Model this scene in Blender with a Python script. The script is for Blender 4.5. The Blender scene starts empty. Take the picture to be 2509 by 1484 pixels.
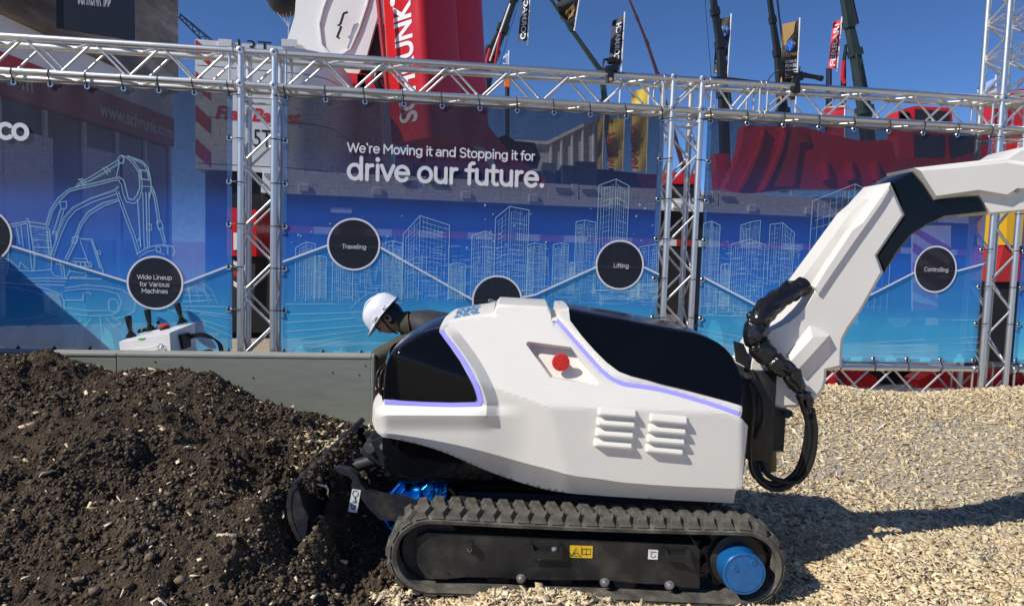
import bpy, bmesh, math, random
import numpy as np
from mathutils import Vector, Matrix, Quaternion
from mathutils.geometry import delaunay_2d_cdt

random.seed(7)
rng = np.random.default_rng(11)
scene = bpy.context.scene
COL = scene.collection

# ------------------------------------------------------------------ camera
CAM_H, FPX = 1.25, 1750.0
PITCH, ROLL = 0.0725, 0.0304
_f = Vector((0, math.cos(PITCH), -math.sin(PITCH)))
_r0 = Vector((1, 0, 0)); _u0 = Vector((0, math.sin(PITCH), math.cos(PITCH)))
_rt = math.cos(ROLL) * _r0 + math.sin(ROLL) * _u0
_up = -math.sin(ROLL) * _r0 + math.cos(ROLL) * _u0
cam_data = bpy.data.cameras.new('camera')
cam = bpy.data.objects.new('camera', cam_data); COL.objects.link(cam)
cam.matrix_world = Matrix(((_rt.x, _up.x, -_f.x, 0), (_rt.y, _up.y, -_f.y, 0), (_rt.z, _up.z, -_f.z, CAM_H), (0, 0, 0, 1)))
cam_data.sensor_fit = 'HORIZONTAL'
cam_data.angle = 2 * math.atan(1254.5 / FPX)
cam_data.clip_start = 0.05; cam_data.clip_end = 2000
scene.camera = cam

# ------------------------------------------------------------------ sky and sun
LD = Vector((1.02, 0.61, -1.0)).normalized()          # the way sunlight travels
SUN_EL = math.asin(-LD.z)
world = bpy.data.worlds.new('World'); scene.world = world; world.use_nodes = True
wn = world.node_tree.nodes; wl = world.node_tree.links; wn.clear()
sky = wn.new('ShaderNodeTexSky'); sky.sky_type = 'NISHITA'; sky.sun_disc = False
sky.sun_elevation = SUN_EL; sky.sun_rotation = math.atan2(-LD.x, -LD.y)
sky.altitude = 3000; sky.air_density = 0.8; sky.dust_density = 0.0; sky.ozone_density = 10.0
bg = wn.new('ShaderNodeBackground'); bg.inputs['Strength'].default_value = 0.122
wo = wn.new('ShaderNodeOutputWorld')
wl.new(sky.outputs[0], bg.inputs[0]); wl.new(bg.outputs[0], wo.inputs[0])
sun_d = bpy.data.lights.new('sun', 'SUN'); sun_d.energy = 4.65; sun_d.angle = math.radians(0.53)
sun_d.color = (1.0, 0.95, 0.86)
sun = bpy.data.objects.new('sun', sun_d); COL.objects.link(sun)
sun.rotation_euler = LD.to_track_quat('-Z', 'Y').to_euler(); sun.location = (-6, -5, 8)
scene.view_settings.view_transform = 'Standard'; scene.view_settings.look = 'None'
scene.view_settings.exposure = 0.0; scene.view_settings.gamma = 1.0
scene.view_settings.use_curve_mapping = False
scene.render.engine = 'CYCLES'
scene.cycles.max_bounces = 8; scene.cycles.transparent_max_bounces = 16
scene.cycles.use_denoising = True

# ------------------------------------------------------------------ photo pixels to world points
def ray(px, py):
    return _f * FPX + _rt * (px - 1254.5) - _up * (py - 742.0)
def at(px, py, Y):
    """point seen at (px, py) of the 2509 px wide photograph, at distance Y along +y"""
    d = ray(px, py); t = Y / d.y
    return Vector((d.x * t, Y, d.z * t + CAM_H))
TH = 0.1274
WD, UA, UB, UC, ZT, ZB = 5.663, -2.0757, 1.2467, 4.1496, 1.4116 + CAM_H, -0.9025 + CAM_H
WU = Vector((math.cos(TH), math.sin(TH), 0)); WV = Vector((-math.sin(TH), math.cos(TH), 0))
WO = Vector((0, WD, 0))
def wall(u, z, v=0.0):
    p = WO + WU * u + WV * v
    return Vector((p.x, p.y, z))
def on_wall(px, py, v=0.0):
    """(u, z) of a pixel on the truss wall plane"""
    d = ray(px, py); t = (WO + WV * v).dot(WV) / d.dot(WV)
    p = d * t
    return (p - WO).dot(WU), p.z + CAM_H

# ------------------------------------------------------------------ materials
MATS = {}
def mat(name, color, rough=0.5, metal=0.0, spec=0.5, coat=0.0, noise=None, bump=None, emit=None, alpha=None, ramp=None):
    """noise=(scale, amount[, stretch]) varies the colour; bump=(scale, strength, distance); ramp = list of colours for noise"""
    if name in MATS: return MATS[name]
    m = bpy.data.materials.new(name); m.use_nodes = True
    nt = m.node_tree; N = nt.nodes; L = nt.links
    b = N['Principled BSDF']
    b.inputs['Base Color'].default_value = (*color, 1); b.inputs['Roughness'].default_value = rough
    b.inputs['Metallic'].default_value = metal; b.inputs['Specular IOR Level'].default_value = spec
    b.inputs['Coat Weight'].default_value = coat
    if noise:
        tc = N.new('ShaderNodeTexCoord'); mp = N.new('ShaderNodeMapping'); nz = N.new('ShaderNodeTexNoise')
        nz.inputs['Scale'].default_value = noise[0]; nz.inputs['Detail'].default_value = 6; nz.inputs['Roughness'].default_value = 0.62
        if len(noise) > 2: mp.inputs['Scale'].default_value = noise[2]
        L.new(tc.outputs['Object'], mp.inputs[0]); L.new(mp.outputs[0], nz.inputs['Vector'])
        cr = N.new('ShaderNodeValToRGB')
        if ramp:
            el = cr.color_ramp.elements
            while len(el) < len(ramp): el.new(0.5)
            for i, c in enumerate(ramp):
                el[i].position = 0.3 + 0.4 * i / (len(ramp) - 1); el[i].color = (*c, 1)
        else:
            a = noise[1]
            cr.color_ramp.elements[0].position = 0.3; cr.color_ramp.elements[1].position = 0.72
            cr.color_ramp.elements[0].color = (*[max(0, c * (1 - a)) for c in color], 1)
            cr.color_ramp.elements[1].color = (*[min(1, c * (1 + a)) for c in color], 1)
        L.new(nz.outputs['Fac'], cr.inputs[0]); L.new(cr.outputs[0], b.inputs['Base Color'])
        mr = N.new('ShaderNodeMapRange'); mr.inputs['To Min'].default_value = max(0.02, rough - 0.12); mr.inputs['To Max'].default_value = min(1, rough + 0.14)
        L.new(nz.outputs['Fac'], mr.inputs[0]); L.new(mr.outputs[0], b.inputs['Roughness'])
    if bump:
        tc2 = N.new('ShaderNodeTexCoord'); nb = N.new('ShaderNodeTexNoise'); nb.inputs['Scale'].default_value = bump[0]; nb.inputs['Detail'].default_value = 5
        bp = N.new('ShaderNodeBump'); bp.inputs['Strength'].default_value = bump[1]; bp.inputs['Distance'].default_value = bump[2]
        L.new(tc2.outputs['Object'], nb.inputs['Vector']); L.new(nb.outputs['Fac'], bp.inputs['Height']); L.new(bp.outputs[0], b.inputs['Normal'])
    if emit:
        b.inputs['Emission Color'].default_value = (*emit[0], 1); b.inputs['Emission Strength'].default_value = emit[1]
    if alpha is not None: b.inputs['Alpha'].default_value = alpha
    MATS[name] = m
    return m
def island_mat(name, cols, rough=0.85, spec=0.2):
    """colour picked per loose piece of the mesh"""
    m = bpy.data.materials.new(name); m.use_nodes = True; N = m.node_tree.nodes; L = m.node_tree.links
    b = N['Principled BSDF']; b.inputs['Roughness'].default_value = rough; b.inputs['Specular IOR Level'].default_value = spec
    g = N.new('ShaderNodeNewGeometry'); cr = N.new('ShaderNodeValToRGB'); el = cr.color_ramp.elements
    while len(el) < len(cols): el.new(0.5)
    for i, c in enumerate(cols): el[i].position = i / (len(cols) - 1); el[i].color = (*c, 1)
    L.new(g.outputs['Random Per Island'], cr.inputs[0])
    tc = N.new('ShaderNodeTexCoord'); nz = N.new('ShaderNodeTexNoise'); nz.inputs['Scale'].default_value = 60
    L.new(tc.outputs['Object'], nz.inputs['Vector'])
    mx = N.new('ShaderNodeMix'); mx.data_type = 'RGBA'; mx.blend_type = 'MULTIPLY'; mx.inputs['Factor'].default_value = 0.5
    L.new(cr.outputs[0], mx.inputs['A']); L.new(nz.outputs['Color'], mx.inputs['B']); mx.inputs['Factor'].default_value = 0.18
    L.new(mx.outputs['Result'], b.inputs['Base Color'])
    MATS[name] = m
    return m

# ------------------------------------------------------------------ scene graph helpers
def tag(o, label=None, cat=None, group=None, kind=None):
    if label: o['label'] = label
    if cat: o['category'] = cat
    if group: o['group'] = group
    if kind: o['kind'] = kind
    return o
def thing(name, label, cat, loc, group=None):
    o = bpy.data.objects.new(name, None); COL.objects.link(o); o.location = loc
    o.empty_display_size = 0.1
    return tag(o, label, cat, group)
def is_root(p): return p.parent is None
def child(name, me, m, parent, M=None, label=None):
    """mesh given in world coordinates (or instanced by the world matrix M), parented to a thing or part"""
    o = bpy.data.objects.new(name, me); COL.objects.link(o)
    if m is not None:
        if len(me.materials) == 0: me.materials.append(m)
        elif me.materials[0] != m:
            o.material_slots[0].link = 'OBJECT'; o.material_slots[0].material = m
    o.parent = parent
    W = M if M is not None else Matrix.Identity(4)
    if is_root(parent): W = Matrix.Translation(-parent.location) @ W
    else: W = parent_world(parent).inverted() @ W
    o.matrix_basis = W
    if label: o['label'] = label
    return o
def parent_world(o):
    M = Matrix.Identity(4); chain = []
    while o is not None: chain.append(o); o = o.parent
    for c in reversed(chain): M = M @ (c.matrix_basis if c.parent else Matrix.Translation(c.location))
    return M
def solo(name, me, m, label, cat, loc, group=None, kind=None):
    """a thing that is one mesh; me in world coordinates"""
    loc = Vector(loc); me.transform(Matrix.Translation(-loc))
    o = bpy.data.objects.new(name, me); COL.objects.link(o); o.location = loc
    if m is not None and len(me.materials) == 0: me.materials.append(m)
    return tag(o, label, cat, group, kind)

# ------------------------------------------------------------------ mesh builder
class MB:
    def __init__(s): s.v = []; s.f = []; s.mi = []
    def add(s, vs, fs, mi=0):
        k = len(s.v); s.v += [tuple(v) for v in vs]; s.f += [tuple(i + k for i in f) for f in fs]; s.mi += [mi] * len(fs)
        return s
    def box(s, c, d, M=None, mi=0):
        c = Vector(c); hx, hy, hz = d[0] / 2, d[1] / 2, d[2] / 2
        vs = [Vector((x, y, z)) for x in (-hx, hx) for y in (-hy, hy) for z in (-hz, hz)]
        if M is not None: vs = [M @ v for v in vs]
        return s.add([v + c for v in vs], [(0, 1, 3, 2), (4, 6, 7, 5), (0, 4, 5, 1), (2, 3, 7, 6), (0, 2, 6, 4), (1, 5, 7, 3)], mi)
    def bbox(s, c, d, bev=0.004, M=None, mi=0, seg=2):
        """bevelled box"""
        bm = bmesh.new(); bmesh.ops.create_cube(bm, size=1)
        for v in bm.verts: v.co = Vector((v.co.x * d[0], v.co.y * d[1], v.co.z * d[2]))
        bmesh.ops.bevel(bm, geom=list(bm.edges), offset=bev, segments=seg, profile=0.5, affect='EDGES')
        bm.verts.index_update(); c = Vector(c)
        vs = [(M @ v.co if M is not None else v.co) + c for v in bm.verts]
        s.add(vs, [tuple(v.index for v in f.verts) for f in bm.faces], mi); bm.free()
        return s
    def tube(s, path, r, n=8, caps=True, mi=0, closed=False):
        path = [Vector(p) for p in path]; m = len(path)
        rs = r if hasattr(r, '__len__') else [r] * m
        up = None; k = len(s.v); rings = []
        for i, p in enumerate(path):
            if closed: t = path[(i + 1) % m] - path[i - 1]
            else: t = path[min(i + 1, m - 1)] - path[max(i - 1, 0)]
            if t.length < 1e-9: t = Vector((0, 0, 1))
            t.normalize()
            if up is None:
                up = Vector((0, 0, 1)) if abs(t.z) < 0.9 else Vector((1, 0, 0))
            up = up - t * up.dot(t)
            if up.length < 1e-6: up = t.orthogonal()
            up.normalize(); b = t.cross(up)
            rings.append([p + (up * math.cos(a) + b * math.sin(a)) * rs[i] for a in [2 * math.pi * j / n for j in range(n)]])
        vs = [v for ring in rings for v in ring]; fs = []
        for i in range(m if closed else m - 1):
            i2 = (i + 1) % m
            for j in range(n):
                j2 = (j + 1) % n
                fs.append((i * n + j, i * n + j2, i2 * n + j2, i2 * n + j))
        if caps and not closed:
            fs.append(tuple(range(n - 1, -1, -1))); fs.append(tuple((m - 1) * n + j for j in range(n)))
        return s.add(vs, fs, mi)
    def cyl(s, a, b, r, n=16, mi=0, r2=None):
        return s.tube([a, b], [r, r if r2 is None else r2], n, True, mi)
    def lathe(s, prof, M=None, n=24, mi=0):
        """prof: (radius, height) pairs round local z"""
        vs = []; fs = []; m = len(prof)
        for r, h in prof:
            for j in range(n):
                a = 2 * math.pi * j / n; v = Vector((r * math.cos(a), r * math.sin(a), h)); vs.append(M @ v if M is not None else v)
        for i in range(m - 1):
            for j in range(n):
                j2 = (j + 1) % n; fs.append((i * n + j, i * n + j2, (i + 1) * n + j2, (i + 1) * n + j))
        fs.append(tuple(range(n - 1, -1, -1))); fs.append(tuple((m - 1) * n + j for j in range(n)))
        return s.add(vs, fs, mi)
    def prism(s, poly, off, mi=0):
        """polygon of world points extruded by the vector off"""
        n = len(poly); off = Vector(off); P = [Vector(p) for p in poly]
        fs = [tuple(range(n - 1, -1, -1)), tuple(range(n, 2 * n))]
        for i in range(n): fs.append((i, (i + 1) % n, n + (i + 1) % n, n + i))
        return s.add(P + [p + off for p in P], fs, mi)
    def strip(s, A, B, mi=0):
        n = len(A)
        return s.add(list(A) + list(B), [(i, i + 1, n + i + 1, n + i) for i in range(n - 1)], mi)
    def loft(s, rows, mi=0, close=False):
        n = len(rows[0]); vs = [p for r in rows for p in r]; fs = []
        for i in range(len(rows) - 1):
            for j in range(n if close else n - 1):
                j2 = (j + 1) % n; fs.append((i * n + j, i * n + j2, (i + 1) * n + j2, (i + 1) * n + j))
        return s.add(vs, fs, mi)
    def mesh(s, name, mats=None, smooth=None, fix=True):
        me = bpy.data.meshes.new(name); me.from_pydata(s.v, [], s.f)
        if mats:
            for m in mats: me.materials.append(m)
            me.polygons.foreach_set('material_index', s.mi)
        if fix:
            bm = bmesh.new(); bm.from_mesh(me)
            if smooth is not None: bmesh.ops.remove_doubles(bm, verts=bm.verts, dist=1e-5)
            bmesh.ops.recalc_face_normals(bm, faces=bm.faces); bm.to_mesh(me); bm.free()
        if smooth is not None:
            me.shade_smooth(); me.set_sharp_from_angle(angle=math.radians(smooth))
        me.update()
        return me
def np_mesh(name, V, F, smooth=False):
    me = bpy.data.meshes.new(name)
    me.vertices.add(len(V)); me.vertices.foreach_set('co', V.astype(np.float32).ravel())
    k = F.shape[1]; me.loops.add(F.size); me.loops.foreach_set('vertex_index', F.astype(np.int32).ravel())
    me.polygons.add(len(F)); me.polygons.foreach_set('loop_start', np.arange(0, F.size, k, dtype=np.int32))
    me.update(calc_edges=True); me.validate()
    if smooth: me.shade_smooth()
    return me
def text_mesh(body, bold=0.0, shear=0.0, space=1.0):
    """flat text mesh, width and height returned, lower left at 0,0"""
    cu = bpy.data.curves.new('lettering', 'FONT'); cu.body = body; cu.size = 1; cu.offset = bold; cu.shear = shear; cu.space_character = space
    cu.resolution_u = 4
    o = bpy.data.objects.new('lettering', cu); COL.objects.link(o)
    dg = bpy.context.evaluated_depsgraph_get(); dg.update()
    me = bpy.data.meshes.new_from_object(o.evaluated_get(dg)); bpy.data.objects.remove(o); bpy.data.curves.remove(cu)
    co = np.zeros(len(me.vertices) * 3); me.vertices.foreach_get('co', co); co = co.reshape(-1, 3)
    me.materials.clear()
    return me, co[:, 0].min(), co[:, 0].max(), co[:, 1].min(), co[:, 1].max()
def text_fit(body, p0, ux, uy, w, h=None, bold=0.0, shear=0.0, space=1.0, base=True):
    """text mesh in world coordinates: starts at p0 (baseline if base), runs along ux for w metres; h = cap height scale (None keeps aspect)"""
    me, x0, x1, y0, y1 = text_mesh(body, bold, shear, space)
    sx = w / (x1 - x0); sy = sx if h is None else h / y1
    ux = Vector(ux).normalized(); uy = Vector(uy).normalized()
    for v in me.vertices:
        c = v.co; v.co = Vector(p0) + ux * ((c.x - x0) * sx) + uy * (c.y * sy)
    me.update()
    return me

# ------------------------------------------------------------------ round geometric print letters, drawn with a pen
def arc(cx, cy, rx, ry, a0, a1, n=14):
    return [(cx + rx * math.cos(math.radians(a0 + (a1 - a0) * k / n)), cy + ry * math.sin(math.radians(a0 + (a1 - a0) * k / n))) for k in range(n + 1)]
X = .50
GL = {'o': (.56, [arc(.28, .25, .22, .245, 0, 360)]), 'c': (.48, [arc(.28, .25, .22, .245, 48, 312)]), 'e': (.55, [[(.06, .26), (.49, .26)] + arc(.275, .25, .215, .245, 0, 318)]),
      'd': (.60, [arc(.27, .25, .21, .245, 0, 360), [(.49, 0), (.49, .74)]]), 'a': (.53, [arc(.25, .33, .19, .16, 140, 0) + [(.44, 0)], arc(.24, .145, .19, .14, 0, 360)]),
      'r': (.35, [[(.09, 0), (.09, .5)], [(.09, .30)] + arc(.25, .30, .16, .19, 180, 80)]), 'i': (.21, [[(.105, 0), (.105, .5)], [(.105, .69), (.105, .70)]]), 'v': (.47, [[(.03, .5), (.235, .01), (.44, .5)]]),
      'u': (.55, [[(.09, .5), (.09, .2)] + arc(.27, .2, .18, .195, 180, 360) + [(.45, .5)], [(.45, .3), (.45, 0)]]), 'f': (.31, [arc(.27, .57, .13, .15, 80, 180) + [(.14, 0)], [(.02, .47), (.28, .47)]]),
      't': (.33, [[(.13, .66), (.13, .15)] + arc(.25, .13, .12, .125, 180, 285), [(.02, .48), (.29, .48)]]), 'n': (.55, [[(.09, 0), (.09, .5)], [(.09, .3)] + arc(.27, .3, .18, .195, 180, 0) + [(.45, 0)]]),
      'm': (.82, [[(.09, 0), (.09, .5)], [(.09, .3)] + arc(.25, .3, .16, .195, 180, 0) + [(.41, 0)], [(.41, .3)] + arc(.57, .3, .16, .195, 180, 0) + [(.73, 0)]]),
      'g': (.58, [arc(.27, .25, .21, .245, 0, 360), [(.48, .5), (.48, -.02)] + arc(.28, -.02, .20, .165, 0, -150)]), 'p': (.59, [arc(.31, .25, .21, .245, 0, 360), [(.09, .5), (.09, -.2)]]), 'l': (.21, [[(.105, 0), (.105, .74)]]),
      'h': (.55, [[(.09, 0), (.09, .74)], [(.09, .3)] + arc(.27, .3, .18, .195, 180, 0) + [(.45, 0)]]), 's': (.44, [arc(.22, .37, .155, .125, 35, 250, 9) + arc(.22, .125, .165, .125, 90, -145, 9)]), 'w': (.74, [[(.03, .5), (.19, .01), (.37, .46), (.55, .01), (.71, .5)]]),
      'W': (.92, [[(.03, .7), (.25, .01), (.46, .66), (.67, .01), (.89, .7)]]), 'M': (.80, [[(.09, 0), (.09, .7), (.40, .24), (.71, .7), (.71, 0)]]), 'S': (.60, [arc(.30, .525, .21, .18, 30, 255, 12) + arc(.30, .175, .22, .18, 92, -150, 12)]),
      'T': (.56, [[(.02, .69), (.54, .69)], [(.28, .69), (.28, 0)]]), 'L': (.50, [[(.09, .7), (.09, .01), (.46, .01)]]), 'C': (.68, [arc(.38, .35, .32, .345, 46, 314)]), 'V': (.64, [[(.03, .7), (.32, .01), (.61, .7)]]),
      '\u2018': (.2, [[(.12, .60), (.07, .72)]]), '.': (.22, [[(.11, .04), (.11, .05)]]), ' ': (.24, [])}
def pen_text(body, u0, z0, w, pen, place):
    """(u, z) lettering of total width w starting at the baseline point; place(u, z) gives the world point"""
    adv = sum(GL[c][0] for c in body) - .12; k = w / adv; x = -.06; polys = []
    def ngon(c, r, n=12): return [(c[0] + r * math.cos(2 * math.pi * i / n), c[1] + r * math.sin(2 * math.pi * i / n)) for i in range(n)]
    V, Fq = [], []
    for ch in body:
        a, strokes = GL[ch]
        for st in strokes:
            P = [((x + q[0]) * k, q[1] * k) for q in st]; r = pen * k / 2 * (1.25 if ch in '.i' and len(st) == 2 and abs(st[0][1] - st[1][1]) < .02 else 1)
            for i, q in enumerate(P):
                n0 = len(V); g = ngon(q, r); V += g; Fq.append(list(range(n0, n0 + len(g))))
                if i:
                    d = Vector((q[0] - P[i - 1][0], q[1] - P[i - 1][1]))
                    if d.length < 1e-6: continue
                    nn = Vector((-d.y, d.x)).normalized() * r; n0 = len(V)
                    V += [(P[i - 1][0] - nn.x, P[i - 1][1] - nn.y), (q[0] - nn.x, q[1] - nn.y), (q[0] + nn.x, q[1] + nn.y), (P[i - 1][0] + nn.x, P[i - 1][1] + nn.y)]; Fq.append([n0, n0 + 1, n0 + 2, n0 + 3])
        x += a
    v, e, f, ov, oe, of = delaunay_2d_cdt([Vector(q) for q in V], [], Fq, 0, 1e-7)
    F = [t for t, o in zip(f, of) if o]
    me = bpy.data.meshes.new('lettering'); me.from_pydata([place(u0 + q[0], z0 + q[1]) for q in v], [], F); me.update()
    return me

# ------------------------------------------------------------------ noise
def vnoise(x, y, seed=0):
    r = np.random.default_rng(seed); T = r.random((256, 256))
    xi = np.floor(x).astype(int); yi = np.floor(y).astype(int); fx = x - xi; fy = y - yi
    fx = fx * fx * (3 - 2 * fx); fy = fy * fy * (3 - 2 * fy)
    a = T[xi % 256, yi % 256]; b = T[(xi + 1) % 256, yi % 256]; c = T[xi % 256, (yi + 1) % 256]; d = T[(xi + 1) % 256, (yi + 1) % 256]
    return (a * (1 - fx) + b * fx) * (1 - fy) + (c * (1 - fx) + d * fx) * fy - 0.5
def fbm(x, y, s, octv=4, seed=0, gain=0.5):
    o = 0; a = 1
    for i in range(octv):
        o = o + a * vnoise(x * s, y * s, seed + i); s *= 2.03; a *= gain
    return o
def sstep(a, b, x):
    t = np.clip((x - a) / (b - a), 0, 1); return t * t * (3 - 2 * t)

# ================================================================== GROUND
M_CHIP = island_mat('wood_chip', [(.84, .68, .41), (.92, .79, .52), (.68, .51, .30), (.94, .84, .61), (.56, .41, .24), (.88, .73, .47), (.42, .30, .18), (.92, .79, .52)])
M_CLOD = island_mat('soil_clod', [(.085, .062, .043), (.125, .092, .065), (.062, .046, .033), (.175, .132, .094), (.10, .074, .053)], 0.95, 0.1)
M_STONE = island_mat('pebble', [(.26, .20, .14), (.33, .26, .18), (.20, .15, .10), (.28, .20, .14), (.38, .32, .24)], 0.9, 0.2)
M_GRAVEL = island_mat('grey_gravel', [(.34, .31, .26), (.42, .38, .32), (.26, .235, .195), (.46, .42, .36)], 0.85, 0.25)

CREST = np.array([(-4.6, .40), (-2.72, .54), (-2.45, .49), (-2.38, .46), (-2.07, .475), (-1.7, .505), (-1.59, .465), (-1.42, .375), (-1.14, .31), (-1.0, .255), (-.86, .20), (-.74, .16), (-.6, .13), (-.45, .08), (-.34, .02), (-.28, -.03), (6, -.05)])
def heap_h(x, y):
    c = np.interp(x, CREST[:, 0], CREST[:, 1])
    yc = 3.85 - 0.18 * np.clip(x + 1.6, -1.2, 1.5)
    near = np.where(y < yc, np.cos(np.clip((yc - y) / 2.3, 0, 1) * math.pi / 2) ** 1.25, 1.0)
    far = np.where(y > yc, np.cos(np.clip((y - yc) / 1.0, 0, 1) * math.pi / 2) ** 1.2, 1.0)
    h = c * near * far + 0.06 * sstep(-.1, -.9, x) * (y < 3.4)
    h = h + 0.10 * np.exp(-(((x + 1.05) / .3) ** 2 + ((y - 2.45) / .35) ** 2))      # lip of soil before the blade
    h = h - 0.13 * np.exp(-(((x + .93) / .16) ** 2 + ((y - 2.95) / .28) ** 2))      # hollow scraped behind the lip
    h = h - 0.10 * np.exp(-(((x + .60) / .22) ** 2 + ((y - 2.62) / .3) ** 2))
    h = h + 0.22 * np.exp(-(((x + .685) / .045) ** 2 + ((y - 2.83) / .23) ** 2)) + 0.13 * np.exp(-(((x + .86) / .08) ** 2 + ((y - 2.6) / .25) ** 2)) + 0.13 * np.exp(-(((x + .665) / .05) ** 2 + ((y - 2.53) / .09) ** 2))      # soil spilling over the blade
    h = h + 0.05 * fbm(x, y, 2.2, 3, 5)
    return h
def ground_h(x, y):
    h = 0.02 * fbm(x, y, 1.3, 3, 21) + 0.012 * fbm(x, y, 6, 3, 31)
    yw = WD + np.tan(TH) * x                                # truss wall distance at this x
    berm = np.exp(-((y - (yw - 0.12)) / 0.42) ** 2) * (0.17 + 0.03 * np.sin(x * 3.1)) * sstep(-1.2, -.2, x)
    h = h + berm
    h = h + 0.085 * np.exp(-(((x - 1.62) / .55) ** 2 + ((y - 2.85) / .38) ** 2))    # mound of chips right of the track
    h = h - 0.07 * np.exp(-(((x - 2.3) / .7) ** 2 + ((y - 3.75) / .4) ** 2))
    h = h + 0.045 * np.exp(-((y - 2.37) / .085) ** 2) * sstep(-.75, -.35, x) * (1 - sstep(.7, 1.1, x)) * (0.95 + 1.5 * fbm(x, x * 0, 4.0, 2, 9))
    h = h * np.where(y > yw + 1.0, 0.0, 1.0)
    return h
def axis(lo, hi, step, far, ratio=1.35):
    a = list(np.arange(lo, hi, step)); s = step; x = a[-1]
    while x < far: s *= ratio; x += s; a.append(x)
    s = step; x = lo; b = []
    while x > -far: s *= ratio; x -= s; b.append(x)
    return np.array(b[::-1] + a)
def sheet(xs, ys, fn):
    X, Y = np.meshgrid(xs, ys, indexing='ij'); Z = fn(X, Y)
    V = np.stack([X, Y, Z], -1).reshape(-1, 3); n, m = len(xs), len(ys)
    I = np.arange(n * m).reshape(n, m)
    F = np.stack([I[:-1, :-1], I[1:, :-1], I[1:, 1:], I[:-1, 1:]], -1).reshape(-1, 4)
    return V, F
m_ground = mat('ground_dirt', (.24, .205, .16), 0.95, spec=0.15, noise=(7.0, .3), bump=(90, .6, .02),
               ramp=[(.30, .25, .185), (.42, .355, .265), (.47, .405, .31), (.42, .32, .21)])
V, F = sheet(axis(-4.6, 5.4, .025, 900), axis(1.0, 6.9, .025, 900), ground_h)
g = solo('ground', np_mesh('ground', V, F, True), m_ground, None, None, (0, 0, 0), kind='structure')

def soil_fine(x, y):
    h = heap_h(x, y)
    a = fbm(x, y, 9, 3, 41); b = 0.5 - np.abs(vnoise(x * 26, y * 26, 51)) * 2; c = 0.5 - np.abs(vnoise(x * 60, y * 60, 57)) * 2
    return h + 0.055 * a + 0.022 * b + 0.010 * c + 0.006 * vnoise(x * 125, y * 125, 59)
m_soil = mat('dark_soil', (.055, .038, .024), 0.97, spec=0.08, noise=(14, .4), bump=(120, 1.0, .02),
             ramp=[(.045, .033, .023), (.085, .063, .045), (.14, .105, .075)])
xs = np.arange(-3.7, -.30, .0095); ys = np.arange(1.5, 4.75, .0095)
V, F = sheet(xs, ys, soil_fine)
gz = ground_h(V[:, 0], V[:, 1]); ok = V[:, 2] > gz - 0.03
F = F[ok[F].any(1)]
used = np.unique(F); remap = -np.ones(len(V), int); remap[used] = np.arange(len(used))
solo('soil_heap', np_mesh('soil_heap', V[used], remap[F], True), m_soil, None, None, (0, 0, 0), kind='structure')

def top_h(x, y):
    s = np.where((x > -3.7) & (x < -.32) & (y > 1.5) & (y < 4.75), soil_fine(x, y), -9)
    return np.maximum(ground_h(x, y), s)

# ---- loose bits: numpy soups of tiny solids
ICO_V = None
def ico():
    bm = bmesh.new(); bmesh.ops.create_icosphere(bm, subdivisions=1, radius=1)
    bm.verts.ensure_lookup_table(); v = np.array([q.co[:] for q in bm.verts]); f = np.array([[q.index for q in t.verts] for t in bm.faces]); bm.free()
    return v, f
IV, IF = ico()
BV = np.array([(x, y, z) for x in (-1, 1) for y in (-1, 1) for z in (-1, 1)], float) / 2
BF = np.array([(0, 1, 3, 2), (4, 6, 7, 5), (0, 4, 5, 1), (2, 3, 7, 6), (0, 2, 6, 4), (1, 5, 7, 3)])
def rand_rot(n, tilt, yaw=None):
    yaw = rng.random(n) * 6.283 if yaw is None else yaw
    ax = rng.normal(0, tilt, n); ay = rng.normal(0, tilt, n)
    cz, sz = np.cos(yaw), np.sin(yaw); cx, sx = np.cos(ax), np.sin(ax); cy, sy = np.cos(ay), np.sin(ay)
    Z = np.zeros((n, 3, 3)); Z[:, 0, 0] = cz; Z[:, 0, 1] = -sz; Z[:, 1, 0] = sz; Z[:, 1, 1] = cz; Z[:, 2, 2] = 1
    X = np.zeros((n, 3, 3)); X[:, 0, 0] = 1; X[:, 1, 1] = cx; X[:, 1, 2] = -sx; X[:, 2, 1] = sx; X[:, 2, 2] = cx
    Yr = np.zeros((n, 3, 3)); Yr[:, 1, 1] = 1; Yr[:, 0, 0] = cy; Yr[:, 0, 2] = sy; Yr[:, 2, 0] = -sy; Yr[:, 2, 2] = cy
    return Z @ X @ Yr
def soup(name, base_v, base_f, pos, size, R, jit=0.0):
    n = len(pos)
    B = np.repeat(base_v[None], n, 0)
    if jit: B = B * (1 + rng.normal(0, jit, (n, len(base_v), 1)))
    W = np.einsum('nij,nkj->nki', R, B * size[:, None, :]) + pos[:, None, :]
    Fq = base_f[None] + (np.arange(n) * len(base_v))[:, None, None]
    return np_mesh(name, W.reshape(-1, 3), Fq.reshape(-1, base_f.shape[1]))
def scatter(n, x0, x1, y0, y1, dens, near=0.5):
    """n candidates, more of them close to the camera, kept with probability dens(x, y)"""
    x = rng.uniform(x0, x1, n); y = y0 + (y1 - y0) * rng.random(n) ** (1 + near)
    k = rng.random(n) < dens(x, y)
    return x[k], y[k]
def in_view(x, y):
    return (np.abs(x) < 0.80 * y + .5) & (y > 1.75)

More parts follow.
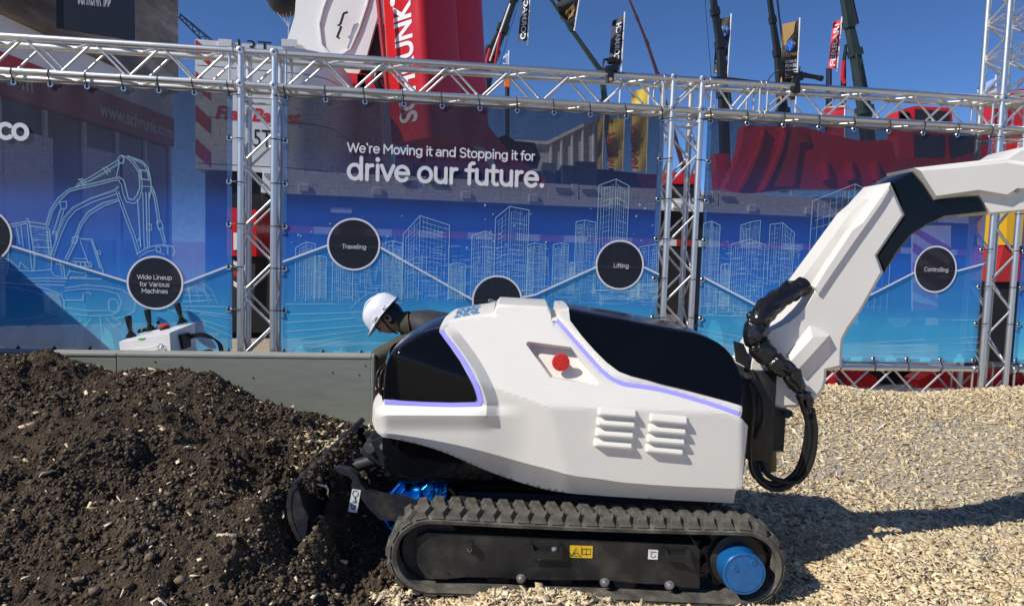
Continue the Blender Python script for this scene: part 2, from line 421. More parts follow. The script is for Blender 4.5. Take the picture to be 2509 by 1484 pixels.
# soil clods
x, y = scatter(100000, -3.3, -.32, 1.75, 4.6, lambda x, y: in_view(x, y) * (heap_h(x, y) > ground_h(x, y) - .01) * (0.35 + 0.65 * (fbm(x, y, 3, 2, 71) > -.05)), 0.35)
s = 0.0035 * np.exp(rng.normal(0, .55, len(x))); s = np.minimum(s, .010)
pos = np.stack([x, y, soil_fine(x, y) + s * .35], -1)
sz = s[:, None] * rng.uniform(.55, 1.5, (len(x), 3))
solo('soil_clods', soup('soil_clods', IV, IF, pos, sz, rand_rot(len(x), 1.0), .27), M_CLOD, 'loose crumbs and clods of dark brown soil on the heap', 'soil', (0, 0, 0), kind='stuff')
# pale pebbles and straw in the soil
x, y = scatter(2300, -3.3, -.3, 1.75, 4.4, lambda x, y: in_view(x, y) * (heap_h(x, y) > ground_h(x, y)) * np.clip(1.5 - heap_h(x, y) * 1.6, .3, 1), 0.6)
s = 0.0036 * np.exp(rng.normal(0, .45, len(x)))
solo('soil_pebbles', soup('soil_pebbles', IV, IF, np.stack([x, y, soil_fine(x, y) + s * .3], -1), s[:, None] * rng.uniform(.6, 1.4, (len(x), 3)), rand_rot(len(x), 1), .24), M_STONE,
     'small pale pebbles mixed into the dark soil heap', 'pebbles', (0, 0, 0), kind='stuff')
# tiny pale flecks of straw and grit in the soil
x, y = scatter(5200, -3.3, -.3, 1.75, 4.3, lambda x, y: in_view(x, y) * (heap_h(x, y) > ground_h(x, y)) * np.clip(.35 + 1.6 * fbm(x, y, 2.5, 2, 77), .05, 1), .5)
n = len(x); L = .0075 * np.exp(rng.normal(0, .45, n)); pos = np.stack([x, y, soil_fine(x, y) + .004], -1)
solo('soil_flecks', soup('soil_flecks', BV, BF, pos, np.stack([L, L * rng.uniform(.2, .6, n), L * .25], -1), rand_rot(n, .6), .1), M_CHIP, 'tiny pale flecks of straw and grit in the dark soil', 'flecks', (0, 0, 0), kind='stuff')
# wood chips
def chip_density(x, y):
    yw = WD + np.tan(TH) * x
    d = 0.25 + 0.9 * sstep(.85, .25, yw - y) + 0.95 * np.exp(-(((x - 1.75) / .75) ** 2 + ((y - 2.75) / .55) ** 2)) + 0.6 * sstep(3.2, 2.4, y)
    d = d + 0.45 * fbm(x, y, 1.5, 3, 81) - 0.22 * np.exp(-(((x - 2.3) / 1.1) ** 2 + ((y - 4.45) / .5) ** 2))
    d = np.where(x < -.3, d * 0.9, d)
    return np.clip(d, .2, 1) * in_view(x, y) * (y < yw + .25)
def chips_at(x, y, lift=0.004, k=1.0, tilt=.42):
    n = len(x)
    L = .024 * np.exp(rng.normal(0, .45, n)) * k; L = np.minimum(L, .075); Wd = L * rng.uniform(.18, .45, n); T = rng.uniform(.0015, .0045, n)
    pos = np.stack([x, y, top_h(x, y) + lift + rng.random(n) * .006], -1)
    return pos, np.stack([L, Wd, T], -1), rand_rot(n, tilt)
x, y = scatter(255000, -.9, 5.3, 1.75, 6.9, chip_density, 0.55)
k = (heap_h(x, y) < ground_h(x, y) + .01) | (x > -.3); x, y = x[k], y[k]
pos, sz, R = chips_at(x, y)
solo('wood_chips', soup('wood_chips', BV, BF, pos, sz, R, .10), M_CHIP, 'pale straw coloured wood chips strewn over the ground', 'wood chips', (0, 0, 0), kind='stuff')
# stray chips on the heap, thick where it meets the blade
x1, y1 = scatter(500, -3.2, -.5, 1.8, 4.3, lambda x, y: in_view(x, y) * .7, .3)
x2 = rng.normal(-.83, .10, 420); y2 = rng.normal(3.55, .22, 420)
x = np.r_[x1, x2]; y = np.r_[y1, y2]
pos, sz, R = chips_at(x, y, .004, 1.15, .5)
solo('stray_chips', soup('stray_chips', BV, BF, pos, sz, R, .10), M_CHIP, 'scattered pale chips and straw lying on the dark soil heap', 'wood chips', (0, 0, 0), kind='stuff')
# gravel in the bare grey patch
x, y = scatter(17000, .9, 4.6, 2.4, 5.6, lambda x, y: in_view(x, y) * np.clip(.85 - chip_density(x, y), 0, 1), .3)
s = 0.0065 * np.exp(rng.normal(0, .5, len(x)))
solo('gravel', soup('gravel', IV, IF, np.stack([x, y, ground_h(x, y) + s * .2], -1), s[:, None] * rng.uniform(.6, 1.4, (len(x), 3)), rand_rot(len(x), .5), .12), M_GRAVEL,
     'grey gravel showing through between the wood chips', 'gravel', (0, 0, 0), kind='stuff')
# bigger single stones one can pick out: (photo x, photo y, size)
STONES = [(560, 1082, .020), (440, 1425, .030), (370, 1365, .030), (505, 1392, .022), (235, 1450, .028), (195, 1420, .026), (640, 1290, .022), (585, 1135, .022), (945, 1352, .03), (1040, 1405, .02),
          (475, 1180, .018), (815, 1415, .024), (410, 1212, .022), (250, 1380, .020), (690, 1345, .018), (2080, 1190, .03), (2105, 1235, .028), (2270, 1160, .026), (2210, 1105, .022), (2440, 1195, .02)]
def hit(px, py):
    d = ray(px, py); o = Vector((0, 0, CAM_H)); t = 1.5 / d.y
    while t < 9 / d.y:
        p = o + d * t
        if p.z < float(top_h(np.array([p.x]), np.array([p.y]))[0]): return p
        t += .008 / d.y
    return p
sv = IV.copy()
for i, (px, py, s) in enumerate(STONES):
    s *= .62
    p = hit(px, py); r = np.random.default_rng(100 + i)
    v = IV * (1 + r.normal(0, .2, (len(IV), 1))) * np.array([s * 1.2, s * .9, s * .75]); a = r.random() * 6
    c_, s_ = math.cos(a), math.sin(a); v = np.stack([v[:, 0] * c_ - v[:, 1] * s_, v[:, 0] * s_ + v[:, 1] * c_, v[:, 2]], -1)
    soil = px < 1100
    o = bpy.data.objects.new('stone', np_mesh('stone', v, IF)); COL.objects.link(o); o.location = p + Vector((0, 0, s * .3)); o.data.materials.append(M_STONE if soil else M_GRAVEL)
    tag(o, 'pale rounded stone half sunk in the dark soil' if soil else 'grey stone lying in the bare patch of gravel', 'stone', 'stones in the soil heap' if soil else 'stones in the gravel patch')

# soil and chips that rode up onto the blade
n = 650; q = rng.random(n) * .8; x = -.742 + .05 * q + np.abs(rng.normal(0, .03, n)); y = 2.50 + .82 * q; z = .402 + .018 * q + rng.normal(0, .008, n) - (x + .742 - .05 * q) * .9
s_ = .0055 * np.exp(rng.normal(0, .45, n)); s_ = np.minimum(s_, .013)
solo('blade_soil', soup('blade_soil', IV, IF, np.stack([x, y, z], -1), s_[:, None] * rng.uniform(.6, 1.5, (n, 3)), rand_rot(n, 1), .25), M_CLOD, 'soil crumbs heaped along the top of the dozer blade', 'soil', (-.72, 2.9, .4), kind='stuff')

# ================================================================== TRUSS
m_alu = mat('aluminium_tube', (.76, .76, .74), 0.38, 1.0, noise=(9, .13), bump=(40, .12, .004))
m_alu2 = mat('aluminium_brace', (.72, .72, .71), 0.4, 1.0, noise=(12, .12))
m_zinc = mat('zinc_steel', (.7, .7, .7), 0.25, 1.0)
m_black = mat('black_plastic', (.012, .012, .013), 0.38)
def unit_cyl(name, n):
    b = MB(); b.cyl((0, 0, 0), (0, 0, 1), 1, n); return b.mesh(name, smooth=50)
CYL_CHORD, CYL_BRACE = unit_cyl('chord', 20), unit_cyl('brace', 10)
CYL_CHORD.materials.append(m_alu); CYL_BRACE.materials.append(m_alu2)
def rod_matrix(a, b, r):
    a = Vector(a); d = Vector(b) - a
    q = d.to_track_quat('Z', 'Y').to_matrix().to_4x4()
    return Matrix.Translation(a) @ q @ Matrix.Diagonal((r, r, d.length, 1))
def rod(name, a, b, r, parent, me=None): return child(name, me or CYL_BRACE, None, parent, rod_matrix(a, b, r))
UPV = Vector((0, 0, 1)); S = 0.24; RC, RB = 0.025, 0.0095
def truss(label, A, B, e1, e2, phase=(0, 1, 0, 1), bay=0.24, group='aluminium truss sections', ends=True, rungs=False, name='truss_section'):
    """square truss: chords from A to B and at A+e1, A+e1+e2, A+e2"""
    A = Vector(A); B = Vector(B); e1 = Vector(e1) * S; e2 = Vector(e2) * S
    t = thing(name, label, 'truss', A, group)
    offs = [Vector(), e1, e1 + e2, e2]; L = (B - A).length; d = (B - A) / L
    for o in offs:
        rod('chord', A + o, B + o, RC, t, CYL_CHORD)
        if ends:
            for q in (A + o + d * .004, B + o - d * .034): rod('coupler', q, q + d * .03, RC + .005, t, CYL_CHORD)
    n = max(1, round((L - .08) / bay)); g = (L - .08) / n
    for fi in range(4):
        p, q = offs[fi], offs[(fi + 1) % 4]; w = (q - p).normalized()
        for k in range(n):
            a0 = .04 + k * g + .018; a1 = .04 + (k + 1) * g - .018
            up = (k + phase[fi]) % 2 == 0
            s, e = (p + w * RC * .8, q - w * RC * .8) if up else (q - w * RC * .8, p + w * RC * .8)
            rod('brace', A + d * a0 + s, A + d * a1 + e, RB, t)
        for a in ([.03, L - .03] if ends else []) + ([.04 + k * g for k in range(0, n + 1, 2)] if rungs else []):
            rod('brace', A + d * a + p + w * RC * .8, A + d * a + q - w * RC * .8, RB, t)
    return t
b_ = MB()
for (px, py) in ((0, 0),): b_.lathe([(.0, 0), (.024, 0), (.027, .004), (.027, .012), (.02, .015), (.009, .015), (.008, .008), (.0, .008)], n=20)
KNOB = b_.mesh('bolt', smooth=40); KNOB.materials.append(m_alu)
b_ = MB(); b_.lathe([(0, 0), (.006, 0), (.006, .006), (0, .006)], n=6); KNOB_BOLT = b_.mesh('bolt'); KNOB_BOLT.materials.append(m_black)
FACE = Matrix((( WU.x, 0, -WV.x, 0), (WU.y, 0, -WV.y, 0), (0, 1, 0, 0), (0, 0, 0, 1)))     # local z looks out of the wall at the camera
def corner(label, u):
    A = wall(u, ZT)
    t = thing('truss_corner', label, 'truss', wall(u, ZT - S), 'truss corner blocks')
    for du in (0, S):
        for v in (0, S):
            rod('chord', wall(u + du, ZT + .03, v), wall(u + du, ZT - S - .06, v), RC, t, CYL_CHORD)
    for dz in (0, S):
        for v in (0, S):
            rod('chord', wall(u - .05, ZT - dz, v), wall(u + S + .05, ZT - dz, v), RC - .001, t, CYL_CHORD)
        for du in (0, S):
            rod('chord', wall(u + du, ZT - dz, 0), wall(u + du, ZT - dz, S), RC - .002, t, CYL_CHORD)
            k = child('bolt', KNOB, None, t, Matrix.Translation(wall(u + du, ZT - dz, -RC + .002)) @ FACE)
            child('bolt_head', KNOB_BOLT, None, k, Matrix.Translation(wall(u + du, ZT - dz, -RC - .007)) @ FACE)
    rod('brace', wall(u + .02, ZT - S + .02), wall(u + S - .02, ZT - .02), RB, t)
    rod('brace', wall(u + .02, ZT - S + .02, S), wall(u + S - .02, ZT - .02, S), RB, t)
    rod('brace', wall(u + .02, ZT, .02), wall(u + S - .02, ZT, S - .02), RB, t)
    return t
DN = -UPV
ZL = ZT - S
e_ = .052
corner('truss corner block above the left lattice post, beside the white ballast', UA)
corner('truss corner block above the middle lattice post, right of the clamp', UB)
corner('truss corner block at the foot of the tall right hand tower', UC)
truss('top truss section at left edge above the dark blue banner', wall(-5.0, ZT), wall(UA - e_, ZT), DN, WV, (0, 0, 1, 1))
truss('long top truss section between the two lattice posts, under the red boom', wall(UA + S + e_, ZT), wall(UB - e_, ZT), DN, WV, (1, 0, 0, 1))
UJ = on_wall(1872, 210)[0]
truss('short top truss section just right of the middle lattice post', wall(UB + S + e_, ZT), wall(UJ, ZT), DN, WV, (0, 1, 1, 0), .2)
truss('right top truss section carrying the tube camera, ending at the tower', wall(UJ + .004, ZT), wall(UC - e_, ZT), DN, WV, (1, 0, 0, 1))
truss('top truss section leaving the picture right of the tower', wall(UC + S + e_, ZT), wall(UC + 2.2, ZT), DN, WV, (0, 1, 1, 0))
ZG = .10
PB = -.02
for lab, u, ph in (('left lattice post between the excavator banner and the slogan banner', UA, (0, 1, 1, 0)),
                   ('middle lattice post between the Lifting disc and the right banner', UB, (0, 1, 1, 0)),
                   ('right lattice post under the tower, right of the Controlling disc', UC, (1, 0, 0, 1))):
    truss(lab, wall(u, ZL - .062), wall(u, ZG if u != UA else ZG), WU, WV, ph, .25, 'lattice posts', name='truss_post')
truss('tall truss tower rising out of the top right corner', wall(UC, ZT + .032), wall(UC, ZT + 1.5), WU, WV, (0, 1, 1, 0), .16, 'lattice posts', True, True, 'truss_post')
for lab, ua, ub in (('low truss along the ground behind the grey barrier', -5.0, UA - e_),
                    ('low truss along the ground hidden behind the white machine', UA + S + e_, UB - e_),
                    ('low truss on the wood chips below the right banner', UB + S + e_, UC - e_),
                    ('low truss on the wood chips right of the right lattice post', UC + S + e_, UC + 2.2)):
    truss(lab, wall(ua, ZB), wall(ub, ZB), DN, WV, (1, 0, 0, 1), .24, 'low truss sections')
for u in (UB, UC):
    pass

# ================================================================== BANNERS
def banner_mat():
    m = bpy.data.materials.new('banner_print'); m.use_nodes = True; N = m.node_tree.nodes; L = m.node_tree.links
    b = N['Principled BSDF']; b.inputs['Roughness'].default_value = .62; b.inputs['Specular IOR Level'].default_value = .25
    tc = N.new('ShaderNodeTexCoord'); sp = N.new('ShaderNodeSeparateXYZ'); L.new(tc.outputs['UV'], sp.inputs[0])
    cr = N.new('ShaderNodeValToRGB'); cr.color_ramp.interpolation = 'EASE'
    stops = [(0.0, (.16, .70, .94)), (.14, (.08, .54, .88)), (.30, (.03, .24, .74)), (.45, (.02, .15, .62)), (.60, (.018, .085, .40)), (.76, (.016, .03, .11)), (1.0, (.014, .016, .034))]
    el = cr.color_ramp.elements
    while len(el) < len(stops): el.new(.5)
    for i, (p, c) in enumerate(stops): el[i].position = p; el[i].color = (*c, 1)
    L.new(sp.outputs[1], cr.inputs[0])
    nz = N.new('ShaderNodeTexNoise'); nz.inputs['Scale'].default_value = 3; L.new(tc.outputs['Object'], nz.inputs['Vector'])
    mx = N.new('ShaderNodeMix'); mx.data_type = 'RGBA'; mx.blend_type = 'OVERLAY'; mx.inputs['Factor'].default_value = .12
    L.new(cr.outputs[0], mx.inputs['A']); L.new(nz.outputs['Fac'], mx.inputs['B']); L.new(mx.outputs['Result'], b.inputs['Base Color'])
    # woven mesh: fine threads let light through
    wv = N.new('ShaderNodeTexNoise'); wv.inputs['Scale'].default_value = 1.0; mp = N.new('ShaderNodeMapping'); mp.inputs['Scale'].default_value = (160, 14, 1)
    L.new(tc.outputs['UV'], mp.inputs[0]); L.new(mp.outputs[0], wv.inputs['Vector'])
    wv2 = N.new('ShaderNodeTexNoise'); wv2.inputs['Scale'].default_value = 1.0; mp2 = N.new('ShaderNodeMapping'); mp2.inputs['Scale'].default_value = (14, 160, 1)
    L.new(tc.outputs['UV'], mp2.inputs[0]); L.new(mp2.outputs[0], wv2.inputs['Vector'])
    ad = N.new('ShaderNodeMath'); ad.operation = 'ADD'; L.new(wv.outputs['Fac'], ad.inputs[0]); L.new(wv2.outputs['Fac'], ad.inputs[1])
    mr = N.new('ShaderNodeMapRange'); mr.inputs['From Min'].default_value = .7; mr.inputs['From Max'].default_value = 1.3; mr.inputs['To Min'].default_value = .77; mr.inputs['To Max'].default_value = .87
    L.new(ad.outputs[0], mr.inputs[0])
    tr = N.new('ShaderNodeBsdfTransparent'); ms = N.new('ShaderNodeMixShader')
    L.new(mr.outputs[0], ms.inputs[0]); L.new(tr.outputs[0], ms.inputs[1]); L.new(b.outputs[0], ms.inputs[2])
    L.new(ms.outputs[0], N['Material Output'].inputs['Surface'])
    return m
def print_mat(name, col, a):
    m = bpy.data.materials.new(name); m.use_nodes = True; N = m.node_tree.nodes; L = m.node_tree.links
    b = N['Principled BSDF']; b.inputs['Base Color'].default_value = (*col, 1); b.inputs['Roughness'].default_value = .6; b.inputs['Specular IOR Level'].default_value = .2
    tr = N.new('ShaderNodeBsdfTransparent'); ms = N.new('ShaderNodeMixShader'); ms.inputs[0].default_value = a
    L.new(tr.outputs[0], ms.inputs[1]); L.new(b.outputs[0], ms.inputs[2]); L.new(ms.outputs[0], N['Material Output'].inputs['Surface'])
    return m
M_BAN = banner_mat()
m_hem = print_mat('banner_hem', (.10, .28, .62), .35)
M_WHITE = print_mat('white_print', (.80, .79, .82), .92); M_DISC = print_mat('charcoal_print', (.020, .021, .028), .86)
M_LINE = print_mat('pale_cyan_linework', (.46, .76, .88), .58); M_LINE2 = print_mat('faint_linework', (.42, .72, .84), .32)
M_FILL = print_mat('light_blue_print', (.06, .38, .70), .30); M_DROP = print_mat('blue_drop_shade', (.012, .17, .48), .8)
def wave(u, z):
    return 0.004 * math.sin(u * 2.3 + 1) * math.sin(z * 3.0) + .002 * math.sin(u * 9 + z * 4)
def bp(u, z, lay=0): return wall(u, z, wave(u, z) - .0012 * lay - .001 * (lay > 0))
def bpx(px, py, lay=0): return bp(*on_wall(px, py), lay)
EYE = MB(); EYE.lathe([(.0085, 0), (.0195, 0), (.0205, .002), (.018, .005), (.011, .005), (.0085, .002)], n=18)
EYE.f = EYE.f[:-2]; EYE.mi = EYE.mi[:-2]
EYE = EYE.mesh('eyelet', smooth=40); EYE.materials.append(m_zinc)
HOLE = MB(); HOLE.lathe([(0, 0), (.0078, 0), (.0078, .0012), (0, .0012)], n=12); HOLE = HOLE.mesh('hole'); HOLE.materials.append(m_black)
def tie_mesh(dx, dy, loop):
    """tie from the eyelet at the origin to a tube: loop = list of local points (x, y up, z out)"""
    b = MB(); b.tube(loop, .0042, 6); b.tube([(loop[0][0] - .004, loop[0][1] + .008, .007), (loop[0][0] + .004, loop[0][1] + .026, .009)], .006, 6)
    me = b.mesh('cable_tie', smooth=60); me.materials.append(m_black); return me
TIE_UP = tie_mesh(0, 1, [(0, 0, .004), (-.003, .03, .012), (-.006, .055, .027), (-.012, .075, .030), (-.014, .098, .014), (-.012, .108, -.01)])
TIE_DN = tie_mesh(0, -1, [(0, 0, .004), (.003, -.028, .014), (.004, -.05, .029), (.006, -.075, .03), (.006, -.098, .012), (.004, -.106, -.01)])
TIE_R = tie_mesh(1, 0, [(0, 0, .004), (.03, .002, .013), (.055, .004, .028), (.078, .006, .029), (.1, .006, .012), (.106, .006, -.01)])
TIE_L = tie_mesh(-1, 0, [(0, 0, .004), (-.03, .002, .013), (-.055, .004, .028), (-.078, .006, .029), (-.1, .006, .012), (-.106, .006, -.01)])
Z_BT = on_wall(900, 237 + 26)[1]
def banner(label, u0, u1, z0, z1, sides=(True, True), ntop=10, nside=6, botties=True):
    t = thing('mesh_banner', label, 'banner', wall(u0, z0), 'printed mesh banners on the truss')
    nu, nz = int((u1 - u0) / .03), int((z1 - z0) / .04)
    V = []; UV = []
    for i in range(nu + 1):
        for j in range(nz + 1):
            u = u0 + (u1 - u0) * i / nu; q = j / nz; z = z0 + (z1 - z0) * q
            sag = .010 * (1 - math.cos(2 * math.pi * ntop * i / nu)) / 2
            pucker = .006 * math.cos(2 * math.pi * ntop * i / nu) * math.exp(-(1 - q) * 14) + .005 * math.cos(2 * math.pi * ntop * i / nu) * math.exp(-q * 12)
            V.append(wall(u, z - sag * math.exp(-(1 - q) * 12), wave(u, z) + pucker)); UV.append(((u - u0), (z - .42) / 1.70))
    I = lambda i, j: i * (nz + 1) + j
    F = [(I(i, j), I(i + 1, j), I(i + 1, j + 1), I(i, j + 1)) for i in range(nu) for j in range(nz)]
    me = bpy.data.meshes.new('cloth'); me.from_pydata(V, [], F); me.shade_smooth()
    ul = me.uv_layers.new(name='UVMap')
    for l in me.loops: ul.data[l.index].uv = UV[l.vertex_index]
    child('cloth', me, M_BAN, t)
    # welded hem round the edge
    h = MB(); w = .035
    for (a, b, c, d) in ((u0, u1, z0 + .002, z0 + w),):
        k = int((b - a) / .05); h.strip([bp(a + (b - a) * i / k, c, 1) for i in range(k + 1)], [bp(a + (b - a) * i / k, d, 1) for i in range(k + 1)])
    for (a, b, on) in ((u0 + .001, u0 + w, sides[0]), (u1 - w, u1 - .001, sides[1])):
        if on:
            k = 30; h.strip([bp(a, z0 + w + (z1 - z0 - 2 * w) * i / k, 1) for i in range(k + 1)], [bp(b, z0 + w + (z1 - z0 - 2 * w) * i / k, 1) for i in range(k + 1)])
    child('hem', h.mesh('hem', fix=False), m_hem, t)
    def eye(u, z, tie):
        M = Matrix.Translation(bp(u, z, 3)) @ FACE
        e = child('eyelet', EYE, None, t, M); child('hole', HOLE, None, e, M)
        child('cable_tie', tie, None, e, M @ Matrix.Rotation(random.uniform(-.08, .08), 4, 'Z'))
    for i in range(ntop + 1):
        u = u0 + .022 + (u1 - u0 - .044) * i / ntop
        eye(u, z1 - .02, TIE_UP)
        if botties: eye(u, z0 + .02, TIE_DN)
    for j in range(nside):
        z = z1 - .02 - (z1 - z0 - .04) * j / nside
        if sides[0]: eye(u0 + .022, z, TIE_L)
        if sides[1]: eye(u1 - .022, z, TIE_R)
    return t
zt = ZL - .062; zb = on_wall(2380, 888)[1]
uL1 = on_wall(569, 500)[0]; uM0 = on_wall(691, 500)[0]; uM1 = on_wall(1618, 500)[0]; uR0 = on_wall(1724, 500)[0]; uR1 = on_wall(2411, 600)[0]; uS0 = on_wall(2496, 700)[0]
ban_l = banner('blue banner at left with a line drawn excavator', -4.4, uL1, zb, zt, (True, True), 9)
ban_m = banner('wide middle banner with the slogan and a line drawn skyline', uM0, uM1, zb, zt, (True, True), 10)
ban_r = banner('blue banner at right behind the white boom, with the Controlling disc', uR0, uR1, zb, zt, (True, True), 8)
ban_s = banner('sliver of blue banner at the right edge of the picture', uS0, uS0 + 1.6, zb, zt, (True, False), 5)

def disc(parent, px, py, r, lines, th):
    u, z = on_wall(px, py); n = 56
    b = MB(); b.add([bp(u + r * math.cos(a), z + r * math.sin(a), 6) for a in [2 * math.pi * i / n for i in range(n)]], [tuple(range(n))])
    d = child('printed_disc', b.mesh('printed_disc', fix=False), M_DISC, parent)
    b = MB(); b.strip([bp(u + r * math.cos(a), z + r * math.sin(a), 7) for a in [2 * math.pi * i / n for i in range(n + 1)]], [bp(u + (r + .0135) * math.cos(a), z + (r + .0135) * math.sin(a), 7) for a in [2 * math.pi * i / n for i in range(n + 1)]])
    child('ring', b.mesh('ring', fix=False), M_WHITE, d)
    for (txt, x0, x1, yb) in lines:
        a = on_wall(x0, yb); w = on_wall(x1, yb)[0] - a[0]
        child('lettering', pen_text(txt, a[0], a[1], w, .085, lambda u, z: bp(u, z, 9)), M_WHITE, d)
    return d
disc(ban_l, 381, 692.5, .187, [('Wide Lineup', 338.5, 422, 683), ('for Various', 344.5, 416, 700.5), ('Machines', 349, 412, 717)], 0)
disc(ban_l, -42, 577, .187, [], 0)
disc(ban_m, 867, 598.5, .187, [('Traveling', 839, 897, 608.5)], 0)
disc(ban_m, 1218, 736, .187, [('Slewing', 1196, 1243, 743)], 0)
disc(ban_m, 1518, 649, .187, [('Lifting', 1503, 1539, 655)], 0)
disc(ban_r, 2290.5, 659.5, .187, [('Controlling', 2262, 2321, 664)], 0)
def ptext(parent, txt, x0, y0, x1, bold, h=None):
    a = on_wall(x0, y0); w = on_wall(x1, y0 + (x1 - x0) * .045)[0] - a[0]
    child('lettering', pen_text(txt, a[0], a[1], w, bold, lambda u, z: bp(u, z, 9)), M_WHITE, parent)
ptext(ban_m, 'We\u2018re Moving it and Stopping it for', 853, 372.5, 1309, .112)
ptext(ban_m, 'drive our future.', 854, 438, 1330, .128)
ptext(ban_l, 'co', 0, 338.5, 68, .155)

def ribbon(b, pts, w, lay):
    """flat printed line through (u, z) points"""
    for (a, c) in zip(pts[:-1], pts[1:]):
        d = Vector((c[0] - a[0], c[1] - a[1]))
        if d.length < 1e-5: continue
        n = Vector((-d.y, d.x)).normalized() * w / 2
        k = len(b.v)
        b.add([bp(a[0] + n.x, a[1] + n.y, lay), bp(a[0] - n.x, a[1] - n.y, lay), bp(c[0] - n.x, c[1] - n.y, lay), bp(c[0] + n.x, c[1] + n.y, lay)], [(0, 1, 2, 3)])
CHART = {'l': [(-10, 588), (28, 602), (313, 690), (452, 693), (566, 649)], 'm': [(693, 641), (803, 601), (932, 606), (1160, 735), (1218, 740), (1310, 722), (1460, 654), (1577, 654), (1614, 672)], 'r': [(1722, 678), (1880, 762), (1990, 790), (2140, 718), (2237, 668), (2347, 663), (2409, 646)]}
for par, key, ub0 in ((ban_l, 'l', 0), (ban_m, 'm', 0), (ban_r, 'r', 0)):
    P = [on_wall(*p) for p in CHART[key]]
    b = MB(); ribbon(b, P, .014, 5); child('printed_chart_line', b.mesh('printed_chart_line', fix=False), M_WHITE, par)
    b = MB(); ribbon(b, [(p[0] + .004, p[1] - .02) for p in P], .028, 4); child('printed_line_shade', b.mesh('printed_line_shade', fix=False), M_DROP, par)
    b = MB(); b.strip([bp(p[0], p[1] - .03, 2) for p in P], [bp(p[0], zb + .04, 2) for p in P]); child('printed_fill', b.mesh('printed_fill', fix=False), M_FILL, par)

# ---- skyline linework
rs = random.Random(3)
def building(b, b2, xl, xc, xr, yl, yc, yr, yb, nv=(5, 6), nh=14, w=.0042):
    (ul, zl), (uc, zc), (ur, zr) = on_wall(xl, yl), on_wall(xc, yc), on_wall(xr, yr); zbm = on_wall(xc, yb)[1]
    ribbon(b, [(ul, zbm), (ul, zl), (uc, zc), (ur, zr), (ur, zbm)], w * 1.25, 3); ribbon(b, [(uc, zc), (uc, zbm)], w, 3)
    for (a, za, c, zc2, n) in ((ul, zl, uc, zc, nv[0]), (uc, zc, ur, zr, nv[1])):
        for i in range(1, n):
            q = i / n; u = a + (c - a) * q; zt_ = za + (zc2 - za) * q
            ribbon(b2 if rs.random() < .5 else b, [(u, zt_ - rs.random() * .05), (u, zbm + rs.random() * .1 * (zt_ - zbm))], w * .8, 3)
        for i in range(1, nh):
            q = i / nh + rs.uniform(-.01, .01); s0 = rs.random() * .35; s1 = 1 - rs.random() * .35
            ribbon(b if rs.random() < .3 else b2, [(a + (c - a) * s0, (za + (zc2 - za) * s0) * (1 - q) + zbm * q), (a + (c - a) * s1, (za + (zc2 - za) * s1) * (1 - q) + zbm * q)], w * .8, 3)
def streaks(b2, x0, x1, y0, y1, n, L=40, vertical=.25):
    for i in range(int(n * 1.6)):
        x = rs.uniform(x0, x1); y = rs.uniform(y0, y1)
        if rs.random() < vertical: x2, y2 = x, min(y1, y + rs.uniform(10, L * 1.6))
        else: x2, y2 = min(x1, x + rs.uniform(8, L)), y + rs.uniform(-1, 1)
        ribbon(b2, [on_wall(x, y), on_wall(x2, y2)], .003 + .002 * rs.random(), 3)
bl, b2 = MB(), MB()
for a in [(724.5, 750, 772.5, 607, 593, 597.5, 738), (770, 782, 800, 630, 626, 630, 735), (815, 835, 865, 640, 636, 640, 738), (988, 1029, 1101.5, 574, 528.4, 551.8, 735), (1101, 1118, 1141, 648, 643, 648, 735), (938, 962, 986, 596, 590, 596, 735),
          (1156.5, 1189, 1212.7, 577, 566, 577, 735), (1214, 1248, 1296, 534, 506, 515, 737), (1292.5, 1309, 1337, 600, 595.3, 600, 735), (1355.6, 1376, 1392.7, 599, 595, 599, 720), (1395, 1401, 1408, 645, 643, 645, 720), (1411, 1431.7, 1459.5, 543.4, 539.7, 545, 722),
          (1467, 1509.6, 1541, 454.3, 438.8, 456, 718), (1545, 1562, 1567, 690, 688, 690, 730), (1567, 1590, 1615, 605, 601, 597, 730)]:
    building(bl, b2, *a, nv=(rs.randint(4, 7), rs.randint(5, 9)), nh=rs.randint(10, 20))
streaks(b2, 724, 985, 620, 740, 60); streaks(b2, 862, 990, 580, 738, 50, 20, .8); streaks(b2, 985, 1160, 600, 738, 80); streaks(b2, 1156, 1345, 600, 740, 110); streaks(b2, 1350, 1460, 640, 738, 50); streaks(b2, 1455, 1612, 690, 745, 70, 50, .1); streaks(bl, 1160, 1610, 700, 748, 50, 50, .1)
for (xa, ya, xb, yb) in [(700, 790, 870, 778), (700, 812, 900, 796), (705, 832, 960, 800), (720, 845, 980, 806), (760, 852, 1010, 800), (820, 856, 1020, 808), (700, 770, 900, 764), (1040, 770, 1260, 762), (700, 745, 985, 742)]:
    ribbon(bl, [on_wall(xa, ya), on_wall(xb, yb)], .0045, 3)
ribbon(bl, [on_wall(860 + 52 * t, 755 - 62 * t + 22 * t * t) for t in [i / 8 for i in range(9)]], .004, 3)
for i in range(34):
    u, z = on_wall(rs.choice([rs.uniform(710, 990), rs.uniform(1130, 1350), rs.uniform(1440, 1600)]), rs.uniform(500, 610)); r = rs.uniform(.004, .009)
    bl.add([bp(u + r * math.cos(k * .785), z + r * math.sin(k * .785), 3) for k in range(8)], [tuple(range(8))])
for nm_, mb_, mm_ in (('printed_skyline', bl, M_LINE), ('printed_hatching', b2, M_LINE2)): child(nm_, mb_.mesh(nm_, fix=False), mm_, ban_m)['kind'] = 'stuff'
bl, b2 = MB(), MB()
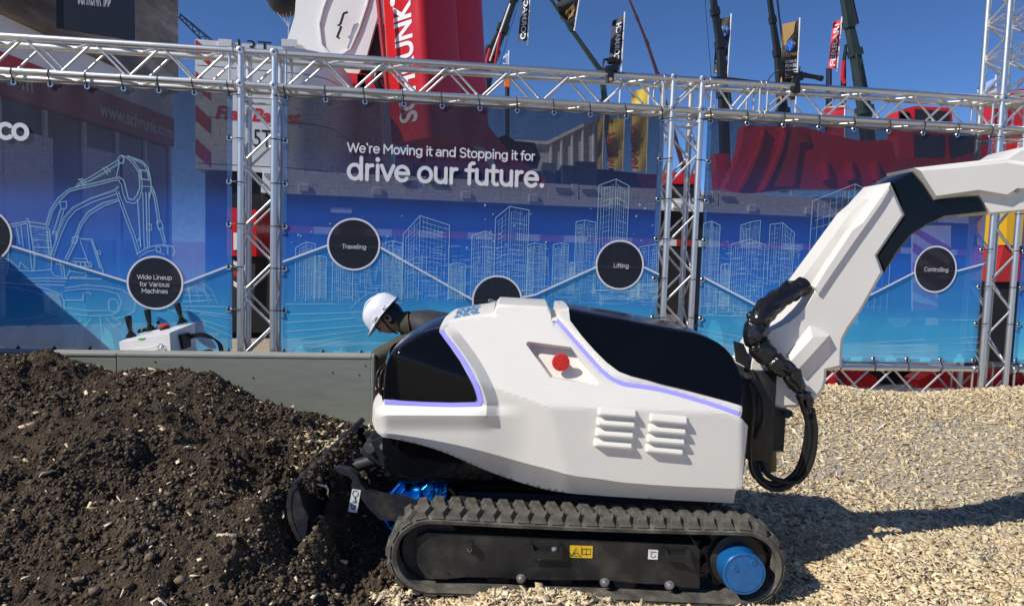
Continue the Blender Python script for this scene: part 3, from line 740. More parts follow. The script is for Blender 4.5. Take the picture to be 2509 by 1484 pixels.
for a in [(1724.6, 1743.6, 1764.6, 548, 541.7, 552, 770), (1766, 1778, 1790, 650, 646, 650, 760), (1792, 1836, 1874, 598.5, 586, 600, 765), (1815, 1838, 1863, 552, 544, 540, 600), (1886.6, 1918, 1946, 550, 546, 571, 700), (1989.6, 2094.8, 2190, 493, 451, 500, 775)]:
    building(bl, b2, *a, nv=(rs.randint(4, 8), rs.randint(5, 8)), nh=rs.randint(9, 16))
streaks(b2, 1724, 1880, 590, 770, 90); streaks(b2, 1880, 1960, 600, 700, 30); streaks(bl, 1724, 1850, 700, 772, 20)
for (xa, ya, xb, yb) in [(1716, 772, 1860, 775), (1712, 805, 1830, 828), (1711, 815, 1830, 842), (1711, 830, 1800, 850), (2070, 853, 2398, 838), (2070, 866, 2398, 856), (2075, 842, 2395, 825), (2240, 782, 2395, 784), (2080, 868, 2300, 878)]:
    ribbon(bl, [on_wall(xa, ya), on_wall(xb, yb)], .0045, 3)
for nm_, mb_, mm_ in (('printed_skyline', bl, M_LINE), ('printed_hatching', b2, M_LINE2)): child(nm_, mb_.mesh(nm_, fix=False), mm_, ban_r)['kind'] = 'stuff'

# ---- excavator linework, traced as polylines on a 1.979x enlargement of the banner
EX = [[(305, 490), (330, 400), (380, 320), (450, 262), (520, 240), (640, 215), (740, 190), (790, 180), (820, 200), (835, 260), (850, 320), (880, 330), (905, 300), (925, 250), (918, 150), (880, 90), (830, 45), (800, 35)],
      [(320, 500), (345, 410), (395, 335), (460, 275), (540, 255), (650, 232), (750, 205), (785, 200), (805, 230), (815, 290), (840, 345), (890, 355), (925, 320), (942, 250), (935, 150), (890, 80), (840, 40)],
      [(340, 690), (380, 560), (420, 450), (480, 380), (600, 320), (760, 265), (785, 240)], [(355, 700), (400, 570), (445, 465), (500, 400), (610, 345), (775, 290)],
      [(430, 720), (470, 640), (500, 560), (530, 480), (580, 410), (680, 350), (780, 325)], [(445, 730), (490, 640), (515, 560), (545, 490), (595, 425), (690, 370), (790, 335)],
      [(500, 240), (600, 200), (690, 150), (790, 85)], [(510, 225), (590, 185), (680, 130), (780, 70)], [(680, 118), (715, 160)], [(700, 110), (735, 150)], [(525, 190), (560, 240)], [(515, 200), (545, 190), (560, 210)],
      [(800, 35), (780, 60), (790, 90), (815, 85), (820, 55), (800, 35)], [(790, 95), (770, 180)], [(845, 40), (940, 75), (975, 110), (995, 180), (1000, 250), (985, 330)], [(880, 60), (950, 95), (985, 160)], [(925, 130), (975, 140), (985, 200), (930, 190), (925, 130)],
      [(940, 240), (1010, 245), (1030, 300)], [(910, 320), (930, 640)], [(945, 280), (955, 650)], [(965, 280), (975, 640)], [(985, 280), (990, 640)], [(1000, 260), (1020, 320), (1045, 480)], [(1010, 260), (1035, 320), (1060, 470)],
      [(1035, 475), (1065, 470), (1080, 510), (1050, 525), (1035, 475)], [(1055, 520), (1085, 620)], [(1072, 520), (1095, 615)], [(970, 490), (1000, 490), (1005, 530), (970, 530), (970, 490)],
      [(770, 275), (820, 420), (880, 580), (910, 690)], [(785, 275), (835, 410), (895, 570), (925, 680)], [(905, 690), (960, 650), (1020, 630), (1080, 625), (1140, 635), (1155, 665), (1140, 700)], [(920, 705), (980, 670), (1030, 660), (1060, 680), (1090, 690)],
      [(910, 600), (925, 580), (930, 640)], [(1030, 640), (1060, 640), (1065, 670), (1040, 675), (1030, 640)], [(1075, 630), (1110, 640), (1105, 690)],
      [(395, 345), (440, 340), (440, 385), (405, 390), (395, 345)], [(400, 390), (360, 520), (345, 560)], [(425, 390), (385, 520), (365, 570)], [(345, 540), (375, 545), (370, 600)], [(480, 575), (520, 570), (505, 620), (475, 610), (480, 575)],
      [(60, 495), (75, 490), (180, 470), (300, 490), (325, 520), (340, 640), (335, 700)], [(70, 510), (180, 485), (215, 800)], [(185, 470), (195, 480), (230, 700), (225, 800)], [(80, 520), (75, 600)], [(110, 510), (130, 620)], [(140, 500), (155, 640)],
      [(200, 500), (310, 515), (325, 690)], [(215, 590), (330, 600)], [(225, 640), (335, 645)], [(50, 640), (60, 790), (215, 800), (340, 790)], [(60, 640), (55, 700)], [(60, 720), (130, 780), (135, 740), (190, 790)], [(220, 690), (345, 695)], [(170, 455), (190, 455), (192, 472)],
      [(0, 720), (45, 715), (48, 830)], [(0, 740), (45, 738)], [(0, 760), (45, 758)], [(0, 780), (45, 778)], [(140, 850), (300, 845), (450, 850)], [(150, 870), (300, 865), (440, 870)], [(170, 885), (430, 890)],
      [(345, 720), (340, 790), (360, 830), (440, 845), (465, 790)], [(370, 750), (420, 760), (430, 840)], [(400, 740), (415, 830)], [(525, 585), (610, 590), (680, 800), (670, 850), (460, 845)], [(530, 600), (590, 760)], [(605, 600), (660, 780)], [(645, 665), (665, 670), (665, 690), (645, 685), (645, 665)],
      [(480, 735), (600, 740), (605, 770), (480, 765)], [(490, 715), (575, 720)], [(500, 735), (505, 765)], [(530, 735), (535, 765)], [(560, 735), (565, 765)], [(460, 800), (570, 815), (570, 840), (460, 840)],
      [(0, 870), (100, 880), (230, 895), (330, 920), (400, 950), (425, 990), (425, 1060), (380, 1080), (300, 1070)], [(0, 900), (120, 910), (220, 930), (285, 960), (300, 1000), (295, 1050)],
      [(430, 910), (560, 890), (700, 900), (800, 920), (870, 960), (895, 1010), (885, 1060), (820, 1100), (760, 1110)], [(430, 930), (560, 915), (690, 925), (780, 950), (800, 1000), (790, 1060), (740, 1090), (600, 1095), (430, 1080)], [(550, 945), (550, 990), (430, 990)], [(565, 940), (600, 945), (600, 960)],
      [(720, 990), (740, 980), (770, 990), (785, 1020), (775, 1060), (745, 1070), (720, 1050), (715, 1020), (720, 990)], [(600, 1060), (720, 1060)], [(430, 1040), (600, 1060)],
      [(1215, 900), (1260, 880), (1310, 868), (1360, 890), (1400, 930), (1425, 980), (1438, 1020)], [(1220, 920), (1290, 900), (1370, 950), (1400, 1010)], [(1210, 960), (1420, 960)], [(1205, 1000), (1430, 990)], [(1200, 1030), (1520, 1035)], [(1200, 1050), (1520, 1090)], [(1100, 1050), (1520, 1180)], [(1240, 890), (1260, 1010)], [(1290, 880), (1320, 1015)], [(1340, 890), (1380, 1015)],
      [(660, 1090), (680, 1250)], [(600, 1110), (480, 1260)], [(540, 1120), (400, 1240)], [(700, 1110), (830, 1235)], [(430, 1090), (180, 1170)], [(300, 1090), (0, 1140)], [(740, 1100), (800, 1140), (740, 1170)], [(1320, 1080), (1530, 1110)], [(1200, 1090), (1530, 1230)]]
bl, b2 = MB(), MB(); zz = lambda p: on_wall(.37105 * p[0], 371.3 + .37105 * p[1] - 4)
for k, P in enumerate(EX):
    ribbon(bl, [zz(p) for p in P], .0052, 3)
    if k % 2 == 0: ribbon(b2, [zz((p[0] + rs.uniform(3, 9), p[1] + rs.uniform(3, 10))) for p in P], .0042, 3)
for i in range(26): a = 285 + i * .0; ribbon(bl, [zz((285 + i * .6, 935 + i * 5.2)), zz((395 + i, 955 + i * 4.4))], .003, 3)
for i in range(16): ribbon(b2, [zz((790 + i, 935 + i * 8)), zz((890, 945 + i * 8))], .003, 3)
for i in range(30): x = rs.uniform(0, 420); ribbon(b2, [zz((x, 900 + x * .08)), zz((x + 4, 930 + x * .1))], .003, 3)
for i in range(60):
    x, y = rs.uniform(210, 335), rs.uniform(510, 690); ribbon(b2, [zz((x, y)), zz((min(335, x + rs.uniform(10, 60)), y + 2))], .003, 3)
for nm_, mb_, mm_ in (('printed_excavator', bl, M_LINE), ('printed_hatching', b2, M_LINE2)): child(nm_, mb_.mesh(nm_, fix=False), mm_, ban_l)['kind'] = 'stuff'

# ================================================================== GREY PLATFORM in front of the truss
m_ply = mat('grey_painted_plywood', (.27, .285, .245), .75, spec=.25, noise=(5, .10, (1, 1, 6)), bump=(60, .25, .002))
m_ply2 = mat('grey_deck_board', (.34, .345, .30), .7, spec=.25, noise=(6, .08))
pr = at(917, 872, 4.8); v_f = (pr - WO).dot(WV); u_r = (pr - WO).dot(WU); z_p = .512
plat = thing('plywood_barrier', 'low grey painted plywood barrier behind the soil heap', 'barrier', wall(u_r, 0, v_f))
us = (at(286, 872, 4.6) - WO).dot(WU)
us = on_wall(286, 905, v_f)[0]
def wbox(u0, u1, z0, z1, v0, v1, bev=.003):
    b = MB(); M = Matrix(((WU.x, WV.x, 0), (WU.y, WV.y, 0), (0, 0, 1)))
    b.bbox(wall((u0 + u1) / 2, (z0 + z1) / 2, (v0 + v1) / 2), (u1 - u0, v1 - v0, z1 - z0), bev, M, seg=1)
    return b.mesh('board', smooth=35)
child('panel', wbox(us + .003, u_r - .02, -.05, z_p - .02, v_f, v_f + .018), m_ply, plat)
child('panel', wbox(us - 1.5, us - .003, -.05, z_p - .02, v_f + .002, v_f + .02), m_ply, plat)
child('end_board', wbox(u_r - .0195, u_r, -.05, z_p - .0005, v_f - .002, v_f + .18), m_ply, plat)
child('top_board', wbox(us + .002, u_r - .021, z_p - .0195, z_p, v_f - .004, v_f + .15), m_ply2, plat)
child('top_board', wbox(us - 1.5, us - .002, z_p - .0195, z_p - .001, v_f - .004, v_f + .15), m_ply2, plat)
Z_C = .43
child('plinth', wbox(us - .15, us + 1.1, -.05, Z_C, v_f + .21, v_f + .62), m_ply2, plat)
SCR = MB(); SCR.lathe([(0, 0), (.005, 0), (.004, .0015), (0, .002)], n=10); SCR = SCR.mesh('screw'); SCR.materials.append(m_black)
for (px, py) in ((815, 912), (880, 918), (895, 895), (365, 906), (380, 886), (182, 884), (620, 925)):
    u, z = on_wall(px, py, v_f); child('screw', SCR, None, plat, Matrix.Translation(wall(u, z, v_f - .002)) @ FACE)
# tall side partition of the stand, out of the picture at left: its top edge throws the slanting shadow on the left banner
u0_, z0_ = on_wall(-150, 650 - 158)
b = MB(); b.bbox(wall(u0_ - .02, z0_ / 2, -1.35), (.04, 2.6, z0_), .004, Matrix(((WU.x, WV.x, 0), (WU.y, WV.y, 0), (0, 0, 1))))
solo('side_partition', b.mesh('side_partition'), m_ply, 'grey side partition of the stand beyond the left edge', 'partition', wall(u0_, 0, -1.35))

# ================================================================== THE MACHINE
YC = 2.92                                                # its middle plane; the far half mirrors the near half
m_white = mat('white_fibreglass', (.765, .735, .675), .32, spec=.42, noise=(2.2, .035), coat=.0)
m_gloss = mat('black_gloss_panel', (.003, .0035, .005), .14, spec=.32, noise=(3, .2))
m_rub = mat('dusty_rubber', (.12, .108, .09), .82, spec=.25, noise=(16, .45), bump=(70, .5, .004), ramp=[(.05, .047, .04), (.105, .097, .082), (.19, .174, .142)])
m_iron = mat('black_painted_steel', (.016, .016, .018), .42, spec=.45, noise=(9, .5), ramp=[(.012, .012, .013), (.018, .018, .02), (.06, .05, .04)])
m_blade = mat('worn_black_steel', (.02, .02, .022), .5, spec=.4, noise=(14, .5), ramp=[(.010, .011, .014), (.018, .020, .025), (.06, .05, .038)])
m_led = mat('lavender_light_strip', (.20, .19, .45), .35, emit=((.25, .235, .85), .72))
m_red = mat('red_button', (.62, .025, .02), .38)
m_blue = mat('blue_hub_paint', (.008, .11, .32), .28, spec=.5, coat=.3, noise=(14, .2))
m_ano = mat('blue_anodised', (.01, .22, .75), .16, 1.0, noise=(20, .3))
m_vinyl = mat('black_vinyl_sleeve', (.010, .010, .011), .22, spec=.6, bump=(24, .35, .02))
m_hose = mat('black_rubber_hose', (.012, .012, .013), .45)
m_yel = mat('yellow_sticker', (.75, .48, .02), .5); m_stk = mat('white_sticker', (.75, .75, .75), .5); m_ink = mat('sticker_ink', (.02, .02, .02), .6)
m_decal = mat('blue_decal', (.10, .30, .62), .45)

def densify(P, step, closed=True):
    out = []; n = len(P)
    for i in range(n if closed else n - 1):
        a = P[i]; b = P[(i + 1) % n]; L = math.hypot(b[0] - a[0], b[1] - a[1]); k = max(1, int(L / step))
        for j in range(k): out.append((a[0] + (b[0] - a[0]) * j / k, a[1] + (b[1] - a[1]) * j / k))
    if not closed: out.append(P[-1])
    return out
def smooth_line(P, it=2):
    for _ in range(it):
        Q = [P[0]]
        for a, b in zip(P[:-1], P[1:]):
            Q += [(a[0] * .75 + b[0] * .25, a[1] * .75 + b[1] * .25), (a[0] * .25 + b[0] * .75, a[1] * .25 + b[1] * .75)]
        P = Q + [P[-1]]
    return P
def inside(px, py, P):
    r = np.zeros(len(px), bool); n = len(P)
    for i in range(n):
        x1, y1 = P[i]; x2, y2 = P[(i + 1) % n]
        if y1 == y2: continue
        c = ((y1 > py) != (y2 > py)) & (px < (x2 - x1) * (py - y1) / (y2 - y1) + x1); r ^= c
    return r
def panel(outline, depth, holes=(), step=9, mirror=True, off=0.0, creases=()):
    """side-view outline filled with a fine net, every point set at its own distance; also mirrored to the far side"""
    loops = [densify(outline, step)] + [densify(h, step) for h in holes]
    pts = []; edges = []
    for L in loops:
        k = len(pts); n = len(L); pts += L; edges += [(k + i, k + (i + 1) % n) for i in range(n)]
    for L in creases:
        L = [q for q in densify(L, step, False) if inside(np.array([q[0]]), np.array([q[1]]), loops[0])[0]]
        k = len(pts); pts += L; edges += [(k + i, k + i + 1) for i in range(len(L) - 1)]
    xs = [p[0] for p in outline]; ys = [p[1] for p in outline]
    gx, gy = np.meshgrid(np.arange(min(xs), max(xs), step), np.arange(min(ys), max(ys), step)); gx = gx.ravel() + .37; gy = gy.ravel() + .41
    ok = inside(gx, gy, loops[0])
    for L in loops[1:]: ok &= ~inside(gx, gy, L)
    B = np.array(pts); G = np.stack([gx[ok], gy[ok]], -1)
    if len(G):
        dm = np.min(((G[:, None, :] - B[None]) ** 2).sum(-1), 1); G = G[dm > (step * .5) ** 2]
    allp = [Vector(p) for p in pts] + [Vector(p) for p in G.tolist()]
    v, e, f, *_ = delaunay_2d_cdt(allp, edges, [], 0, 1e-5)
    vx = np.array([p[:] for p in v]); c = np.array([vx[list(t)].mean(0) for t in f])
    keep = inside(c[:, 0], c[:, 1], loops[0])
    for L in loops[1:]: keep &= ~inside(c[:, 0], c[:, 1], L)
    W = [at(p[0], p[1], float(depth(p[0], p[1])) + off) for p in vx]
    b = MB(); F = [t for t, k in zip(f, keep) if k]
    b.add(W, F)
    if mirror: b.add([Vector((w.x, 2 * YC - w.y, w.z)) for w in W], [tuple(reversed(t)) for t in F])
    return b
def mir(p): return Vector((p.x, 2 * YC - p.y, p.z))
def bridge(b, line, depth, n=12, crown=0.0, edge=.012, drop=.010, lead=0.0):
    """surface from a near edge line over the machine to its mirror image"""
    P = [at(x, y, float(depth(x, y))) for x, y in line]; rows = []
    for i in range(n + 3):
        row = []
        for k, p in enumerate(P):
            w = 2 * (YC - p.y)
            if i == 0: q = 0.0; z = -drop
            elif i == n + 2: q = 1.0; z = -drop
            else: q = edge / w + (1 - 2 * edge / w) * (i - 1) / n; z = crown * math.sin(math.pi * q)
            row.append(Vector((p.x + lead * math.sin(math.pi * q), p.y + w * q, p.z + z + (drop if 0 < i < n + 2 else drop))))
        rows.append(row)
    b.loft(rows)
def sm(a, b, x):
    t = min(1, max(0, (x - a) / (b - a))); return t * t * (3 - 2 * t)
HEMX = [900, 942, 970, 1030, 1089, 1141, 1215, 1289, 1345, 1401, 1469, 1515, 1564, 1656, 1840]
HEMY = [1055, 1061, 1063, 1072, 1083, 1094, 1113, 1135, 1148, 1165, 1172, 1180, 1184, 1191, 1198]
EDX = [1076, 1092, 1112, 1142, 1165, 1181, 1190]; EDY = [800, 812, 838, 879, 920, 954, 985]
_hm = smooth_line(list(zip(HEMX, HEMY)), 2); HEMX = [p[0] for p in _hm]; HEMY = [p[1] for p in _hm]
_ed = smooth_line(list(zip(EDX, EDY)), 2); EDX = [p[0] for p in _ed]; EDY = [p[1] for p in _ed]
def shell(px, py):
    s = ((px - 1215) * 405 - (py - 760) * 225) / 463
    d1 = 2.500 + .00010 * max(0, py - 1000)
    d2 = 2.500 + .00088 * (995 + (px - 1355) * .04 - py)
    d3 = 2.500 - .00038 * s
    hc = np.interp(px, HEMX, HEMY)
    d = max(d1, d2, d3)
    # soft blend of the creases
    k = 600.0; d = math.log(sum(math.exp(k * (q - d)) for q in (d1, d2, d3))) / k + d + .0015 * max(0, py - hc)
    ed = np.interp(py, EDY, EDX)
    if 780 < py < 1060: d -= .034 * min(1, max(0, (ed + 32 - px) / 30)) * sm(1060, 1000, py) * sm(790, 830, py)
    d -= .034 * sm(1300, 1150, px) * min(1, max(0, (py - 993) / 25)) * (1 - .6 * sm(1040, 1180, py))
    # groove that carries the rear light strip
    g = np.interp(px, [1340, 1376, 1412, 1445, 1478, 1508, 1538, 1575, 1620, 1675, 1731, 1775, 1812], [770, 798, 839, 876, 913, 933, 942, 946, 954, 968, 985, 1000, 1013])
    if px > 1355: d += .010 * math.exp(-((py - g) / 9.0) ** 2) - .006 * math.exp(-((py - g + 24) / 16.0) ** 2)
    nose = max(0, 950 - px) / 30; d += .05 * nose * nose
    tail = max(0, px - 1812) / 22; d += .03 * tail * tail
    return d
mach = thing('electric_mini_excavator', 'white and black concept mini excavator with rubber tracks, nose in the soil heap', 'excavator', (.28, YC, 0))

FH_EDGE = [(1076, 812.6), (1100, 846), (1126, 883), (1148.4, 924), (1163.2, 957.3), (1168.8, 978)]
FH_BOT = [(1163, 984), (1103.8, 985.5), (1029.6, 983.3), (940.6, 977.7)]
RH_LOW = [(1396.7, 784.8), (1426.4, 823.8), (1456, 857.2), (1485.8, 886.8), (1515.5, 909), (1545, 920.2), (1582.3, 929.5), (1619.4, 940.6), (1675, 953.6), (1730.7, 968.5), (1779, 981.5), (1818, 993.3)]
RH_TOP = [(1396.7, 764.4), (1508, 784.8), (1619.4, 805.2), (1693.6, 820), (1738, 833), (1775.2, 853.4), (1801.2, 883.1), (1816, 927.7), (1819.7, 990)]
RECESS = [(1289, 843), (1291, 838), (1296, 836.5), (1398.6, 849.7), (1467.5, 936), (1463.5, 943.2), (1348.5, 924)]
SHELL_BOT = [(1797.5, 1232), (1619, 1222.6), (1471, 1214), (1382, 1206.7), (1326.5, 1196.7), (1271, 1180), (1215, 1161.4), (1159.5, 1139), (1104, 1113), (1040.7, 1091), (974, 1076), (938.7, 1070.5)]
SHELL_BOT = [SHELL_BOT[0]] + smooth_line(SHELL_BOT[1:], 2)
SHELL = ([(1076, 812), (1086, 803), (1101, 792.4), (1171.6, 778.4), (1210, 772.5), (1215, 760), (1222, 752), (1341.4, 758.5), (1349.6, 772.5), (1351, 786), (1371.8, 786), (1374, 763), (1394, 762), (1396.7, 784.8)] + RH_LOW[1:]
         + [(1819, 1004), (1815, 1022), (1832.7, 1043), (1817, 1194), (1803, 1203)] + SHELL_BOT + [(925, 1060), (919, 1052), (919, 1013), (923, 1003), (938.7, 986), (940.6, 978)] + FH_BOT[::-1][1:] + FH_EDGE[::-1][:-1])
CR = [list(zip(HEMX, HEMY)), [(x + 2.5, y) for x, y in zip(EDX, EDY) if y > 815], [(x + 32, y) for x, y in zip(EDX, EDY) if y > 800] + [(1220, 1012)], [(945, 1017), (1190, 1018), (1290, 1018)], [(1180, 993), (960, 993)],
      [(1217, 768), (1300, 914), (1380, 1058), (1432, 1150)]]
b = panel(SHELL, shell, [RECESS], 6.5, creases=CR)
for line, cr in (([(1076, 812), (1086, 803), (1101, 792.4), (1135, 785.5), (1171.6, 778.4), (1210, 772.5)], .022), ([(1210, 772.5), (1215, 760), (1222, 752), (1260, 754), (1300, 756.3), (1341.4, 758.5), (1349.6, 772.5), (1351, 786)], .012), ([(1351, 786), (1371.8, 786)], .012), ([(1371.8, 786), (1374, 763), (1394, 762), (1397, 785)], .006)):
    bridge(b, line, shell, 12, cr)
bridge(b, [(1815, 1022), (1832.7, 1043), (1830, 1100), (1817, 1194), (1803, 1203), (1797.5, 1232)], shell, 4, 0, .01, 0)
bridge(b, SHELL_BOT[::-1], shell, 4, 0, .01, 0)
bridge(b, [(938.7, 1070.5), (925, 1060), (919, 1052), (919, 1013), (923, 1003), (938.7, 986)], shell, 8, 0, .02, 0, -.05)
body = child('body_shell', b.mesh('body_shell', smooth=25), m_white, mach)
# recess pocket with the stop button
def shell_in(px, py): return shell(px, py) + .030
b = MB()
L = densify(RECESS, 10) ; cx, cy = sum(p[0] for p in L) / len(L), sum(p[1] for p in L) / len(L)
A = [at(x, y, shell(x, y)) for x, y in L]; Bq = [at(cx + (x - cx) * .90 + 3, cy + (y - cy) * .86 + 3, shell(x, y) + .048) for x, y in L]
b.strip(A + A[:1], Bq + Bq[:1]); b.add(Bq, [tuple(range(len(Bq)))])
child('button_recess', b.mesh('button_recess', smooth=30), m_white, body)
bc = at(1374, 887, shell(1374, 887)); bn = Matrix(((1, 0, 0, 0), (0, 0, -1, 0), (0, 1, 0, 0), (0, 0, 0, 1)))
b = MB(); b.lathe([(0, -.05), (.016, -.05), (.016, -.006), (.031, -.004), (.0325, -.001), (.0325, .006), (.0305, .0085), (.010, .010), (0, .010)], Matrix.Translation(bc) @ bn, 32)
but = child('stop_button', b.mesh('stop_button', smooth=35), m_red, mach)
MK = MB(); MK.bbox((0, 0, 0), (.011, .0032, .0022), .0007); MK = MK.mesh('arrow_mark')
for k in range(6): child('arrow_mark', MK, m_red, but, Matrix.Translation(bc) @ bn @ Matrix.Rotation(k * math.pi / 3 + .2, 4, 'Z') @ Matrix.Translation((.020, 0, .0098)))
# front hood
HT = [(955.4, 872), (970, 861), (988.8, 849.7), (1010, 837.5), (1029.6, 827.5), (1052, 819), (1076, 812)]
HL = [(940.6, 978), (941.5, 955), (942.4, 938.8), (945, 910), (948, 888), (955.4, 872)]
def hoodd(px, py): return shell(px, py) - .004 + .016 * sm(860, 815, py) * 0 + .035 * (max(0, 985 - px) / 45) ** 2
b = panel(FH_EDGE + FH_BOT + HL[1:] + HT[1:-1], hoodd, (), 8)
bridge(b, HT, hoodd, 12, .02, .022, .010); bridge(b, HL, hoodd, 12, 0, .02, 0, -.04)
child('front_hood', b.mesh('front_hood', smooth=50), m_gloss, mach)
# rear hood
def rhood(px, py): return shell(px, min(py, 2000)) - .003
rt_s = smooth_line(RH_TOP[1:], 2); rt_s = [RH_TOP[0]] + densify([RH_TOP[0], rt_s[0]], 20, False)[1:-1] + rt_s
b = panel(RH_LOW[:-1] + [(1818, 993.3)] + [p for p in rt_s[::-1] if p[1] < 990], rhood, (), 8)
bridge(b, rt_s, rhood, 12, .006, .02, .008)
child('rear_hood', b.mesh('rear_hood', smooth=50), m_gloss, mach)
# light strips
def led(line, w, name='light_strip', off=.0025):
    P = densify(smooth_line(line, 2), 8, False); A, Bq = [], []
    for i, p in enumerate(P):
        a = P[max(0, i - 1)]; c = P[min(len(P) - 1, i + 1)]; dx, dy = c[0] - a[0], c[1] - a[1]; l = math.hypot(dx, dy) or 1
        n = (-dy / l * w / 2, dx / l * w / 2)
        A.append((p[0] + n[0], p[1] + n[1])); Bq.append((p[0] - n[0], p[1] - n[1]))
    for m_ in (False, True):
        f = (lambda p: mir(p)) if m_ else (lambda p: p)
        b = MB(); rows = [[f(at(x, y, shell(x, y) + (.004 if k in (0, 3) else -off))) for x, y in R] for k, R in enumerate((A, A, Bq, Bq))]
        b.loft(rows); child(name, b.mesh(name, smooth=30), m_led, mach)
led([(1081, 808), (1086, 820), (1105, 841), (1134, 881), (1156, 921), (1170.6, 954), (1178, 986)], 12)
led([(1178, 989), (1150, 990.5), (1103.8, 991), (1029.6, 989), (942, 983.5)], 10)
led([(1363, 783), (1376.3, 797.8), (1411.6, 838.6), (1445, 875.7), (1478.4, 912.8), (1508, 933.2), (1537.7, 942.5), (1574.8, 946.2), (1619.4, 953.6), (1675, 968.5), (1730.7, 985.2), (1775.2, 1000), (1811, 1013)], 10)
# louvres
LV = [((1464, 996), (1564, 1003)), ((1461, 1021), (1561, 1028)), ((1458, 1047), (1557, 1054)), ((1454, 1072), (1554, 1080)), ((1591, 1011), (1689, 1020)), ((1587, 1037), (1686, 1045)), ((1584, 1062), (1683, 1070)), ((1581, 1086), (1679, 1095))]
for (a, c) in LV:
    for far in (False, True):
        b = MB(); rows = []; N_ = 14
        for j, (dy, out) in enumerate(((0, 0), (5, .008), (11, .021), (16, .026), (20, .025), (19, .001))):
            row = []
            for i in range(N_ + 1):
                q = i / N_; e = min(1, q * 12, (1 - q) * 12); e = math.sin(e * math.pi / 2)
                x = a[0] + (c[0] - a[0]) * q; y = a[1] + (c[1] - a[1]) * q + dy
                p = at(x, y, shell(x, y) + .001 - out * e)
                row.append(mir(p) if far else p)
            rows.append(row)
        b.loft(rows); child('louvre', b.mesh('louvre', smooth=28), m_white, body)
# blue stripes of the decal on the front top
dq = [(1101, 792.4), (1135, 785.5), (1171.6, 778.4), (1200, 774)]
def top_pt(q, v, lift=.012):
    x = np.interp(q, [0, .33, .7, 1], [p[0] for p in dq]); y = np.interp(q, [0, .33, .7, 1], [p[1] for p in dq])
    p = at(x, y, shell(x, y)); w = 2 * (YC - p.y)
    return Vector((p.x, p.y + w * v, p.z + .010 + .022 * math.sin(math.pi * v) + .0022))
rd = random.Random(5); b = MB()
for k in range(13):
    v0 = .06 + k * .062; q0 = .08 + .02 * (k % 3)
    while q0 < .66:
        L_ = rd.uniform(.06, .22); q1 = min(.72, q0 + L_); n = max(2, int(L_ / .04))
        b.strip([top_pt(q0 + (q1 - q0) * i / n, v0) for i in range(n + 1)], [top_pt(q0 + (q1 - q0) * i / n, v0 + .036) for i in range(n + 1)]); q0 = q1 + rd.uniform(.02, .06)
child('blue_decal', b.mesh('blue_decal', fix=False), m_decal, body, label='broken blue stripes printed on the white top')
# belly
def belly(px, py):
    s = ((px - 1215) * 405 - (py - 760) * 225) / 463
    return max(2.5, 2.5 - .00038 * s) + .050 + .05 * max(0, (py - 1165) / 35) ** 2 + .035 * sm(1120, 1260, px) + .09 * (max(0, 985 - px) / 50) ** 2
BL = [(938.7, 1066), (937, 1095), (938.7, 1124), (946, 1150), (960, 1165), (977.7, 1176), (1022, 1190), (1081.6, 1195), (1200, 1200), (1400, 1214)]
b = panel(BL + [(1400, 1195), (1300, 1175), (1200, 1145), (1100, 1100), (1040, 1082), (980, 1066)], belly, (), 10)
bridge(b, BL, belly, 8, 0, .02, 0, -.02)
child('belly_cover', b.mesh('belly_cover', smooth=50), m_gloss, mach)

# ---- undercarriage
TC0, TC1, TR = Vector((-.258, 0, .166)), Vector((.846, 0, .158)), .132
def track_path(r):
    P = []
    for i in range(25): a = math.pi / 2 - math.pi * i / 24; P.append((TC1.x + (r + .004) * math.cos(a), TC1.z + r * math.sin(a)))
    for i in range(1, 20): P.append((TC1.x + (TC0.x - TC1.x) * i / 20, TC1.z - r + .01 * i / 20))
    for i in range(25): a = -math.pi / 2 - math.pi * i / 24; P.append((TC0.x + (r + .006) * math.cos(a), TC0.z + r * math.sin(a)))
    for i in range(1, 20): q = i / 20; P.append((TC0.x + (TC1.x - TC0.x) * q, TC0.z + r + (TC1.z - TC0.z) * q - .006 * math.sin(math.pi * q)))
    return P
def resample(P, n):
    P = P + [P[0]]; L = [0]
    for a, c in zip(P[:-1], P[1:]): L.append(L[-1] + math.hypot(c[0] - a[0], c[1] - a[1]))
    out = []
    for i in range(n):
        s = L[-1] * i / n; x = np.interp(s, L, [p[0] for p in P]); z = np.interp(s, L, [p[1] for p in P]); x2 = np.interp((s + .004) % L[-1], L, [p[0] for p in P]); z2 = np.interp((s + .004) % L[-1], L, [p[1] for p in P])
        out.append((x, z, math.atan2(z2 - z, x2 - x)))
    return out
lug = MB()      # local: x along the belt, y across (0..0.23), z outward
for (y0, y1, sk) in ((0.0, .085, .014), (.10, .185, -.014)):
    lo = [(-.024, y0, -.004), (.022, y0, -.004), (.022 + sk, y1, -.004), (-.024 + sk, y1, -.004)]
    hi = [(-.015, y0 + .010, .0145), (.013, y0 + .010, .014), (.013 + sk, y1 - .004, .0145), (-.015 + sk, y1 - .004, .014)]
    lug.add(lo + hi, [(0, 3, 2, 1), (4, 5, 6, 7), (0, 1, 5, 4), (1, 2, 6, 5), (2, 3, 7, 6), (3, 0, 4, 7)])
LUG = lug.mesh('lug'); LUG.materials.append(m_rub)
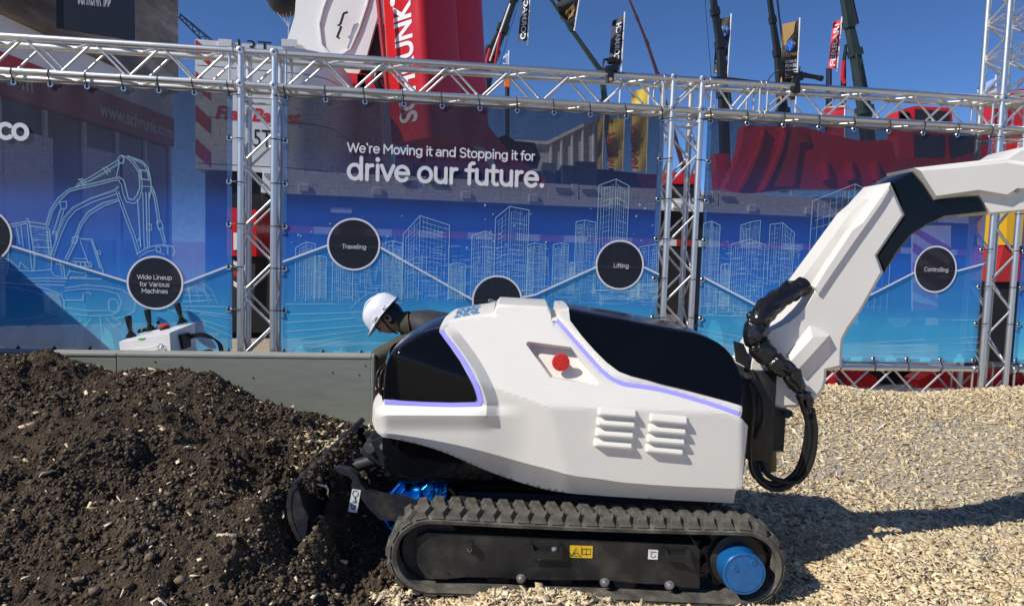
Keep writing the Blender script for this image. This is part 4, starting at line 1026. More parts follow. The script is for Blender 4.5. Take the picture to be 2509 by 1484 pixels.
def track(y0, sgn, label):
    """y0: outer face; sgn +1 when the belt lies beyond it"""
    ya, yb = y0, y0 + sgn * .185; out, inn = track_path(TR + .012), track_path(TR - .014)
    n = len(out); b = MB()
    prof = [(out, ya + sgn * .010), (out, yb - sgn * .01), (inn, yb - sgn * .004), (inn, ya + sgn * .004)]
    rows = [[Vector((p[0], y, p[1])) for p in P] for P, y in prof]; mid = [Vector(((o[0] + i[0]) / 2, ya, (o[1] + i[1]) / 2)) for o, i in zip(out, inn)]
    rows = rows + [mid]; rows.append(rows[0]); b.loft(rows, 0, True)
    tr = child('rubber_track', b.mesh('rubber_track', smooth=40), m_rub, mach, label=label)
    for k, (x, z, a) in enumerate(resample(track_path(TR + .012), 52)):
        M = Matrix.Translation((x, ya, z)) @ Matrix.Rotation(-a, 4, 'Y') @ Matrix.Diagonal((1, sgn, -1, 1))
        M = Matrix.Translation((x, ya, z)) @ Matrix(((math.cos(a), 0, -math.sin(a), 0), (0, 1, 0, 0), (math.sin(a), 0, math.cos(a), 0), (0, 0, 0, 1))) @ Matrix.Diagonal((1, sgn, 1, 1))
        child('lug', LUG, None, tr, M)
    # rubber side ribs between the lugs
    return tr
def zpt(zx, zy, Y): return at(903.2 + .43023 * zx, 1174.9 + .43023 * zy, Y)
FR = [(275, 330), (330, 300), (1860, 370), (1885, 400), (1885, 615), (1790, 612), (1700, 595), (1560, 590), (1420, 575), (1280, 570), (1060, 570), (860, 565), (740, 555), (540, 553), (440, 565), (345, 562), (300, 520), (275, 480)]
for far in (False, True):
    yo = 2.45 if not far else 2 * YC - 2.45; sg = -1 if far else 1
    track(yo, sg, 'far rubber track' if far else 'near rubber track, dusty, with tread lugs')
    P = [zpt(x, y, 2.485) for x, y in FR]
    if far: P = [mir(p) for p in P]
    b = MB(); b.prism(P, (0, sg * .15, 0)); fr = child('track_frame', b.mesh('track_frame'), m_iron, mach)
    b = MB()
    c = Vector((TC1.x, yo + sg * .09, TC1.z)); teeth = []
    for k in range(44):
        r = .128 if k % 4 in (0, 1) else .108; a = 2 * math.pi * k / 44; teeth.append(c + Vector((r * math.cos(a), 0, r * math.sin(a))))
    b.prism(teeth, (0, sg * .05, 0)); b.cyl(c - Vector((0, sg * .03, 0)), c, .10, 28)
    sp = child('sprocket', b.mesh('sprocket', smooth=30), m_iron, mach)
    if not far:
        M = Matrix.Translation(zpt(2140, 535, 2.43)) @ bn
        b = MB(); b.lathe([(0, -.10), (.076, -.10), (.076, -.002), (.073, .002), (.067, .002), (.0665, -.001), (.065, -.001), (.0645, .003), (0, .003)], M, 40)
        hub = child('hub', b.mesh('hub', smooth=35), m_blue, sp, label='blue painted hub cap of the sprocket')
        for (x, y) in ((2085, 507), (2192, 470)):
            pb = zpt(x, y, 2.4265); b = MB(); b.lathe([(0, -.004), (.013, -.004), (.013, .001), (.0115, .002), (.005, .002), (.0045, -.001), (0, -.001)], Matrix.Translation(pb) @ bn, 18); child('plug_boss', b.mesh('plug_boss', smooth=35), m_blue, sp)
    b = MB()
    for k in range(4):
        c2 = Vector((-.02 + k * .23, yo + sg * .06, .072)); b = MB(); b.cyl(c2, c2 + Vector((0, sg * .11, 0)), .042, 20); child('roller', b.mesh('roller', smooth=40), m_iron, fr)
    b = MB(); c2 = Vector((TC0.x, yo + sg * .06, TC0.z)); b.cyl(c2, c2 + Vector((0, sg * .11, 0)), .112, 28)
    child('idler', b.mesh('idler', smooth=40), m_iron, fr)
    if far: continue
    nut = MB(); nut.lathe([(0, 0), (.014, 0), (.014, .003), (.0095, .004), (.0095, .011), (.006, .013), (0, .013)], None, 12); NUT = nut.mesh('nut', smooth=30); NUT.materials.append(mat('dull_zinc', (.42, .41, .39), .5, .9, noise=(40, .3)))
    for (x, y, s) in ((868, 560, 1.25), (1343, 582, 1.25), (1712, 597, 1.25), (970, 437, .85), (1058, 397, .85), (575, 397, .6), (1764, 432, .5)):
        child('nut', NUT, None, fr, Matrix.Translation(zpt(x, y, 2.483)) @ bn @ Matrix.Scale(s, 4))
    for (x, y) in ((343, 523), (453, 526), (560, 532)):
        b = MB(); b.cyl(zpt(x, y, 2.4845), zpt(x, y, 2.484), .006, 12); child('hole', b.mesh('hole'), m_black, fr)
    def quad(x0, y0, x1, y1, x2, y2, x3, y3, d, mm, nm, par, th=.002):
        b = MB(); b.prism([zpt(x0, y0, d), zpt(x1, y1, d), zpt(x2, y2, d), zpt(x3, y3, d)], (0, th, 0)); return child(nm, b.mesh(nm), mm, par)
    st = quad(1147, 373, 1277, 377, 1274, 446, 1145, 441, 2.4825, m_yel, 'warning_sticker', fr)
    q = MB()
    for P in ([(1157, 432), (1181, 388), (1205, 434)],):
        pts3 = [zpt(x, y, 2.4822) for x, y in P]; q.tube(pts3 + pts3[:1], .0013, 5)
    q.tube([zpt(1216, 392, 2.4822), zpt(1264, 394, 2.4822), zpt(1263, 424, 2.4822), zpt(1215, 422, 2.4822), zpt(1216, 392, 2.4822)], .0013, 5); q.tube([zpt(1240, 393, 2.4822), zpt(1239, 428, 2.4822)], .001, 5)
    q.tube([zpt(1212, 376, 2.4822), zpt(1210, 443, 2.4822)], .0006, 4); q.tube([zpt(1168, 424, 2.4822), zpt(1180, 412, 2.4822), zpt(1194, 424, 2.4822)], .0016, 5)
    child('pictogram', q.mesh('pictogram'), m_ink, st)
    st = quad(1594, 397, 1649, 400, 1646, 454, 1591, 451, 2.4825, m_stk, 'tie_down_sticker', fr)
    q = MB(); ring = [zpt(1620 + 13 * math.cos(a), 428 + 14 * math.sin(a), 2.4822) for a in [k * .5 for k in range(10)]]; q.tube(ring, .0011, 5); q.tube([zpt(1602, 408, 2.4822), zpt(1640, 411, 2.4822)], .0012, 5); child('pictogram', q.mesh('pictogram'), m_ink, st)
    b = MB(); b.prism([zpt(x, y, 2.462) for x, y in ((920, 370), (932, 372), (945, 405), (1085, 412), (1095, 380), (1106, 382), (1102, 455), (925, 452))], (0, .022, 0)); child('mounting_bracket', b.mesh('mounting_bracket'), m_iron, fr)
    b = MB(); b.prism([zpt(x, y, 2.455) for x, y in ((1690, 402), (1703, 405), (1710, 425), (1815, 425), (1820, 405), (1835, 407), (1838, 450), (1858, 515), (1820, 495), (1790, 468), (1690, 455))], (0, .03, 0)); child('tie_down_hook', b.mesh('tie_down_hook'), m_iron, fr)
    b = MB(); b.prism([zpt(x, y, 2.458) for x, y in ((566, 362), (590, 365), (583, 405), (566, 405))], (0, .026, 0)); child('pin', b.mesh('pin'), m_iron, fr)
b = MB()
b.bbox((.30, YC, .225), (1.0, .40, .18), .02); b.cyl((.34, YC, .30), (.34, YC, .42), .19, 36); b.bbox((.40, YC, .43), (.7, .36, .04), .01)
child('chassis', b.mesh('chassis', smooth=35), mat('matt_black_steel', (.008, .008, .009), .6), mach)

# ---- dozer blade
def zb_(zx, zy, Y): return at(697.6 + .20786 * zx, 1013.3 + .20786 * zy, Y)
def blade_prof(off):   # (x, z), face on the left
    return [(-.745 + off, .405), (-.772 + off, .39), (-.778 + off, .34), (-.772 + off, .29), (-.755 + off, .245), (-.73 + off, .21)]
ya, yb = 2.47, 3.36; b = MB(); rows = []
for off in (0, .016):
    pr_ = blade_prof(off)
    rows.append([Vector((x + .0, ya, z - .01)) for x, z in pr_]); rows.append([Vector((x + .05, yb, z + .02)) for x, z in pr_])
b.loft([rows[0], rows[1]]); b.loft([rows[2], rows[3]])
b.strip(rows[0], rows[2]); b.strip(rows[1], rows[3]); b.strip([rows[0][0], rows[1][0]], [rows[2][0], rows[3][0]]); b.strip([rows[0][-1], rows[1][-1]], [rows[2][-1], rows[3][-1]])
bld = child('dozer_blade', b.mesh('dozer_blade', smooth=35), m_blade, mach)
b = MB(); b.tube([(-.75, ya - .002, .40), (-.70, yb + .001, .425)], .012, 8); child('top_rail', b.mesh('top_rail', smooth=40), m_blade, bld)
for yy in (ya + .003, yb - .013):
    dx = .05 if yy > 3 else 0
    b = MB(); b.prism([(x + dx, yy, z) for x, z in ((-.768, .388), (-.738, .394), (-.722, .33), (-.700, .285), (-.712, .20), (-.738, .20), (-.762, .25), (-.774, .32))], (0, .010, 0)); child('end_plate', b.mesh('end_plate'), m_blade, bld)
b = MB(); b.tube([zb_(400, 835, 2.56), zb_(490, 855, 2.56), zb_(510, 890, 2.56), zb_(503, 950, 2.56)], .004, 8); child('shackle', b.mesh('shackle', smooth=60), m_zinc, bld)
ARM = [(575, 650), (640, 630), (760, 660), (850, 720), (900, 830), (960, 900), (1100, 960), (1400, 1000), (1720, 1040), (1500, 1170), (1330, 1265), (1130, 1250), (1000, 1130), (900, 1000), (780, 850), (800, 790), (760, 740), (640, 700)]
for far in (False, True):
    P = [zb_(x, y, 2.64) for x, y in ARM]
    if far: P = [mir(p) for p in P]
    b = MB(); b.prism(P, (0, -.04 if far else .04, 0)); child('push_arm', b.mesh('push_arm'), m_blade, bld)
st = MB(); st.prism([zb_(x, y, 2.637) for x, y in ((795, 885), (898, 900), (850, 1165), (745, 1150))], (0, .002, 0)); st = child('lifting_sticker', st.mesh('lifting_sticker'), m_stk, bld)
q = MB(); c0 = (833, 940); q.tube([zb_(c0[0] + 33 * math.cos(a), c0[1] + 36 * math.sin(a), 2.6365) for a in [k * .45 for k in range(15)]], .0012, 5)
q.tube([zb_(830, 978, 2.6365), zb_(826, 1000, 2.6365), zb_(838, 1010, 2.6365), zb_(838, 1028, 2.6365), zb_(820, 1038, 2.6365), zb_(802, 1026, 2.6365)], .0024, 5); q.tube([zb_(768, 1042, 2.6365), zb_(868, 1056, 2.6365)], .0006, 4)
q.tube([zb_(770, 1068, 2.6365), zb_(850, 1080, 2.6365)], .0014, 5); q.tube([zb_(782, 1072, 2.6365), zb_(790, 1120, 2.6365), zb_(815, 1130, 2.6365), zb_(832, 1080, 2.6365)], .0014, 5); q.tube([zb_(822, 1088, 2.6365), zb_(805, 1095, 2.6365), zb_(818, 1105, 2.6365), zb_(800, 1115, 2.6365)], .0012, 5)
child('pictogram', q.mesh('pictogram'), m_ink, st)
b = MB(); b.bbox((-.52, YC, .40), (.16, .10, .085), .012, Matrix.Rotation(.55, 3, 'Y')); b.cyl((-.50, YC - .07, .44), (-.50, YC + .07, .44), .035, 20); b.cyl((-.66, YC, .33), (-.38, YC, .42), .028, 16)
b.prism([(-.55, YC - .10, .47), (-.48, YC - .10, .50), (-.43, YC - .10, .44), (-.50, YC - .10, .37)], (0, .025, 0))
cyl_ = child('blade_cylinder', b.mesh('blade_cylinder', smooth=35), m_blade, mach)
b = MB(); b.cyl((-.50, YC - .115, .455), (-.50, YC - .07, .455), .012, 12); child('pin', b.mesh('pin', smooth=40), m_zinc, cyl_)
b = MB(); b.lathe([(0, 0), (.02, 0), (.022, .01)], Matrix.Translation((-.56, YC - .06, .435)) @ bn, 12); child('fitting', b.mesh('fitting', smooth=40), m_zinc, cyl_)
# ---- blue drive unit
MC = Matrix.Translation(at(1010, 1215, 2.66)) @ Matrix.Rotation(math.radians(-62), 4, 'X') @ Matrix.Rotation(.0, 4, 'Z')
MC = Matrix.Translation(at(1012, 1222, 2.70)) @ (Vector((-.42, -.55, .72)).to_track_quat('Z', 'Y').to_matrix().to_4x4())
b = MB(); b.lathe([(0, -.16), (.125, -.16), (.125, -.03), (.138, -.028), (.138, -.014), (.122, -.012), (.122, -.002), (.112, 0), (.112, .008), (.102, .01), (.098, .018), (.088, .02), (.085, .012), (.05, .012), (.047, .03), (.03, .034), (0, .034)], MC, 40)
drv = child('drive_motor', b.mesh('drive_motor', smooth=32), m_ano, mach, label='shiny metallic blue drive unit under the black belly')
for k in range(12):
    a = k * math.pi / 6; c, s_ = math.cos(a), math.sin(a)
    b = MB(); b.cyl(MC @ Vector((c * .045, s_ * .045, .010)), MC @ Vector((c * .084, s_ * .084, .012)), .004, 8); child('rib', b.mesh('rib', smooth=50), m_ano, drv)
    b = MB(); b.cyl(MC @ Vector((c * .130, s_ * .130, -.016)), MC @ Vector((c * .130, s_ * .130, -.006)), .007, 8); child('bolt', b.mesh('bolt', smooth=50), m_ano, drv)
b = MB(); b.bbox(at(1066, 1208, 2.70), (.035, .05, .06), .006); child('port', b.mesh('port', smooth=35), m_ano, drv)

# ---- boom
def offset_poly(P, d):
    n = len(P); A = sum(P[i][0] * P[(i + 1) % n][1] - P[(i + 1) % n][0] * P[i][1] for i in range(n)); s = 1 if A > 0 else -1; out = []
    for i in range(n):
        a, p, c = P[i - 1], P[i], P[(i + 1) % n]
        e1 = Vector((p[0] - a[0], p[1] - a[1])).normalized(); e2 = Vector((c[0] - p[0], c[1] - p[1])).normalized()
        n1 = Vector((-e1.y, e1.x)) * s; n2 = Vector((-e2.y, e2.x)) * s; m = (n1 + n2)
        m = m.normalized() if m.length > 1e-6 else n1; k = d / max(.45, m.dot(n1)); out.append((p[0] + m.x * k, p[1] + m.y * k))
    return out
def slab(P, y0, y1, ch=.014, chpx=5, b=None, mid=None):
    """chamfered plate with the side view P, from y0 to y1"""
    b = b or MB(); I = offset_poly(P, chpx)
    W = [at(x, y, y0 + ch) for x, y in P]; Wi = [at(x, y, y0) for x, y in I]
    rows = [Wi, W, [Vector((p.x, y1 - ch, p.z)) for p in W], [Vector((p.x, y1, p.z)) for p in Wi]]
    b.loft(rows, 0, True); n = len(P)
    for r, flip in ((rows[0], False), (rows[3], True)):
        F = tess(I); b.add(r, [tuple(reversed(t)) if flip else t for t in F])
    return b
def tess(I):
    v, e, f, *_ = delaunay_2d_cdt([Vector(p) for p in I], [(i, (i + 1) % len(I)) for i in range(len(I))], [], 0, 1e-6)
    vx = np.array([p[:] for p in v]); c = np.array([vx[list(t)].mean(0) for t in f]); k = inside(c[:, 0], c[:, 1], I)
    return [t for t, q in zip(f, k) if q]
LB = [(2181, 447), (2216.8, 527), (2149.5, 625.8), (2164.2, 665.8), (2136, 716), (2109.5, 762.5), (2080, 804.6), (2066, 831), (2063, 862), (2062.4, 899), (2025, 907.7), (2024, 930), (2018, 952), (2000, 977), (1980, 989), (1950, 997), (1915, 998), (1882, 989), (1858, 968), (1842, 940), (1836, 912), (1838, 885), (1850, 860), (1886.6, 804.6), (1908, 796), (1930, 785), (1954, 766), (1975, 741), (1989, 718), (2010, 684), (2050, 625), (2100, 553), (2152, 478)]
bo = child('boom', slab(LB, 2.80, 3.04, .016, 6).mesh('boom', smooth=32), m_white, mach, label='white cranked boom with black elbow')
Bs = [at(x, y, 2.806) for x, y in ((1983, 792), (2033, 820), (2036, 874), (1977, 937), (1926, 868))]; Ts = [at(x, y, 2.768) for x, y in ((1991, 826), (2029, 824), (1957, 903), (1938, 884))]
b = MB(); b.add(Bs + Ts, [(5, 6, 7, 8), (0, 4, 8, 5), (0, 5, 6, 1), (1, 6, 7, 3, 2), (4, 3, 7, 8)])
child('boom_rib', b.mesh('boom_rib', smooth=20), m_white, bo)
# raised spine along the upper edge of the boom
SP = [(1993, 702), (2022, 655), (2062, 596), (2085, 560), (2112, 540), (2150, 486), (2176, 452), (2181, 462), (2158, 500), (2120, 554), (2090, 596), (2040, 668), (2004, 722)]
b = slab([(x + 2, y + 2) for x, y in SP], 2.785, 2.84, .012, 3); child('boom_spine', b.mesh('boom_spine', smooth=32), m_white, bo)
b = MB(); b.prism([at(x, y, 2.86) for x, y in ((1960, 690), (1990, 712), (2160, 478), (2120, 490), (2085, 520))], (0, .12, 0)); child('boom_back', b.mesh('boom_back'), m_white, bo)
EL = [(2187, 448), (2236, 420), (2262, 450), (2288, 490), (2395, 482), (2420, 519), (2360, 526), (2315.6, 531), (2270, 552), (2231.5, 577), (2200, 616), (2168.4, 667), (2151, 627), (2218, 528)]
child('elbow_cover', slab(EL, 2.806, 3.034, .01, 3).mesh('elbow_cover', smooth=32), m_gloss, bo, label='black elbow cover of the boom')
UA1 = [(2240, 411), (2330, 404), (2466, 390), (2505, 396), (2620, 380), (2620, 470), (2495, 470), (2469, 486), (2398.7, 474), (2290, 489.5)]
UA0 = [(2236, 412), (2330, 401), (2466, 386), (2500, 364), (2640, 330), (2820, 380), (2900, 520), (2880, 560), (2780, 500), (2640, 505), (2509, 518), (2424, 526), (2396, 482), (2290, 489)]
child('arm_shell', slab(UA1, 2.782, 2.86, .03, 9).mesh('arm_shell', smooth=25), m_white, bo)
child('upper_arm', slab(UA0, 2.81, 3.03, .014, 5).mesh('upper_arm', smooth=32), m_white, bo)
b = MB(); b.tube([at(2487, 470, 2.795), at(2503, 430, 2.795)], .010, 10); child('grip_slot', b.mesh('grip_slot', smooth=50), mat('grey_insert', (.22, .24, .28), .5), bo)
ST = [(2820, 400), (2895, 500), (2960, 760), (2990, 1010), (2955, 1015), (2880, 780), (2800, 520)]
child('stick', slab(ST, 2.84, 3.0, .012, 4).mesh('stick', smooth=32), m_white, bo)
b = MB(); BK = [(2940, 1000), (3000, 1000), (3060, 1090), (3030, 1180), (2960, 1200), (2930, 1120)]; b.prism([at(x, y, 2.75) for x, y in BK], (0, .36, 0)); child('bucket', b.mesh('bucket'), m_iron, bo)
# swing post
b = MB()
b.prism([at(x, y, 2.86) for x, y in ((1832, 985), (1942, 1008), (1944, 1020), (1925, 1022), (1920, 1106), (1850, 1100), (1838, 1060))], (0, .14, 0)); b.bbox(at(1838, 1000, 2.92), (.10, .3, .36), .01)
b.cyl(at(1888, 1016, 2.85), at(1888, 1016, 2.83), .016, 14); b.cyl(at(1930, 1016, 2.85), at(1930, 1016, 2.83), .014, 14)
b.prism([at(x, y, 2.8) for x, y in ((1806, 838), (1822, 842), (1836, 875), (1830, 900), (1812, 890))], (0, .05, 0))
pst = child('swing_post', b.mesh('swing_post', smooth=35), m_iron, mach)
b = MB(); b.cyl(at(1876, 1095, 2.92), at(1876, 1150, 2.92), .043, 24); child('pivot_tube', b.mesh('pivot_tube', smooth=40), mat('olive_steel', (.10, .09, .05), .4, .6), pst)
# hoses
def spline(P, n=8):
    P = [Vector(p) for p in P]; Q = [P[0] * 2 - P[1]] + P + [P[-1] * 2 - P[-2]]; out = []
    for i in range(1, len(Q) - 2):
        for k in range(n):
            t = k / n; a, b_, c, d = Q[i - 1], Q[i], Q[i + 1], Q[i + 2]
            out.append(.5 * ((2 * b_) + (c - a) * t + (2 * a - 5 * b_ + 4 * c - d) * t * t + (3 * b_ - a - 3 * c + d) * t ** 3))
    return out + [P[-1]]
SL = spline([at(1973, 700, 2.83), at(1925, 722, 2.80), at(1880, 758, 2.77), at(1853, 800, 2.75), at(1856, 842, 2.74), at(1893, 880, 2.72), at(1935, 915, 2.71), at(1962, 960, 2.71), at(1977, 1010, 2.72)], 26)
b = MB(); n = 40; rows = []
t_ = np.linspace(0, 1, len(SL)); sn = np.random.default_rng(4)
fold = [(sn.random(), sn.random() * 6.283, sn.uniform(.012, .03), sn.uniform(-1, 1)) for _ in range(170)]
for i, p in enumerate(SL):
    tg = (SL[min(i + 1, len(SL) - 1)] - SL[max(0, i - 1)]).normalized(); up = Vector((0, -1, 0)); up = (up - tg * up.dot(tg)).normalized(); bi = tg.cross(up)
    r0 = .034 + .012 * math.sin(math.pi * min(1, t_[i] * 1.25)) - .016 * sm(.75, 1.0, t_[i])
    for tt in (.36, .5, .62, .74, .87): r0 -= .009 * math.exp(-((t_[i] - tt) / .010) ** 2)
    row = []
    for j in range(n):
        a = 2 * math.pi * j / n; d = 0
        for (ft, fa, fw, fs) in fold:
            da = math.atan2(math.sin(a - fa + fs * (t_[i] - ft) * 9), math.cos(a - fa + fs * (t_[i] - ft) * 9)); d += .0075 * math.exp(-((t_[i] - ft) / .028) ** 2 - (da / .26) ** 2) * (1 if fs > 0 else -1)
        row.append(p + (up * math.cos(a) + bi * math.sin(a)) * (r0 + d))
    rows.append(row)
b.loft(rows, 0, True); b.add(rows[0], [tuple(range(n))]); b.add(rows[-1], [tuple(range(n))])
child('hose_sleeve', b.mesh('hose_sleeve', smooth=75), m_vinyl, mach, label='wrinkled shiny black vinyl sleeve round the hoses')
def hose(P, r, label=None, n=10):
    b = MB(); b.tube(spline(P), r, n); return child('hose', b.mesh('hose', smooth=60), m_hose, mach, label=label)
hose([at(1972, 1000, 2.73), at(1984, 1060, 2.74), at(1978, 1120, 2.76), at(1952, 1172, 2.78), at(1912, 1196, 2.8), at(1872, 1186, 2.82), at(1848, 1150, 2.84), at(1842, 1080, 2.86)], .013)
hose([at(1990, 1000, 2.72), at(1998, 1060, 2.73), at(1988, 1130, 2.74), at(1958, 1176, 2.76), at(1915, 1178, 2.78), at(1880, 1160, 2.8), at(1862, 1120, 2.84)], .011)
hose([at(1980, 960, 2.74), at(1978, 1060, 2.76), at(1960, 1140, 2.78), at(1925, 1178, 2.8), at(1880, 1182, 2.82), at(1856, 1150, 2.84), at(1850, 1060, 2.88)], .012)
hose([at(1838, 925, 2.74), at(1868, 975, 2.72), at(1868, 1030, 2.73), at(1848, 1075, 2.78), at(1838, 1120, 2.84)], .009)
hose([at(1842, 905, 2.76), at(1858, 960, 2.74), at(1852, 1030, 2.76), at(1842, 1090, 2.82)], .007)
hose([at(1835, 940, 2.72), at(1846, 1000, 2.7), at(1838, 1100, 2.72), at(1845, 1160, 2.76), at(1890, 1200, 2.8)], .008)
hose([at(1960, 760, 2.87), at(1940, 790, 2.86), at(1900, 835, 2.84), at(1885, 870, 2.84)], .012)
hose([at(944, 892, 2.75), at(926, 912, 2.72), at(923, 945, 2.72), at(938, 972, 2.75)], .005); hose([at(946, 898, 2.78), at(934, 915, 2.76), at(932, 948, 2.76), at(942, 968, 2.78)], .005)

# ================================================================== WHAT STANDS BEHIND THE BANNERS
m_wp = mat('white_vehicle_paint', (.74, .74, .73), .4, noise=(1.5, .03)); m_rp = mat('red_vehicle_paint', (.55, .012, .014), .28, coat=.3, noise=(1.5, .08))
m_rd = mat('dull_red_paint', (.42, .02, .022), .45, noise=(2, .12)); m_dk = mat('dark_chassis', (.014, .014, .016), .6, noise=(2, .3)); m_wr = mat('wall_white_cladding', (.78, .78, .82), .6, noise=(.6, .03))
m_dg = mat('dark_green_boom', (.02, .035, .03), .4, noise=(1, .2)); m_bb = mat('black_boom', (.010, .011, .012), .4); m_navy = mat('navy_sign', (.018, .028, .045), .6)
m_mural = mat('mural_print', (.22, .17, .14), .6, noise=(.8, .5, (.6, .6, 2.2)), ramp=[(.05, .06, .085), (.20, .14, .10), (.38, .28, .20), (.60, .54, .54)])
m_grn = mat('green_grey_cabinet', (.10, .16, .13), .5); m_gls = mat('dark_glass', (.02, .022, .026), .12, spec=.6); m_hall = mat('pale_tent_canvas', (.62, .61, .58), .7, noise=(1.5, .04))
m_ylw = mat('yellow_cloth', (.72, .50, .06), .7); m_org = mat('orange_paint', (.75, .16, .02), .5); m_tyre = mat('tyre_rubber', (.014, .014, .015), .7)
m_lw = mat('white_lettering', (.75, .76, .78), .5); m_lr = mat('red_lettering', (.55, .02, .02), .5); m_lk = mat('black_lettering', (.012, .012, .014), .5)
def hz(px): return 742 - FPX * math.tan(PITCH) + (px - 1254.5) * ROLL
def zat(px, py, Y): return at(px, py, Y).z
def wprism(poly, off, smooth=None): b = MB(); b.prism(poly, off); return b.mesh('piece', smooth=smooth)
# ---- exhibition hall at the top left
XB = -7.45
def onb(px, py):
    d = ray(px, py); t = XB / d.x; p = d * t; return Vector((XB, p.y, p.z + CAM_H))
hall = thing('exhibition_hall', 'tall stand building at top left with a brown mural and navy sign', 'building', (XB, 12, 0))
zl = onb(0, 25).z; y0, y1 = 9.4, onb(438, 150).y
b = MB(); b.bbox((XB - 1.5, (y0 + y1) / 2, (zl + 7.0) / 2), (3.0, y1 - y0, 7.0 - zl), .02); mu = child('mural', b.mesh('mural'), m_mural, hall)
SQ = [at(157, 70, 10.6), at(331, 99, 12.2)]; sdv = SQ[1] - SQ[0]; sdv.z = 0; sgn_ = sdv.normalized().cross(Vector((0, 0, 1)))
zs_t = 6.6; b = MB(); b.prism([SQ[0], SQ[1], Vector((SQ[1].x, SQ[1].y, zs_t + .6)), Vector((SQ[0].x, SQ[0].y, zs_t))], -sgn_ * .12); sg = child('sign_board', b.mesh('sign_board'), m_navy, hall)
def ons(px, py): d = ray(px, py); t = (SQ[0] - Vector((0, 0, CAM_H))).dot(sgn_) / d.dot(sgn_); p = d * t; return Vector((p.x, p.y, p.z + CAM_H)) + sgn_ * (.01 if sgn_.y < 0 else .01)
me = text_fit('SCHRUNK', ons(189, 9), ons(247, 15) - ons(189, 9), (0, 0, 1), (ons(247, 15) - ons(189, 9)).length, .28, .03); child('lettering', me, m_lw, sg)
b = MB()
for xx in (254, 263): b.tube([ons(xx, -10), ons(xx + 2, 4), ons(xx - 1, 17)], [.05, .03, .015], 6)
child('horse_emblem', b.mesh('horse_emblem'), m_lw, sg)
zf = onb(0, 120).z; zf2 = zf - .62
b = MB(); b.bbox((XB - 1.62, (y0 + y1) / 2, (zl + zf) / 2 - .001), (3.0, y1 - y0 - .1, zl - zf - .004), .01); child('white_wall', b.mesh('white_wall'), m_wr, hall)
b = MB(); b.bbox((XB - 1.60, (y0 + y1) / 2, (zf + zf2) / 2), (3.06, y1 - y0 - .15, zf - zf2 - .004), .01); fa = child('red_fascia', b.mesh('red_fascia'), m_rd, hall)
for yy in (onb(0, 160).y - 1.95, onb(150, 160).y + 1.2):
    child('lettering', text_fit('www.schrunk.com', (XB - .066, yy, zf2 + .17), (0, 1, 0), (0, 0, 1), 2.75, None, .02), m_lw, fa)
b = MB(); b.bbox((XB - 1.7, (y0 + y1) / 2, zf2 / 2), (3.0, y1 - y0 - .2, zf2 - .01), .01); child('glass_front', b.mesh('glass_front'), m_gls, hall)
for k in range(7):
    yy = 9.6 + k * 1.05; b = MB(); b.bbox((XB - .19, yy, zf2 / 2), (.06, .10, zf2 - .02), .005); child('mullion', b.mesh('mullion'), m_wr, hall)
for k in (1, 3, 4):
    yy = 9.6 + k * 1.05; b = MB(); b.bbox((XB - .195, yy + .68, zf2 * .62), (.02, 1.15, zf2 * .5), .004); child('blind', b.mesh('blind'), m_wr, hall)
# ---- ballast stack
def bd(px): return 9.2 / (1 - 1.2e-4 * (px - 600))
L_, R_ = at(478, 300, bd(478)), at(735, 300, bd(735)); fd = (R_ - L_); fd.z = 0; fd.normalize(); sd = Vector((-fd.y, fd.x, 0))
W_ = (Vector((R_.x, R_.y, 0)) - Vector((L_.x, L_.y, 0))).length
plan = [(0, 0), (W_ - .1, 0)] + [(W_ - .1 + .55 * math.sin(a), .55 - .55 * math.cos(a)) for a in [.26 * k for k in range(1, 6)]] + [(W_ + .62, 1.3), (W_ + .75, 2.4), (0, 2.4)]
bal = thing('ballast_stack', 'stack of white crane counterweights lettered Flex Ballast', 'counterweight', (L_.x + 1, L_.y + 1, 0))
zz_ = [zat(478, 415, bd(478)), zat(478, 400, bd(478)), zat(478, 285, bd(478)), zat(478, 160, bd(478)), zat(478, 95, bd(478))]
prev = 0.08; slabs = []
for k, z in enumerate(zz_):
    if k == 0: b = MB(); b.prism([L_ * 0 + Vector((L_.x, L_.y, prev)) + fd * u + sd * v for u, v in [(.1, .1), (W_, .1), (W_, 2.3), (.1, 2.3)]], (0, 0, z - prev - .01)); child('base_frame', b.mesh('base_frame'), m_dk, bal)
    else:
        b = MB(); b.prism([Vector((L_.x, L_.y, prev + .008)) + fd * u + sd * v for u, v in plan], (0, 0, z - prev - .012)); slabs.append(child('slab', b.mesh('slab', smooth=30), m_wp, bal))
    prev = z
def bface(px, py, off=.004): d = ray(px, py); n = sd; t = (L_ - Vector((0, 0, CAM_H))).dot(n) / d.dot(n); p = d * t; return Vector((p.x, p.y, p.z + CAM_H)) - sd * off
w_ = lambda x0, x1, y: (bface(x1, y) - bface(x0, y)).length
child('lettering', text_fit('13T', bface(583, 130), fd, (0, 0, 1), w_(583, 665, 120), .17, .0), m_lk, slabs[3])
child('lettering', text_fit('Flex Ballast', bface(527, 290), fd, (0, 0, 1), w_(527, 738, 290), None, .03, .25), m_lr, slabs[1])
child('lettering', text_fit('65T', bface(600, 358), fd, (0, 0, 1), w_(600, 665, 350), .22, .0), m_lk, slabs[0])
for k in range(4):      # hazard stripes on the left end
    ya = 92 + k * 82
    P = [(479, ya), (515, ya + 34), (515, ya + 72), (479, ya + 40)]
    P = [(x, max(97, y)) for x, y in P]
    b = MB(); b.prism([bface(x, y, .006) for x, y in P], sd * .003); child('red_stripe', b.mesh('red_stripe'), m_rd, bal)
for (xa, xb) in ((536, 568), (690, 728)):
    b = MB(); b.prism([bface(x, y, .03) for x, y in ((xa, 97), (xb, 99), (xb, 116), (xa, 114))], sd * .03); child('lifting_pad', b.mesh('lifting_pad'), m_wp, slabs[3])
